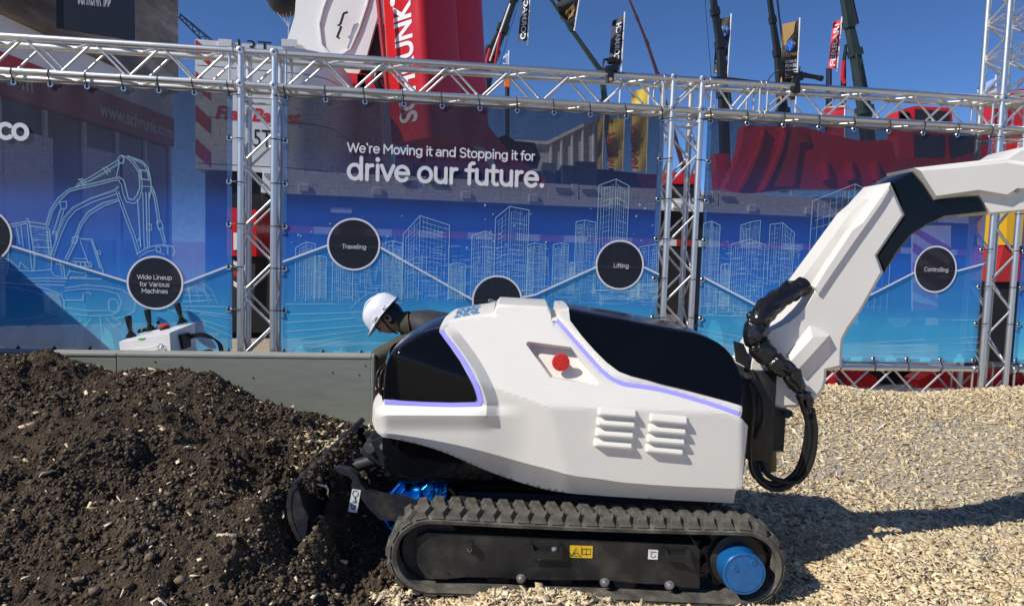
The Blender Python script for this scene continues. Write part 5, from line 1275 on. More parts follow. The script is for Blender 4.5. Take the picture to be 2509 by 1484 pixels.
# ---- white crane superstructure
ct = thing('crane_superstructure', 'big white crane superstructure with a black handle, left of the red boom', 'crane', at(800, 600, 11.5) * Vector((1, 1, 0)) if False else Vector((-2.9, 11.5, 0)))
P = [(742, -260), (960, -260), (940, -40), (928, 30), (898, 140), (872, 195), (790, 170), (742, 112), (703, 100), (712, 72), (722, 40)]
child('side_plate', wprism([at(x, y, 11.4) for x, y in P], (0, 1.4, 0)), m_wp, ct)
b = MB(); b.tube([at(x, y, 11.38) for x, y in ((812, -30), (792, 20), (782, 60), (788, 110), (806, 132), (830, 138), (858, 120), (880, 70), (900, 10), (910, -40))], .022, 6); child('panel_seam', b.mesh('panel_seam', smooth=60), m_wp, ct)
b = MB(); b.tube([at(x, y, 11.3) for x, y in ((852, 30), (842, 34), (834, 60), (828, 62), (836, 66), (826, 92), (832, 94))], .02, 6); child('handle', b.mesh('handle', smooth=60), m_bb, ct)
child('lower_body', wprism([at(x, y, 11.8) for x, y in ((740, 108), (930, 165), (935, 420), (740, 420))], (0, 1.2, 0)), m_wp, ct)
child('dark_recess', wprism([at(x, y, 11.5) for x, y in ((925, 60), (945, 60), (955, 190), (880, 190), (895, 150))], (0, .6, 0)), m_dk, ct)
for (x, y) in ((845, 178), (876, 182)): child('red_box', wprism([at(x, y, 11.2), at(x + 50, y + 4, 11.2), at(x + 50, y + 38, 11.2), at(x, y + 30, 11.2)], (0, .4, 0)), m_rp, ct)
b = MB(); b.tube(spline([at(930, 172, 10.6), at(922, 190, 10.55), at(930, 215, 10.55), at(945, 225, 10.6)]), .05, 8); child('hose', b.mesh('hose', smooth=60), m_bb, ct)
# ---- the red boom
def ring(c, ax, r, rot, n=None):
    ax = ax.normalized(); e1 = Vector((1, 0, 0)); e1 = (e1 - ax * e1.dot(ax)).normalized(); e2 = ax.cross(e1)
    pts = []
    for k in range(4):
        for j in range(-2, 3):
            a = rot + k * math.pi / 2 + j * .10; rr = r * (1 - .04 * abs(j) ** 1.5 * .6)
            rr = r * .86 / max(abs(math.cos(a - rot)), abs(math.sin(a - rot))) if False else rr
            pts.append(c + e1 * math.cos(a) * rr + e2 * math.sin(a) * rr)
    return pts
rbm = thing('red_crane_boom', 'broad red telescopic crane boom with white lettering rising above the truss', 'crane boom', Vector((at(1045, 345, 10.4).x, 10.4, 0)))
bt, bb_ = at(1010, -320, 10.4), at(1050, 352, 10.4)
ax = bt - bb_; rr = .52
b = MB(); b.loft([ring(bb_, ax, rr, -1.43), ring(bt, ax, rr, -1.43)], 0, True); b.add(ring(bb_, ax, rr, -1.43), [tuple(range(20))])
bm_ = child('outer_section', b.mesh('outer_section', smooth=50), m_rp, rbm)
b = MB(); b.loft([ring(bb_ + Vector((.40, .5, 0)), ax, rr * .9, -1.43), ring(bt + Vector((.40, .5, 0)), ax, rr * .9, -1.43)], 0, True)
child('second_boom', b.mesh('second_boom', smooth=50), m_rp, rbm)
axn = ax.normalized(); lf = None
R0 = ring(bb_, ax, rr, -1.43)
def face_frame():
    # the lit face: between the two corners nearest to the camera on the left
    best = None
    for k in range(4):
        a, c = R0[(k * 5 + 4) % 20], R0[((k + 1) * 5) % 20]; m_ = (a + c) / 2; n_ = (c - a).cross(axn)
        n_ = n_ if n_.dot(m_ - bb_) > 0 else -n_; n_.normalize(); s_ = n_.dot(-LD)
        if n_.y < 0 and (best is None or s_ > best[0]): best = (s_, a, c, n_)
    return best
_, fa_, fc_, fn_ = face_frame()
lft, rgt = (fa_, fc_) if fa_.x < fc_.x else (fc_, fa_)
wdir = (rgt - lft).normalized(); lw = (rgt - lft).length
def at_h(py):   # distance along the boom for a photo row
    q = (352 - py) / (352 + 320); return ax.length * q
s0, s1 = at_h(308), at_h(20)
me = text_fit('SCHRUNK', lft + wdir * (lw * .86) + axn * s0 + fn_ * .006, axn, -wdir, s1 - s0, lw * .62, .03); child('lettering', me, m_lw, bm_)
b = MB(); p0 = lft + axn * at_h(12) + fn_ * .008
for (u, v, r) in ((.25, 0, .05), (.4, .12, .07), (.3, .3, .08), (.45, .45, .09), (.3, .62, .07), (.55, .75, .09)): b.add([p0 + wdir * (lw * u + r * math.cos(a)) + axn * (v + r * 1.4 * math.sin(a)) for a in [k * .785 for k in range(8)]], [tuple(range(8))])
child('horse_emblem', b.mesh('horse_emblem', fix=False), m_lw, bm_)
b = MB(); b.tube([at(925, -20, 10.0), at(952, 250, 10.0)], .035, 8); child('side_rail', b.mesh('side_rail', smooth=50), m_rd, bm_)
# ---- red crane carrier with a grey stripe, seen through the slogan banner
cc = thing('red_crane_carrier', 'red crane carrier with a curved grey stripe behind the slogan', 'crane', Vector((-.6, 11, 0)))
child('body', wprism([at(x, y, 10.9) for x, y in ((1140, 290), (1190, 300), (1245, 370), (1335, 440), (1340, 470), (1040, 440), (965, 415), (970, 380), (1060, 360))], (0, 1.5, 0)), m_rp, cc)
child('stripe', wprism([at(x, y, 10.88) for x, y in ((1075, 305), (1130, 322), (1175, 350), (1205, 385), (1222, 420), (1208, 422), (1190, 390), (1160, 360), (1110, 335))], (0, .02, 0)), m_wr, cc)
child('dark_gear', wprism([at(x, y, 11.5) for x, y in ((1200, 345), (1240, 330), (1262, 345), (1310, 350), (1325, 385), (1320, 400), (1240, 400))], (0, .8, 0)), m_dk, cc)
b = MB()
for k in range(7): b.bbox(at(1020 + k * 26, 416 + k * 4, 10.8), (.10, .1, .14), .01)
child('tooth_row', b.mesh('tooth_row'), m_dk, cc)
# ---- dropside lorry
def td(px): return 9.6 / (1 - 1.15e-4 * (px - 1254))
TL, TR_ = at(702, 475, td(702)), at(2418, 556, td(2418)); tf = TR_ - TL; tf.z = 0; tl = tf.length; tf.normalize(); tb = Vector((-tf.y, tf.x, 0))
zbed = TL.z; hbed = zat(702, 418, td(702)) - zbed
truck = thing('dropside_lorry', 'long white dropside lorry parked behind the banners', 'truck', Vector((TL.x, TL.y, 0)))
def tq(u, z, v=0): return Vector((TL.x, TL.y, 0)) + tf * u + tb * v + Vector((0, 0, z))
def tbox(u0, u1, z0, z1, v0, v1, bev=.004):
    b = MB(); b.bbox(tq((u0 + u1) / 2, (z0 + z1) / 2, (v0 + v1) / 2), (u1 - u0, v1 - v0, z1 - z0), bev, Matrix(((tf.x, tb.x, 0), (tf.y, tb.y, 0), (0, 0, 1))), seg=1); return b.mesh('piece')
child('bed_rail', tbox(-.3, tl, zbed - .002, zbed + .085, -.03, 2.4), m_wp, truck)
pw = 2.05; k = 0; u = -.3
while u < tl:
    u2 = min(tl, u + pw); pn = child('dropside', tbox(u + .015, u2 - .11, zbed + .09, zbed + hbed, -.02, .02), m_wp, truck)
    child('post', tbox(u2 - .10, u2 - .005, zbed + .088, zbed + hbed + .01, -.026, .05), m_wp, truck)
    for uu in (u + .45, u + 1.35):
        if uu < u2: child('hinge', tbox(uu, uu + .13, zbed + .03, zbed + .13, -.06, -.031, .01), m_wp, pn)
    for uu in (u + .03, u2 - .34): child('latch', tbox(uu, uu + .22, zbed + hbed * .70, zbed + hbed * .82, -.05, -.021, .008), m_zinc, pn)
    u = u2
child('chassis', tbox(-.3, tl, .42, zbed - .01, .05, 2.3), m_dk, truck)
ztape = zat(702, 562, td(702))
for k in range(int(tl / .33)):
    child('reflective_tape', tbox(k * .33, k * .33 + .325, ztape - .045, ztape + .045, .036, .049, .002), m_wp if k % 2 else m_rd, truck)
child('plate', tbox(.53, .80, zat(820, 513, td(820)) - .04, zat(820, 513, td(820)) + .03, .036, .049, .002), m_wp, truck)
for uu in (1.0, 2.2, 5.2, 6.4, 7.6, 9.0):
    if uu < tl:
        b = MB(); c = tq(uu, .5, .10); b.cyl(c, c + tb * .3, .5, 28); wh = child('wheel', b.mesh('wheel', smooth=40), m_tyre, truck)
        b = MB(); b.cyl(c - tb * .01, c + tb * .02, .24, 20); child('rim', b.mesh('rim', smooth=40), m_alu2, wh)
# striped tail board seen through the right banner
P = [(2238, 560), (2318, 545), (2318, 600), (2235, 640)]
hb = thing('hazard_board', 'red and white striped hazard board behind the right banner', 'hazard board', at(2275, 600, 9.0) * Vector((1, 1, 0)))
child('board', wprism([at(x, y, 9.0) for x, y in ((2236, 552), (2330, 552), (2330, 760), (2236, 760))], (0, .03, 0)), m_wp, hb)
for k in range(6):
    y = 545 + k * 48
    Q = [(2237, y), (2329, y + 60), (2329, y + 84), (2237, y + 24)]; Q = [(x, min(758, max(553, yy))) for x, yy in Q]
    child('red_stripe', wprism([at(x, yy, 8.995) for x, yy in Q], (0, .003, 0)), m_rd, hb)
# ---- red machine behind the right banner
rm = thing('red_bucket_machine', 'large red curved bucket behind the right banner', 'machine', at(1980, 600, 10.5) * Vector((1, 1, 0)))
def zr_(x, y): return 2400 * .73427 + x * .73427 / 2.2832, y * .73427 / 2.2832
BKT = [(190, 955), (520, 965), (660, 970), (900, 1040), (1100, 1075), (1290, 1065), (1320, 1090), (1350, 1230), (1330, 1300), (1340, 1440), (560, 1440), (150, 1484), (40, 1440), (130, 1250), (170, 1120)]
child('bucket_plate', wprism([at(*zr_(x, y), 10.4) for x, y in BKT], (0, .3, 0)), m_rp, rm)
child('curved_edge', wprism([at(*zr_(x, y), 10.3) for x, y in ((505, 965), (525, 968), (490, 1130), (430, 1290), (350, 1450), (325, 1450), (400, 1290), (465, 1130))], (0, .1, 0)), m_rp, rm)
child('curved_edge', wprism([at(*zr_(x, y), 10.3) for x, y in ((345, 962), (360, 962), (320, 1130), (240, 1320), (150, 1484), (125, 1484), (220, 1300), (300, 1130))], (0, .1, 0)), m_rp, rm)
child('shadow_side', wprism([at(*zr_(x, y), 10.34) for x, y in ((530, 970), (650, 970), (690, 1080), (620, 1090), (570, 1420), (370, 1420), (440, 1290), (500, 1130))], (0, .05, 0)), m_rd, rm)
for x in (800, 990, 1180):
    b = MB(); b.tube([at(*zr_(x, 1240), 10.37), at(*zr_(x + 22, 1370), 10.37)], .07, 8); child('rib', b.mesh('rib', smooth=60), m_rp, rm)
child('ram', wprism([at(*zr_(x, y), 11) for x, y in ((-30, 1170), (80, 1170), (70, 1300), (60, 1440), (-10, 1440))], (0, .3, 0)), m_rp, rm)
rc = thing('red_cab_machine', 'red machine housing with a dark opening showing above the truss', 'machine', at(2270, 600, 12) * Vector((1, 1, 0)))
HS = [(1365, 850), (1420, 825), (1495, 808), (1770, 822), (1780, 925), (1780, 1300), (1365, 1300)]
child('housing', wprism([at(*zr_(x, y), 11.8) for x, y in HS], (0, .35, 0)), m_rp, rc)
child('opening', wprism([at(*zr_(x, y), 11.78) for x, y in ((1495, 830), (1755, 850), (1755, 925), (1495, 920))], (0, .02, 0)), m_dk, rc)
child('window', wprism([at(*zr_(x, y), 11.78) for x, y in ((1490, 1020), (1720, 1030), (1710, 1200), (1490, 1200))], (0, .02, 0)), m_gls, rc)
child('window', wprism([at(*zr_(x, y), 11.7) for x, y in ((1760, 1030), (1980, 1040), (1940, 1240), (1780, 1240))], (0, .06, 0)), m_gls, rc)
child('lower_body', wprism([at(*zr_(x, y), 11.6) for x, y in ((1330, 1200), (1790, 1210), (1990, 1150), (2010, 1330), (1330, 1330))], (0, .3, 0)), m_rd, rc)
b = MB()
for i in range(5):
    for j in range(3): c = at(*zr_(1385 + j * 22 + (i % 2) * 11, 870 + i * 14), 11.77); b.cyl(c, c - Vector((0, .01, 0)), .045, 6)
hg = child('grille', b.mesh('grille'), m_dk, rc); hg['kind'] = 'stuff'
# ---- red container by the tower, yellow machine below it
rk = thing('red_generator', 'red honeycomb panelled container behind the tower at the right edge', 'container', at(2480, 600, 8.4) * Vector((1, 1, 0)))
child('case', wprism([at(x, y, 8.2) for x, y in ((2436, 262), (2445, 222), (2700, 205), (2700, 560), (2424, 560), (2426, 400))], (0, .25, 0)), m_rp, rk)
b = MB()
for i in range(8):
    for j in range(4): c = at(2440 + j * 8 + (i % 2) * 4, 258 + i * 11, 8.19); b.cyl(c, c - Vector((0, .01, 0)), .016, 6)
hg = child('grille', b.mesh('grille'), m_dk, rk); hg['kind'] = 'stuff'
child('lettering', text_fit('REOG', at(2496, 330, 8.15), (.0, 0, -1), (1, 0, 0), .5, None, .02), m_lw, rk)
ye = thing('yellow_machine', 'yellow machine flank behind the right lattice post', 'machine', at(2495, 600, 8.1) * Vector((1, 1, 0)))
child('flank', wprism([at(x, y, 7.9) for x, y in ((2468, 520), (2640, 510), (2640, 612), (2466, 600))], (0, .5, 0)), mat('yellow_paint', (.72, .42, .02), .45), ye)
child('skirt', wprism([at(x, y, 7.95) for x, y in ((2460, 602), (2640, 614), (2640, 690), (2440, 690))], (0, .5, 0)), m_rd, ye)
child('underbody', wprism([at(x, y, 8.0) for x, y in ((2402, 690), (2700, 690), (2700, 915), (2402, 905))], (0, .8, 0)), m_dk, ye)
for lab, P in (('red outrigger beam behind the low truss, just right of the boom foot', ((2015, 903), (2120, 906), (2150, 925), (2148, 948), (2010, 950))), ('long red outrigger beam behind the low truss at the right edge', ((2250, 932), (2290, 910), (2400, 908), (2640, 912), (2640, 950), (2250, 950)))):
    pb_ = at(P[0][0], P[-1][1], 6.9); b = MB(); b.prism([at(x, y, 6.9) for x, y in P], (0, .25, 0)); solo('outrigger_beam', b.mesh('outrigger_beam'), m_rp, lab, 'outrigger', pb_, 'red outrigger beams', 'thing')
b = MB(); b.prism([at(x, y, 7.3) for x, y in ((1980, 900), (2700, 908), (2700, 952), (1980, 948))], (0, .6, 0)); solo('shade_slab', b.mesh('shade_slab'), m_dk, 'dark slab standing in for the shade behind the low truss', 'shade slab', at(2300, 950, 7.3))  # added dark slab, its colour supplies the shade between the red beams
rx = thing('red_tool_box', 'red box with a white label left of the left lattice post', 'box', at(600, 640, 7.8) * Vector((1, 1, 0)))
child('case', wprism([at(x, y, 7.8) for x, y in ((556, 508), (628, 514), (628, 628), (556, 626))], (0, .5, 0)), m_rp, rx)
child('label', wprism([at(x, y, 7.79) for x, y in ((572, 570), (590, 570), (590, 612), (572, 612))], (0, .005, 0)), m_wp, rx)
child('stand', wprism([at(x, y, 7.85) for x, y in ((560, 628), (626, 630), (622, 760), (566, 760))], (0, .4, 0)), m_dk, rx)
for k in range(3): child('stripe', wprism([at(x, y, 7.84) for x, y in ((572, 636 + k * 26), (600, 650 + k * 26), (600, 664 + k * 26), (572, 648 + k * 26))], (0, .005, 0)), m_wp if k != 1 else m_rd, rx)
rb = thing('red_cabinet', 'small red cabinet with dark front between the posts of the middle lattice', 'cabinet', at(1675, 620, 9) * Vector((1, 1, 0)))
child('case', wprism([at(x, y, 8.9) for x, y in ((1636, 420), (1712, 426), (1716, 452), (1636, 450))], (0, .5, 0)), m_rp, rb)
child('front', wprism([at(x, y, 8.92) for x, y in ((1636, 451), (1716, 453), (1718, 480), (1636, 478))], (0, .5, 0)), m_dk, rb)
# ---- tent hall, green cabinets
th = thing('tent_hall', 'pale tent hall with a gable far behind the slogan banner', 'tent', at(1400, 600, 34) * Vector((1, 1, 0)))
child('side_wall', wprism([at(x, y, 30) for x, y in ((1210, 345), (1340, 352), (1470, 290), (1475, 560), (1205, 560))], (0, 6, 0)), m_hall, th)
child('roof_edge', wprism([at(x, y, 29.8) for x, y in ((1200, 340), (1340, 346), (1470, 283), (1470, 291), (1342, 354), (1200, 348))], (0, .3, 0)), m_wr, th)
for k in range(5): b = MB(); b.tube([at(1350 + k * 26, 350 - k * 12, 29.9), at(1350 + k * 26, 500, 29.9)], .06, 6); child('pole', b.mesh('pole'), m_wr, th)
gc = thing('green_cabinets', 'dark green equipment cabinets behind the word future', 'cabinet', at(1390, 600, 13) * Vector((1, 1, 0)))
for (a, c, t) in ((1330, 1362, 398), (1375, 1408, 404), (1410, 1462, 395)): child('cabinet', wprism([at(x, y, 12.5) for x, y in ((a, t), (c, t + 2), (c, 480), (a, 480))], (0, .8, 0)), m_grn, gc)
child('dark_load', wprism([at(x, y, 12.8) for x, y in ((1310, 420), (1480, 415), (1625, 432), (1625, 490), (1310, 480))], (0, .9, 0)), m_dk, gc)
child('red_unit', wprism([at(x, y, 12.6) for x, y in ((1560, 425), (1622, 428), (1622, 470), (1575, 468))], (0, .9, 0)), m_rd, gc)

# ================================================================== CRANE BOOMS AND FLAGS IN THE SKY
def beam(pa, pb, wa, wb, up=Vector((0, 1, 0))):
    b = MB(); d = (pb - pa).normalized(); s = d.cross(up).normalized(); t = s.cross(d); rows = []
    for p, w in ((pa, wa), (pb, wb)): rows.append([p + s * x * w + t * y * w for x, y in ((-.5, -.35), (-.35, -.5), (.35, -.5), (.5, -.35), (.5, .35), (.35, .5), (-.35, .5), (-.5, .35))])
    b.loft(rows, 0, True); b.add(rows[0], [tuple(range(8))]); b.add(rows[1], [tuple(range(8))]); return b
def boom(label, pts, Y, m, extra=None, cable=None):
    """pts: (px, py, width px) from the foot up, one telescope section per span"""
    f = at(pts[0][0], pts[0][1], Y); t = thing('crane_boom', label, 'crane boom', Vector((f.x, f.y, 0)), 'crane booms against the sky')
    for (a, c) in zip(pts[:-1], pts[1:]):
        b = beam(at(a[0], a[1], Y), at(c[0], c[1], Y), a[2] * Y / FPX, c[2] * Y / FPX); s = child('section', b.mesh('section'), m, t)
        if a != pts[0]:
            d = (at(c[0], c[1], Y) - at(a[0], a[1], Y)).normalized(); p = at(a[0], a[1], Y); b = beam(p - d * .12, p + d * .12, a[2] * 1.35 * Y / FPX, a[2] * 1.35 * Y / FPX); child('collar', b.mesh('collar'), m, s)
    for e in (extra or []):
        b = MB(); b.tube([at(x, y, Y - .4) for x, y in e[0]], e[1] * Y / FPX, 8); child('ram', b.mesh('ram', smooth=60), e[2], t)
    for c in (cable or []):
        b = MB(); b.tube([at(x, y, Y - .3) for x, y in c], .7 * Y / FPX, 5); child('rope', b.mesh('rope'), m_bb, t)
    return t
boom('thick black telescopic boom leaning right, beside the red boom', [(1165, 470, 34), (1178, 245, 34), (1206, 130, 28), (1232, 72, 21), (1262, -8, 16), (1300, -110, 12)], 22, m_bb, [([(1200, 150), (1250, 10)], 2.2, m_wp), ([(1212, 165), (1226, 80)], 3, m_rp), ([(1185, 180), (1200, 120)], 4, m_rp)], [[(1222, 170), (1275, -10)]])
boom('thin green black boom slanting down right behind the left clamp', [(1500, 420, 14), (1482, 250, 14), (1474, 178, 12), (1398, 70, 9), (1340, -15, 6), (1290, -90, 5)], 30, m_dg)
boom('very thin dark red boom left of the middle post', [(1690, 470, 11), (1612, 186, 8), (1585, 105, 6), (1561, 45, 5), (1538, -10, 4), (1500, -100, 3)], 34, mat('dark_red_boom', (.06, .014, .016), .5), [])
boom('black boom rising behind the striped flag with blue discs', [(1778, 470, 22), (1772, 230, 22), (1765, 110, 18), (1752, 30, 15), (1742, -40, 12)], 24, m_bb, [([(1790, 255), (1785, 215)], 4, m_bb)], [[(1726, -20), (1732, 60), (1744, 200)]])
boom('black jointed boom behind the gold flag', [(1925, 470, 24), (1918, 275, 22), (1905, 130, 15), (1893, 50, 12), (1880, -40, 10)], 26, m_bb, [([(1902, -20), (1920, 130)], 2.4, m_bb)])
boom('thick dark green boom at the right, beside the red flag', [(2140, 470, 30), (2118, 270, 27), (2095, 130, 22), (2080, 60, 19), (2062, -50, 17)], 25, m_dg, [([(2082, -20), (2100, 60)], 5, m_bb), ([(2098, 130), (2115, 250)], 4, m_dg)])
# thin post with orange head, small black crane at right
sp_ = thing('signal_post', 'thin black post with an orange head above the slogan banner', 'post', at(1243, 560, 26) * Vector((1, 1, 0)))
b = MB(); b.tube([at(1243, 560, 26), at(1243, 215, 26)], .08, 8); child('post', b.mesh('post'), m_bb, sp_); b = MB(); b.bbox(at(1243, 202, 26), (.22, .2, .4), .03); child('head', b.mesh('head'), m_org, sp_)
wm = thing('white_stay_mast', 'slim white stay mast close to the right side of the red boom', 'mast', at(1160, 500, 13) * Vector((1, 1, 0)))
child('mast', beam(at(1185, 420, 13), at(1121, 98, 13), .32, .09).mesh('mast'), m_wp, wm); b = MB(); b.tube([at(1117, 70, 13), at(1124, 104, 13), at(1160, 210, 13)], .014, 6); child('rope', b.mesh('rope'), m_bb, wm)
b = MB(); b.cyl(at(1122, 100, 12.9), at(1122, 100, 13.1), .08, 12); child('sheave', b.mesh('sheave'), m_alu2, wm)
kc = thing('red_knuckle_crane', 'small red and black knuckle crane hanging beside the red flag', 'crane', at(2068, 560, 25) * Vector((1, 1, 0)))
b = MB(); b.tube([at(2073, 110, 25), at(2068, 150, 25), at(2066, 225, 25), at(2066, 420, 25)], [.05, .07, .1, .1], 8); child('column', b.mesh('column'), m_bb, kc); b = MB(); b.tube([at(2067, 150, 24.8), at(2064, 190, 24.8), at(2070, 205, 24.8)], .07, 8); child('ram', b.mesh('ram'), m_rp, kc)
# lattice jib far left
lj = thing('lattice_jib', 'thin dark lattice jib in the sky right of the mural', 'crane jib', at(600, 600, 45) * Vector((1, 1, 0)))
A_, B_ = at(438, 38, 45), at(560, 150, 45); d_ = (B_ - A_).normalized(); n_ = Vector((-d_.z, 0, d_.x)) * -.22
for s in (-1, 1): b = MB(); b.tube([A_ + n_ * s * .4, B_ + n_ * s * 1.2], .045, 5); child('chord', b.mesh('chord'), m_bb, lj)
Ln = (B_ - A_).length
for k in range(16):
    q0, q1 = k / 16, (k + 1) / 16; s = 1 if k % 2 else -1; b = MB(); b.tube([A_ + d_ * Ln * q0 + n_ * s * (.4 + .8 * q0), A_ + d_ * Ln * q1 - n_ * s * (.4 + .8 * q1)], .03, 4); child('brace', b.mesh('brace'), m_bb, lj)
b = MB(); b.tube([at(440, 33, 45), at(585, 150, 45)], .02, 4); child('rope', b.mesh('rope'), m_bb, lj)
# balloon
bl_ = thing('advertising_balloon', 'dark balloon with thin strings at the top edge left of the red boom', 'balloon', at(707, 95, 24) * Vector((1, 1, 1)))
b = MB(); c = at(699, -22, 24); R_b = 48 * 24 / FPX
b.lathe([(R_b * math.sin(a), -R_b * 1.25 * math.cos(a)) for a in [math.pi * k / 14 for k in range(1, 14)]], Matrix.Translation(c), 24); child('envelope', b.mesh('envelope', smooth=60), mat('dark_balloon', (.02, .025, .032), .45), bl_)
for x in (672, 685, 699, 714, 728): b = MB(); b.tube([at(x, 22, 23.8), at(707, 66, 23.9)], .008, 4); child('string', b.mesh('string'), m_lw, bl_)
b = MB(); b.tube([at(707, 66, 23.9), at(707, 100, 23.9)], .012, 4); child('string', b.mesh('string'), m_lw, bl_)
# flags
def flag(label, TLp, TRp, BRp, BLp, Y, m, pole='r', marks=(), wav=.12, pole_to=520, group='feather flags in the sky', trim=None):
    """corners in photo pixels; cloth waves towards the free side"""
    f = at((BRp if pole == 'r' else BLp)[0], pole_to, Y); t = thing('flag', label, 'flag', Vector((f.x, f.y, 0)), group)
    n, m_ = 6, 18
    def P(a, c):
        x = (TLp[0] * (1 - a) + TRp[0] * a) * (1 - c) + (BLp[0] * (1 - a) + BRp[0] * a) * c; y = (TLp[1] * (1 - a) + TRp[1] * a) * (1 - c) + (BLp[1] * (1 - a) + BRp[1] * a) * c
        fr = (1 - a) if pole == 'r' else a
        return at(x, y, Y + wav * fr * math.sin(c * 9 + a * 3) * 2)
    b = MB(); b.loft([[P(i / n, j / m_) for i in range(n + 1)] for j in range(m_ + 1)]); cl = child('cloth', b.mesh('cloth', smooth=80), m, t)
    q = (TRp, BRp) if pole == 'r' else (TLp, BLp); e = (q[1][0] - q[0][0]) / max(1, q[1][1] - q[0][1])
    b = MB(); b.tube([at(q[0][0], q[0][1] - 6, Y), at(q[0][0] + e * (pole_to - q[0][1]), pole_to, Y)], .03 * Y / 30, 6); child('pole', b.mesh('pole'), m_lw if trim is None else trim, t)
    for mk in marks:
        kind = mk[0]
        if kind == 'text':      # body, a0, c0 (start), along 'up'/'down'/'right', length c, height a, material, mirrored
            _, body, a0, c0, way, ln, ht, mm, mirrored = mk
            me, x0, x1, y0, y1 = text_mesh(body, .02)
            for v in me.vertices:
                s_ = (v.co.x - x0) / (x1 - x0); h_ = v.co.y / y1
                if mirrored: h_ = -h_
                if way == 'up': a, c2 = a0 - h_ * ht, c0 - s_ * ln
                elif way == 'down': a, c2 = a0 + h_ * ht, c0 + s_ * ln
                else: a, c2 = a0 + (s_ if not mirrored else 1 - s_) * ln, c0 - abs(h_) * ht
                p = P(a, c2); v.co = p - (p - Vector((0, 0, CAM_H))).normalized() * .05
            me.update(); child('lettering', me, mm, cl)
        else:
            _, poly, mm = mk; b = MB(); b.add([(lambda p: p - (p - Vector((0, 0, CAM_H))).normalized() * .04)(P(a, c)) for a, c in poly], [tuple(range(len(poly)))]); child('mark', b.mesh('mark', fix=False), mm, cl)
    return t
m_fn = mat('flag_navy', (.035, .04, .06), .7); m_fk = mat('flag_black', (.02, .02, .022), .7); m_fr = mat('flag_red', (.62, .03, .05), .7); m_fg = mat('flag_gold', (.55, .34, .12), .6); m_fb = mat('flag_blue', (.02, .12, .5), .6); m_fl = mat('flag_light_blue', (.25, .35, .7), .7)
circ = lambda a, c, ra, rc, n=12: [(a + ra * math.cos(k * 6.283 / n), c + rc * math.sin(k * 6.283 / n)) for k in range(n)]
flag('narrow navy flag with mirrored white lettering right of the black boom', (1280, -8), (1299, -8), (1293, 100), (1268, 104), 28, m_fn, 'r', [('text', 'CORMACH', .25, .95, 'up', 1.0, .5, m_lw, True)], pole_to=110)
flag('black flag with a gold emblem cut off by the top edge', (1362, -8), (1424, -25), (1408, 70), (1372, 45), 27, m_fk, 'r', [('poly', [(.35, .62), (.55, .5), (.75, .35), (.85, .5), (.8, .7), (.55, .85), (.5, .7), (.7, .62), (.65, .52), (.5, .66), (.4, .78)], m_fg)], pole_to=76)
flag('navy flag with mirrored white lettering standing above the left clamp', (1500, 52), (1531, 36), (1524, 150), (1492, 148), 26, m_fn, 'r', [('text', 'CORMACH', .38, .98, 'up', .85, .38, m_lw, True)])
flag('small blue flag with white letters far off beside the black boom', (1233, 134), (1247, 130), (1246, 157), (1232, 158), 40, m_fl, 'r', [('text', 'III', .25, .8, 'right', .5, .6, m_lw, False)], wav=.05)
mk = []
for c in (.24, .50, .75): mk += [('poly', circ(.62, c, .27, .10), m_fb), ('poly', [(.06, c + .02), (.42, c - .10), (.42, c + .12)], m_fg), ('poly', circ(.62, c, .08, .03), m_fk)]
flag('black flag with three blue discs and gold triangles behind the truss', (1757, 48), (1792, 40), (1783, 180), (1748, 180), 25, m_fk, 'r', mk + [('text', 'COPMA', .08, .985, 'right', .84, .05, m_fg, True)])
flag('gold and black flag with stacked white words behind the tube camera', (1917, 60), (1960, 50), (1950, 245), (1911, 245), 23, m_fk, 'r',
     [('poly', [(0, 0), (.75, 0), (.68, .14), (.28, .24), (.22, .5), (.12, .75), (.10, 1), (0, 1)], m_fg), ('poly', circ(.5, .3, .25, .075), m_fb), ('poly', [(.5, .22), (.82, .28), (.62, .36)], m_fg), ('text', 'COPMA', .27, .44, 'right', .64, .05, m_fg, False), ('text', 'ULTIMATE', .27, .525, 'right', .62, .038, m_lw, False), ('text', 'POWER', .27, .585, 'right', .66, .045, m_lw, False), ('text', 'KNUCKLE BOOM', .27, .625, 'right', .66, .022, m_lw, False), ('text', 'CRANES', .27, .69, 'right', .66, .048, m_lw, False), ('poly', [(.22, .715), (.9, .70), (.9, .707), (.22, .722)], m_fg), ('text', 'DEALER', .3, .83, 'right', .5, .04, m_lw, False)])
flag('red feather flag with white slanted lettering left of the green boom', (2041, 55), (2063, 48), (2051, 168), (2029, 168), 27, m_fr, 'r', [('text', 'FERRARI', .72, .95, 'up', .88, .55, m_lw, False)], pole_to=175)
pp = thing('flag_pole', 'dark pole under the red feather flag', 'pole', at(2031, 560, 27) * Vector((1, 1, 0))); b = MB(); b.tube([at(2031, 168, 27.1), at(2030, 460, 27.1)], .11, 8); child('pole', b.mesh('pole'), mat('navy_pole', (.015, .02, .04), .5), pp)
flag('red square flag with white border low over the right truss', (2018, 262), (2070, 258), (2070, 340), (2022, 345), 20, m_fr, 'r', [('poly', [(0, 0), (1, 0), (1, .05), (0, .05)], m_lw), ('text', 'D', .18, .45, 'right', .2, .2, m_lw, False)], wav=.02)
flag('yellow flag with red lettering topping the truss left of the middle post', (1547, 225), (1590, 214), (1584, 420), (1550, 420), 18, m_ylw, 'r', [('text', 'MANITEX', .3, .95, 'up', .55, .4, m_lr, False)], wav=.05, group='yellow flags behind the slogan banner')
flag('yellow flag with red lettering left of its twin, seen through the banner', (1492, 290), (1531, 290), (1526, 418), (1490, 410), 18, m_ylw, 'r', [('text', 'MANITEX', .3, .95, 'up', .7, .4, m_lr, False)], wav=.05, group='yellow flags behind the slogan banner')
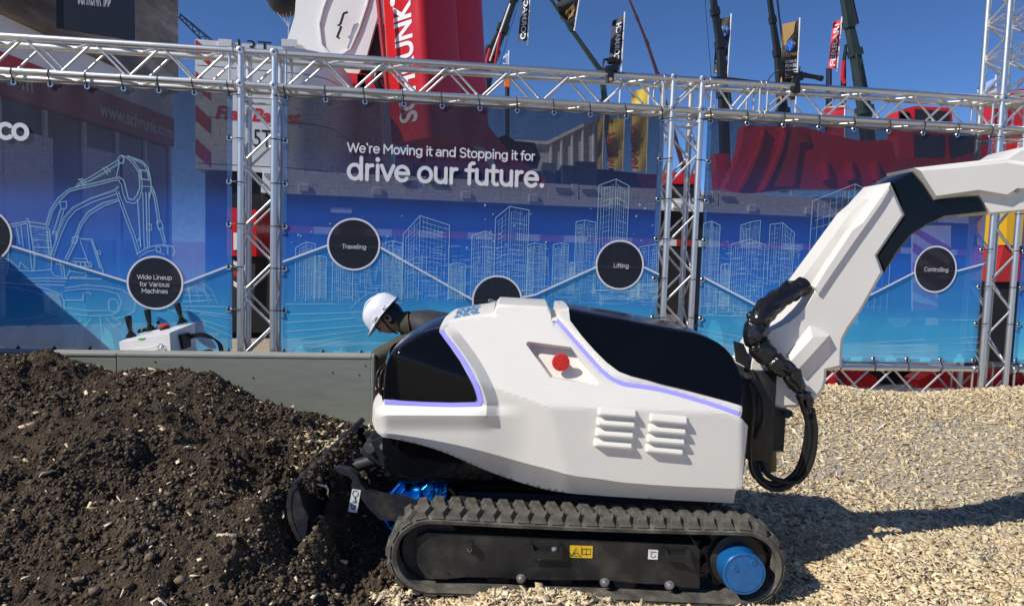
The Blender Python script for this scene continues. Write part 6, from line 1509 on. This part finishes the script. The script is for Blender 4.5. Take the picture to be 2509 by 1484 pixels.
flag('brown yellow flag edge beside the tent hall', (1465, 288), (1480, 288), (1476, 415), (1464, 415), 20, mat('ochre_cloth', (.45, .28, .05), .7), 'r', [], wav=.03, group='yellow flags behind the slogan banner')
flag('blue and white checked cloth tied at the tower', (2394, 214), (2440, 190), (2440, 250), (2397, 244), 12, m_fl, 'r', [('poly', [(.0, .2), (.45, .1), (.45, .4), (.0, .5)], m_lw), ('poly', [(.5, .55), (.95, .5), (.95, .8), (.5, .85)], m_lw)], wav=.06, pole_to=330)

# ================================================================== PERSON bent over behind the machine
m_helm = mat('white_hard_hat', (.72, .74, .80), .28, spec=.5); m_hair = mat('black_hair', (.006, .005, .005), .5); m_skin = mat('skin', (.52, .29, .19), .5, noise=(30, .08)); m_oliv = mat('olive_jacket', (.068, .058, .038), .85, noise=(22, .2), bump=(25, .5, .01)); m_vest = mat('charcoal_vest', (.035, .035, .039), .7, noise=(20, .2), bump=(35, .5, .006)); m_trs = mat('dark_trousers', (.02, .022, .028), .8)
YP = 5.02
hc = at(949, 776, YP)                                   # middle of the head
ha = Vector((-.80, 0, .60)).normalized()                # crown direction of the bowed head
hf = Vector((-.60, 0, -.80))                            # where the face looks
hs = Vector((0, -1, 0))                                 # near side of the head
HM = Matrix(((hf.x, hs.x, ha.x, hc.x), (hf.y, hs.y, ha.y, hc.y), (hf.z, hs.z, ha.z, hc.z), (0, 0, 0, 1)))
per = thing('person', 'person in white hard hat, dark vest and olive jacket bending down behind the machine', 'person', Vector((-.32, YP + .08, .1)))
J = {'pel': (-.20, 5.10, .60, .135), 'bel': (-.36, 5.09, .655, .13), 'che': (-.54, 5.07, .69, .135), 'col': (-.69, 5.05, .70, .085), 'nek': (-.785, 5.03, .70, .055), 'hd0': (-.83, 5.02, .725, .06),
     'sL': (-.66, 4.93, .62, .062), 'eL': (-.935, 4.97, .475, .05), 'wL': (-.87, 5.03, .32, .036), 'sR': (-.65, 5.24, .66, .07), 'eR': (-.84, 5.24, .47, .052), 'wR': (-.93, 5.12, .30, .036),
     'hL': (-.17, 4.98, .55, .10), 'kL': (-.42, 4.95, .36, .075), 'aL': (-.16, 4.97, .14, .05), 'tL': (-.33, 4.97, .10, .042), 'hR': (-.17, 5.2, .55, .10), 'kR': (-.42, 5.22, .36, .075), 'aR': (-.16, 5.2, .14, .05), 'tR': (-.33, 5.2, .10, .042)}
E_ = [('pel', 'bel'), ('bel', 'che'), ('che', 'col'), ('col', 'nek'), ('nek', 'hd0'), ('che', 'sL'), ('sL', 'eL'), ('eL', 'wL'), ('che', 'sR'), ('sR', 'eR'), ('eR', 'wR'), ('pel', 'hL'), ('hL', 'kL'), ('kL', 'aL'), ('aL', 'tL'), ('pel', 'hR'), ('hR', 'kR'), ('kR', 'aR'), ('aR', 'tR')]
names = list(J); V = [J[k][:3] for k in names]; R = [J[k][3] for k in names]; E2 = [(names.index(a), names.index(c)) for a, c in E_]
for s, w in (('L', 'wL'), ('R', 'wR')):                  # hands: palm and five fingers
    wp = Vector(J[w][:3]); d = Vector((-.25, .12 if s == 'L' else -.12, -.96)).normalized(); side = Vector((.3, .95, 0)); pi_ = len(V); V.append(tuple(wp + d * .07)); R.append(.030); E2.append((names.index(w), pi_))
    for k, (o, l) in enumerate(((-.032, .055), (-.012, .07), (.010, .075), (.030, .062))):
        a = len(V); V.append(tuple(wp + d * .10 + side * o)); R.append(.010); V.append(tuple(wp + d * (.10 + l * .5) + side * o * 1.2 + Vector((-.012, 0, 0)))); R.append(.009); V.append(tuple(wp + d * (.10 + l) + side * o * 1.2 + Vector((-.004, 0, 0)))); R.append(.008); E2 += [(pi_, a), (a, a + 1), (a + 1, a + 2)]
    a = len(V); V.append(tuple(wp + d * .06 + side * .045)); R.append(.012); V.append(tuple(wp + d * .095 + side * .06)); R.append(.009); E2 += [(pi_, a), (a, a + 1)]
me = bpy.data.meshes.new('body'); me.from_pydata(V, E2, []); o = bpy.data.objects.new('body', me); COL.objects.link(o)
sk = o.modifiers.new('skin', 'SKIN'); sk.use_smooth_shade = True
for i, r in enumerate(R): me.skin_vertices[0].data[i].radius = (r, r); me.skin_vertices[0].data[i].use_root = (i == 0)
o.modifiers.new('sub', 'SUBSURF').levels = 2
dg = bpy.context.evaluated_depsgraph_get(); dg.update(); bm_e = bpy.data.meshes.new_from_object(o.evaluated_get(dg)); bpy.data.objects.remove(o)
# head with nose, brow, jaw, mouth and ears joined to the same mesh
hb_ = MB(); rows = []; nl, nt_ = 22, 28
for i in range(nl + 1):
    el = -math.pi / 2 + math.pi * i / nl; row = []
    for j in range(nt_):
        a = 2 * math.pi * j / nt_; x, y, z = math.cos(el) * math.cos(a), math.cos(el) * math.sin(a), math.sin(el)
        fx = max(0, x); wx = .098 if x > 0 else .092
        px_, py_, pz_ = x * wx, y * .075, z * .118 - .005
        if z < 0: py_ *= 1 - .32 * fx * -z - .1 * -z; px_ += .018 * fx * -z                     # jaw and chin
        nz_ = math.exp(-((z + .10) / .16) ** 2 - (y / .16) ** 2) * (x > 0); px_ += .026 * nz_    # nose
        px_ += .008 * math.exp(-((z - .22) / .1) ** 2) * fx - .010 * math.exp(-((z - .06) / .1) ** 2 - ((abs(y) - .35) / .2) ** 2) * fx
        px_ += .006 * math.exp(-((z + .45) / .07) ** 2 - (y / .3) ** 2) * fx - .005 * math.exp(-((z + .52) / .03) ** 2 - (y / .35) ** 2) * fx
        row.append(HM @ Vector((px_, py_, pz_)))
    rows.append(row)
hb_.loft(rows, 0, True)
for s in (-1, 1): hb_.lathe([(.005, -.008), (.026, -.006), (.032, .0), (.028, .008), (.018, .005), (.006, .002)], HM @ Matrix.Translation((-.008, s * .076, -.012)) @ Matrix.Rotation(-s * math.pi / 2, 4, 'X') @ Matrix.Diagonal((.75, 1.05, 1, 1)), 14)
k = len(bm_e.vertices); vs = [v.co[:] for v in bm_e.vertices] + hb_.v; fs = [tuple(p.vertices) for p in bm_e.polygons] + [tuple(i + k for i in f) for f in hb_.f]
body_m = bpy.data.meshes.new('body'); body_m.from_pydata(vs, [], fs); body_m.shade_smooth()
for m_ in (m_oliv, m_skin, m_trs): body_m.materials.append(m_)
nb = len(bm_e.polygons)
for p in body_m.polygons:
    c = p.center
    if p.index >= nb: p.material_index = 1
    elif c.z < .36 and c.x < -.75 and c.z < .27: p.material_index = 1
    elif c.x < -.75 and c.z > .6: p.material_index = 1
    elif c.x > -.30 or (c.z < .45 and c.x > -.6): p.material_index = 2
child('body', body_m, None, per)
b = MB(); rows = []
for (x, z, ry, rz, q) in ((-.71, .71, .10, .08, 0), (-.67, .70, .155, .105, 0), (-.58, .685, .185, .130, 0), (-.46, .665, .18, .138, 0), (-.34, .645, .178, .14, 0), (-.24, .62, .178, .14, 0)):
    rows.append([Vector((x - .03 * math.cos(a), 5.06 + ry * math.sin(a), z + rz * math.cos(a))) for a in [2 * math.pi * k / 28 for k in range(28)]])
b.loft(rows, 0, True); child('vest', b.mesh('vest', smooth=70), m_vest, per, label='charcoal padded vest')
b = MB(); b.loft([[Vector((x + .25 * (math.cos(a)) * .0 - .02 * math.cos(a), 5.04 + ry * math.sin(a), z + rz * math.cos(a))) for a in [2 * math.pi * k / 24 for k in range(24)]] for (x, z, ry, rz) in ((-.71, .705, .105, .10), (-.75, .705, .10, .092), (-.79, .71, .095, .085))], 0, True); child('collar', b.mesh('collar', smooth=70), m_oliv, per)
for s, yy in (('L', 4.87), ('R', 5.24)):
    b = MB(); P = [Vector(J['s' + s][:3]) + Vector((.04, .0, .02)), Vector(J['s' + s][:3]), Vector(J['e' + s][:3]), Vector(J['w' + s][:3])]; sp = spline(P, 8); n = len(sp)
    b.tube(sp, [.070 - .026 * i / n + .004 * math.sin(i * 1.3) for i in range(n)], 16); child('sleeve', b.mesh('sleeve', smooth=70), m_oliv, per)
# hair, hat, glasses, chin strap
b = MB(); rows = []
for i in range(9):
    el = -.65 + 1.5 * i / 8; rows.append([HM @ Vector((-.012 + .104 * math.cos(el) * math.cos(a), .083 * math.cos(el) * math.sin(a), .118 * math.sin(el) + .004 + .004 * math.sin(7 * a))) for a in [math.radians(75) + math.radians(210) * k / 20 for k in range(21)]])
b.loft(rows); child('hair', b.mesh('hair', smooth=70), m_hair, per)
b = MB(); prof = [(.165, .030), (.150, .034), (.146, .05), (.140, .08), (.122, .118), (.092, .145), (.05, .160), (.012, .164)]
rows = [[HM @ Vector((r * 1.0 * math.cos(a) + (.030 * max(0, math.cos(a)) ** 2 if r > .15 else 0) + .0, r * .86 * math.sin(a), h + (.006 * math.exp(-(math.sin(a) / .22) ** 2) if h > .07 else 0) - (.012 * max(0, math.cos(a)) if r > .15 else 0))) for a in [2 * math.pi * k / 40 for k in range(40)]] for r, h in prof]
b.loft(rows, 0, True); b.add(rows[-1], [tuple(range(40))]); rows2 = [[HM @ Vector((.158 * math.cos(a) + .03 * max(0, math.cos(a)) ** 2, .136 * math.sin(a), .026 - .012 * max(0, math.cos(a)))) for a in [2 * math.pi * k / 40 for k in range(40)]]]
b.loft([rows[0], rows2[0]], 0, True); hat = child('hard_hat', b.mesh('hard_hat', smooth=45), m_helm, per)
b = MB(); b.bbox(HM @ Vector((.045, .131, .05)), (.05, .012, .012), .003, HM.to_3x3()); child('slot_cover', b.mesh('slot_cover'), m_helm, hat)
b = MB(); b.bbox(HM @ Vector((-.06, .129, .05)), (.035, .012, .012), .003, HM.to_3x3()); child('slot_cover', b.mesh('slot_cover'), m_helm, hat)
for s in (-.035, .035): b = MB(); b.tube([HM @ Vector((.13 * math.cos(t), s, .165 * math.sin(t) + .005)) for t in [.7 + .2 * k for k in range(9)]], .007, 8); child('crown_ridge', b.mesh('crown_ridge', smooth=60), m_helm, hat)
b = MB()
for s in (-.034, .034): b.tube([HM @ Vector((.098, s + .025 * math.cos(a), .005 + .019 * math.sin(a))) for a in [k * .63 for k in range(11)]], .0035, 6)
b.tube([HM @ Vector((.098, .055, .01)), HM @ Vector((.05, .078, .012)), HM @ Vector((-.01, .08, .01))], .003, 6); child('glasses', b.mesh('glasses'), m_black, per)
b = MB(); b.tube(spline([HM @ Vector((.01, .10, .04)), HM @ Vector((.028, .082, -.02)), HM @ Vector((.045, .06, -.085)), HM @ Vector((.045, .02, -.13))], 5), .006, 6); child('chin_strap', b.mesh('chin_strap', smooth=60), m_black, per)

# ================================================================== CONTROL CONSOLE on the platform
m_con = mat('white_console', (.74, .74, .75), .35, noise=(6, .03)); m_grs = mat('green_mark', (.06, .42, .08), .6)
def zc(x, y): return 271.7 + .12585 * x, 719.6 + .12585 * y
A_ = at(*zc(150, 935), 4.97); B_ = at(*zc(1150, 755), 4.86); C_ = at(*zc(1640, 560), 5.16); D_ = A_ + C_ - B_
con = thing('control_console', 'white remote control console with three black joysticks above the grey barrier', 'control box', Vector(((A_.x + C_.x) / 2, (A_.y + C_.y) / 2, Z_C)))
b = MB(); dn = lambda p: Vector((p.x, p.y, Z_C + .001))
b.add([A_, B_, C_, D_, dn(A_) + Vector((.012, .0, 0)), dn(B_) + Vector((.012, 0, 0)), dn(C_) + Vector((.012, 0, 0)), dn(D_) + Vector((.012, 0, 0))], [(0, 1, 2, 3), (7, 6, 5, 4), (0, 4, 5, 1), (1, 5, 6, 2), (2, 6, 7, 3), (3, 7, 4, 0)])
bm2 = bmesh.new(); me = b.mesh('case'); bm2.from_mesh(me); bmesh.ops.bevel(bm2, geom=list(bm2.edges), offset=.004, segments=2, affect='EDGES'); bm2.to_mesh(me); bm2.free(); case = child('case', me, m_con, con)
ex, ey = (B_ - A_).normalized(), (D_ - A_).normalized(); en = ex.cross(ey).normalized(); en = en if en.z > 0 else -en
def onc(x, y):
    d = ray(*zc(x, y)); t = (A_ - Vector((0, 0, CAM_H))).dot(en) / d.dot(en); p = d * t; return Vector((p.x, p.y, p.z + CAM_H))
JM = Matrix(((ex.x, en.cross(ex).x, en.x), (ex.y, en.cross(ex).y, en.y), (ex.z, en.cross(ex).z, en.z)))
for (bx, by, tx, ty) in ((400, 845, 330, 425), (775, 715, 705, 305), (1395, 575, 1285, 185)):
    p0 = onc(bx, by); p1 = at(*zc(tx, ty), p0.y); ax_ = (p1 - p0); Lj = ax_.length; ax_.normalize(); q = ax_.to_track_quat('Z', 'Y').to_matrix().to_4x4(); M = Matrix.Translation(p0) @ q
    b = MB(); b.lathe([(.042, 0), (.042, .006), (.034, .008), (.036, .014), (.028, .018), (.030, .024), (.021, .028), (.023, .034), (.014, .040), (.012, .05)], M, 20); jo = child('joystick', b.mesh('joystick', smooth=25), m_black, con)
    b = MB(); b.lathe([(.024, .052), (.025, .056), (.013, .058), (.012, .062), (.016, .07), (.020, .10), (.0235, Lj - .01), (.020, Lj), (.006, Lj + .002)], M, 18); child('grip', b.mesh('grip', smooth=35), m_black, jo)
p = onc(1050, 690); M = Matrix.Translation(p) @ en.to_track_quat('Z', 'Y').to_matrix().to_4x4()
b = MB(); b.lathe([(.034, 0), (.034, .014), (.03, .018), (.03, .02)], M, 20); es = child('stop_base', b.mesh('stop_base', smooth=30), m_black, con); b = MB(); b.lathe([(.022, .019), (.036, .024), (.036, .03), (.028, .036), (.004, .038)], M, 20); child('stop_button', b.mesh('stop_button', smooth=40), m_red, es)
for (x, y) in ((560, 755), (650, 730)): b = MB(); b.lathe([(.013, 0), (.013, .022), (.010, .026), (.002, .026)], Matrix.Translation(onc(x, y)) @ en.to_track_quat('Z', 'Y').to_matrix().to_4x4(), 14); child('knob', b.mesh('knob', smooth=35), m_black, con)
p = onc(880, 680); b = MB(); b.tube([p, at(*zc(912, 575), p.y)], .004, 8); lv = child('lever', b.mesh('lever'), m_zinc, con); b = MB(); c = at(*zc(915, 560), p.y); b.lathe([(.012 * math.sin(a), -.012 * math.cos(a)) for a in [.3 + .42 * k for k in range(7)]], Matrix.Translation(c), 14); child('ball', b.mesh('ball', smooth=60), m_black, lv)
fn = (B_ - A_).cross(Vector((0, 0, -1))); fn.normalize(); fn = fn if fn.y < 0 else -fn
def onf(x, y, off=.003):
    d = ray(*zc(x, y)); t = (B_ - Vector((0, 0, CAM_H))).dot(fn) / d.dot(fn); p = d * t; return Vector((p.x, p.y, p.z + CAM_H)) + fn * off
b = MB(); b.add([onf(520, 870), onf(690, 850), onf(640, 890), (onf(560, 900))], [(0, 1, 2, 3)]); child('green_mark', b.mesh('green_mark', fix=False), m_grs, case)
b = MB(); b.tube([onf(440, 1140, .004), onf(400, 1075, .02), onf(850, 1040, .02), onf(920, 1010, .02), onf(1020, 1135, .004)], .0045, 6); child('handle_bar', b.mesh('handle_bar', smooth=50), m_con, case)
b = MB(); b.tube([onf(1000 + 50 * math.cos(a), 1030 + 60 * math.sin(a), .012) for a in [k * .6 for k in range(11)]], .003, 6); b.tube([onf(1060, 1060, .01), onf(1110, 1140, .012)], .004, 6); child('shackle', b.mesh('shackle'), m_zinc, case)
rn = (C_ - B_).cross(Vector((0, 0, 1))); rn.normalize(); rn = rn if rn.x > 0 else -rn
def onr(x, y, off=.0):
    d = ray(*zc(x, y)); t = (B_ - Vector((0, 0, CAM_H))).dot(rn) / d.dot(rn); p = d * t; return Vector((p.x, p.y, p.z + CAM_H)) + rn * off
b = MB(); b.prism([onr(x, y) for x, y in ((1300, 800), (1470, 750), (1490, 1020), (1345, 1075))], rn * .03); pl = child('connector', b.mesh('connector'), m_black, con)
for k in range(5):
    s0 = onr(1470, 800 + k * 18, .02); b = MB(); b.tube(spline([s0, at(*zc(1700 + k * 8, 770 + k * 14), s0.y + .02), at(*zc(1900 + k * 25, 800 + k * 20), s0.y + .05), at(*zc(2080 + k * 18, 960 + k * 8), s0.y + .08), dn(at(*zc(2130 + k * 14, 1120), s0.y + .1)) + Vector((0, 0, .005))], 8), .0055, 8); child('cable', b.mesh('cable', smooth=60), m_hose, pl)
b = MB(); b.tube(spline([dn(at(*zc(1560, 1090), 5.05)) + Vector((0, 0, .014)), dn(at(*zc(1750, 1060), 5.12)) + Vector((0, 0, .02)), dn(at(*zc(1930, 1040), 5.16)) + Vector((0, 0, .03)), dn(at(*zc(2000, 1080), 5.14)) + Vector((0, 0, .012))], 6), .012, 8)
solo('red_strap', b.mesh('red_strap', smooth=60), m_red, 'red strap lying on the plinth beside the white console', 'strap', dn(at(*zc(1750, 1090), 5.1)))

# ================================================================== CLAMPS AND CAMERA ON THE TRUSS
def k1(x, y, v=0): u, z = on_wall(1431.9 + .06927 * x, 117.5 + .06927 * y, v); return wall(u, z, v)
cl = thing('rigging_clamp', 'black rigging clamp with a lever on the top chord under the navy flag', 'clamp', k1(930, 1080, -.03), 'black clamps on the top truss')
b = MB(); b.prism([k1(x, y, -.045) for x, y in ((830, 620), (1040, 780), (1060, 900), (1030, 1190), (830, 1190), (850, 900))], WV * .07); child('jaw', b.mesh('jaw'), m_black, cl)
b = MB(); b.prism([k1(x, y, -.05) for x, y in ((760, 640), (900, 620), (1130, 530), (1240, 600), (1230, 780), (1180, 800), (1050, 780), (860, 780), (770, 700))], WV * .08); child('body', b.mesh('body'), m_black, cl)
b = MB(); b.tube([k1(830, 480, -.01), k1(1000, 440, -.01), k1(1200, 520, -.01), k1(1290, 560, -.01)], [.026, .03, .024, .018], 12); child('barrel', b.mesh('barrel', smooth=50), m_black, cl)
b = MB(); b.tube([k1(820, 410, -.02), k1(690, 420, -.03), k1(630, 700, -.04)], [.011, .010, .007], 8); child('lever', b.mesh('lever', smooth=50), m_black, cl)
b = MB(); b.cyl(k1(930, 1110, -.045), k1(930, 1110, -.055), .014, 14); child('bolt', b.mesh('bolt'), m_zinc, cl)
def k2(x, y, v=0): u, z = on_wall(1894.5 + .10887 * x, 146.9 + .10887 * y, v); return wall(u, z, v)
tc_ = thing('tube_camera', 'black tube camera on a clamp on the right top truss', 'camera', k2(570, 700, -.03), 'black clamps on the top truss')
b = MB(); b.tube([k2(320, 300, -.03), k2(520, 325, -.03), k2(700, 345, -.03), k2(800, 365, -.03), k2(1000, 400, -.03), k2(1005, 402, -.03), k2(1105, 425, -.03)], [.014, .015, .022, .019, .019, .022, .022], 16); child('barrel', b.mesh('barrel', smooth=45), m_black, tc_)
b = MB(); b.prism([k2(x, y, -.05) for x, y in ((530, 300), (640, 250), (690, 280), (690, 440), (600, 480), (620, 640), (610, 740), (540, 740), (450, 690), (490, 560), (510, 440))], WV * .05); child('clamp', b.mesh('clamp'), m_black, tc_)
b = MB(); b.tube([k2(575, 300, -.05), k2(600, 150, -.055)], [.010, .006], 8); child('lever', b.mesh('lever', smooth=50), m_black, tc_)
b = MB(); b.tube(spline([k2(320, 300, -.03), k2(180, 230, -.02), k2(60, 270, 0), k2(-60, 380, .02), k2(-150, 520, .03)], 8), .004, 6); child('cable', b.mesh('cable', smooth=60), m_black, tc_)
b = MB(); pts = [on_wall(x, y) for x, y in ((1740, 194), (1790, 197), (1850, 204), (1890, 209), (1905, 206))]; b.tube([wall(u, z + .012, -.015) for u, z in pts], .006, 6); solo('truss_cable', b.mesh('truss_cable', smooth=60), m_black, 'black cable lying along the short top truss section', 'cable', wall(*pts[0]))
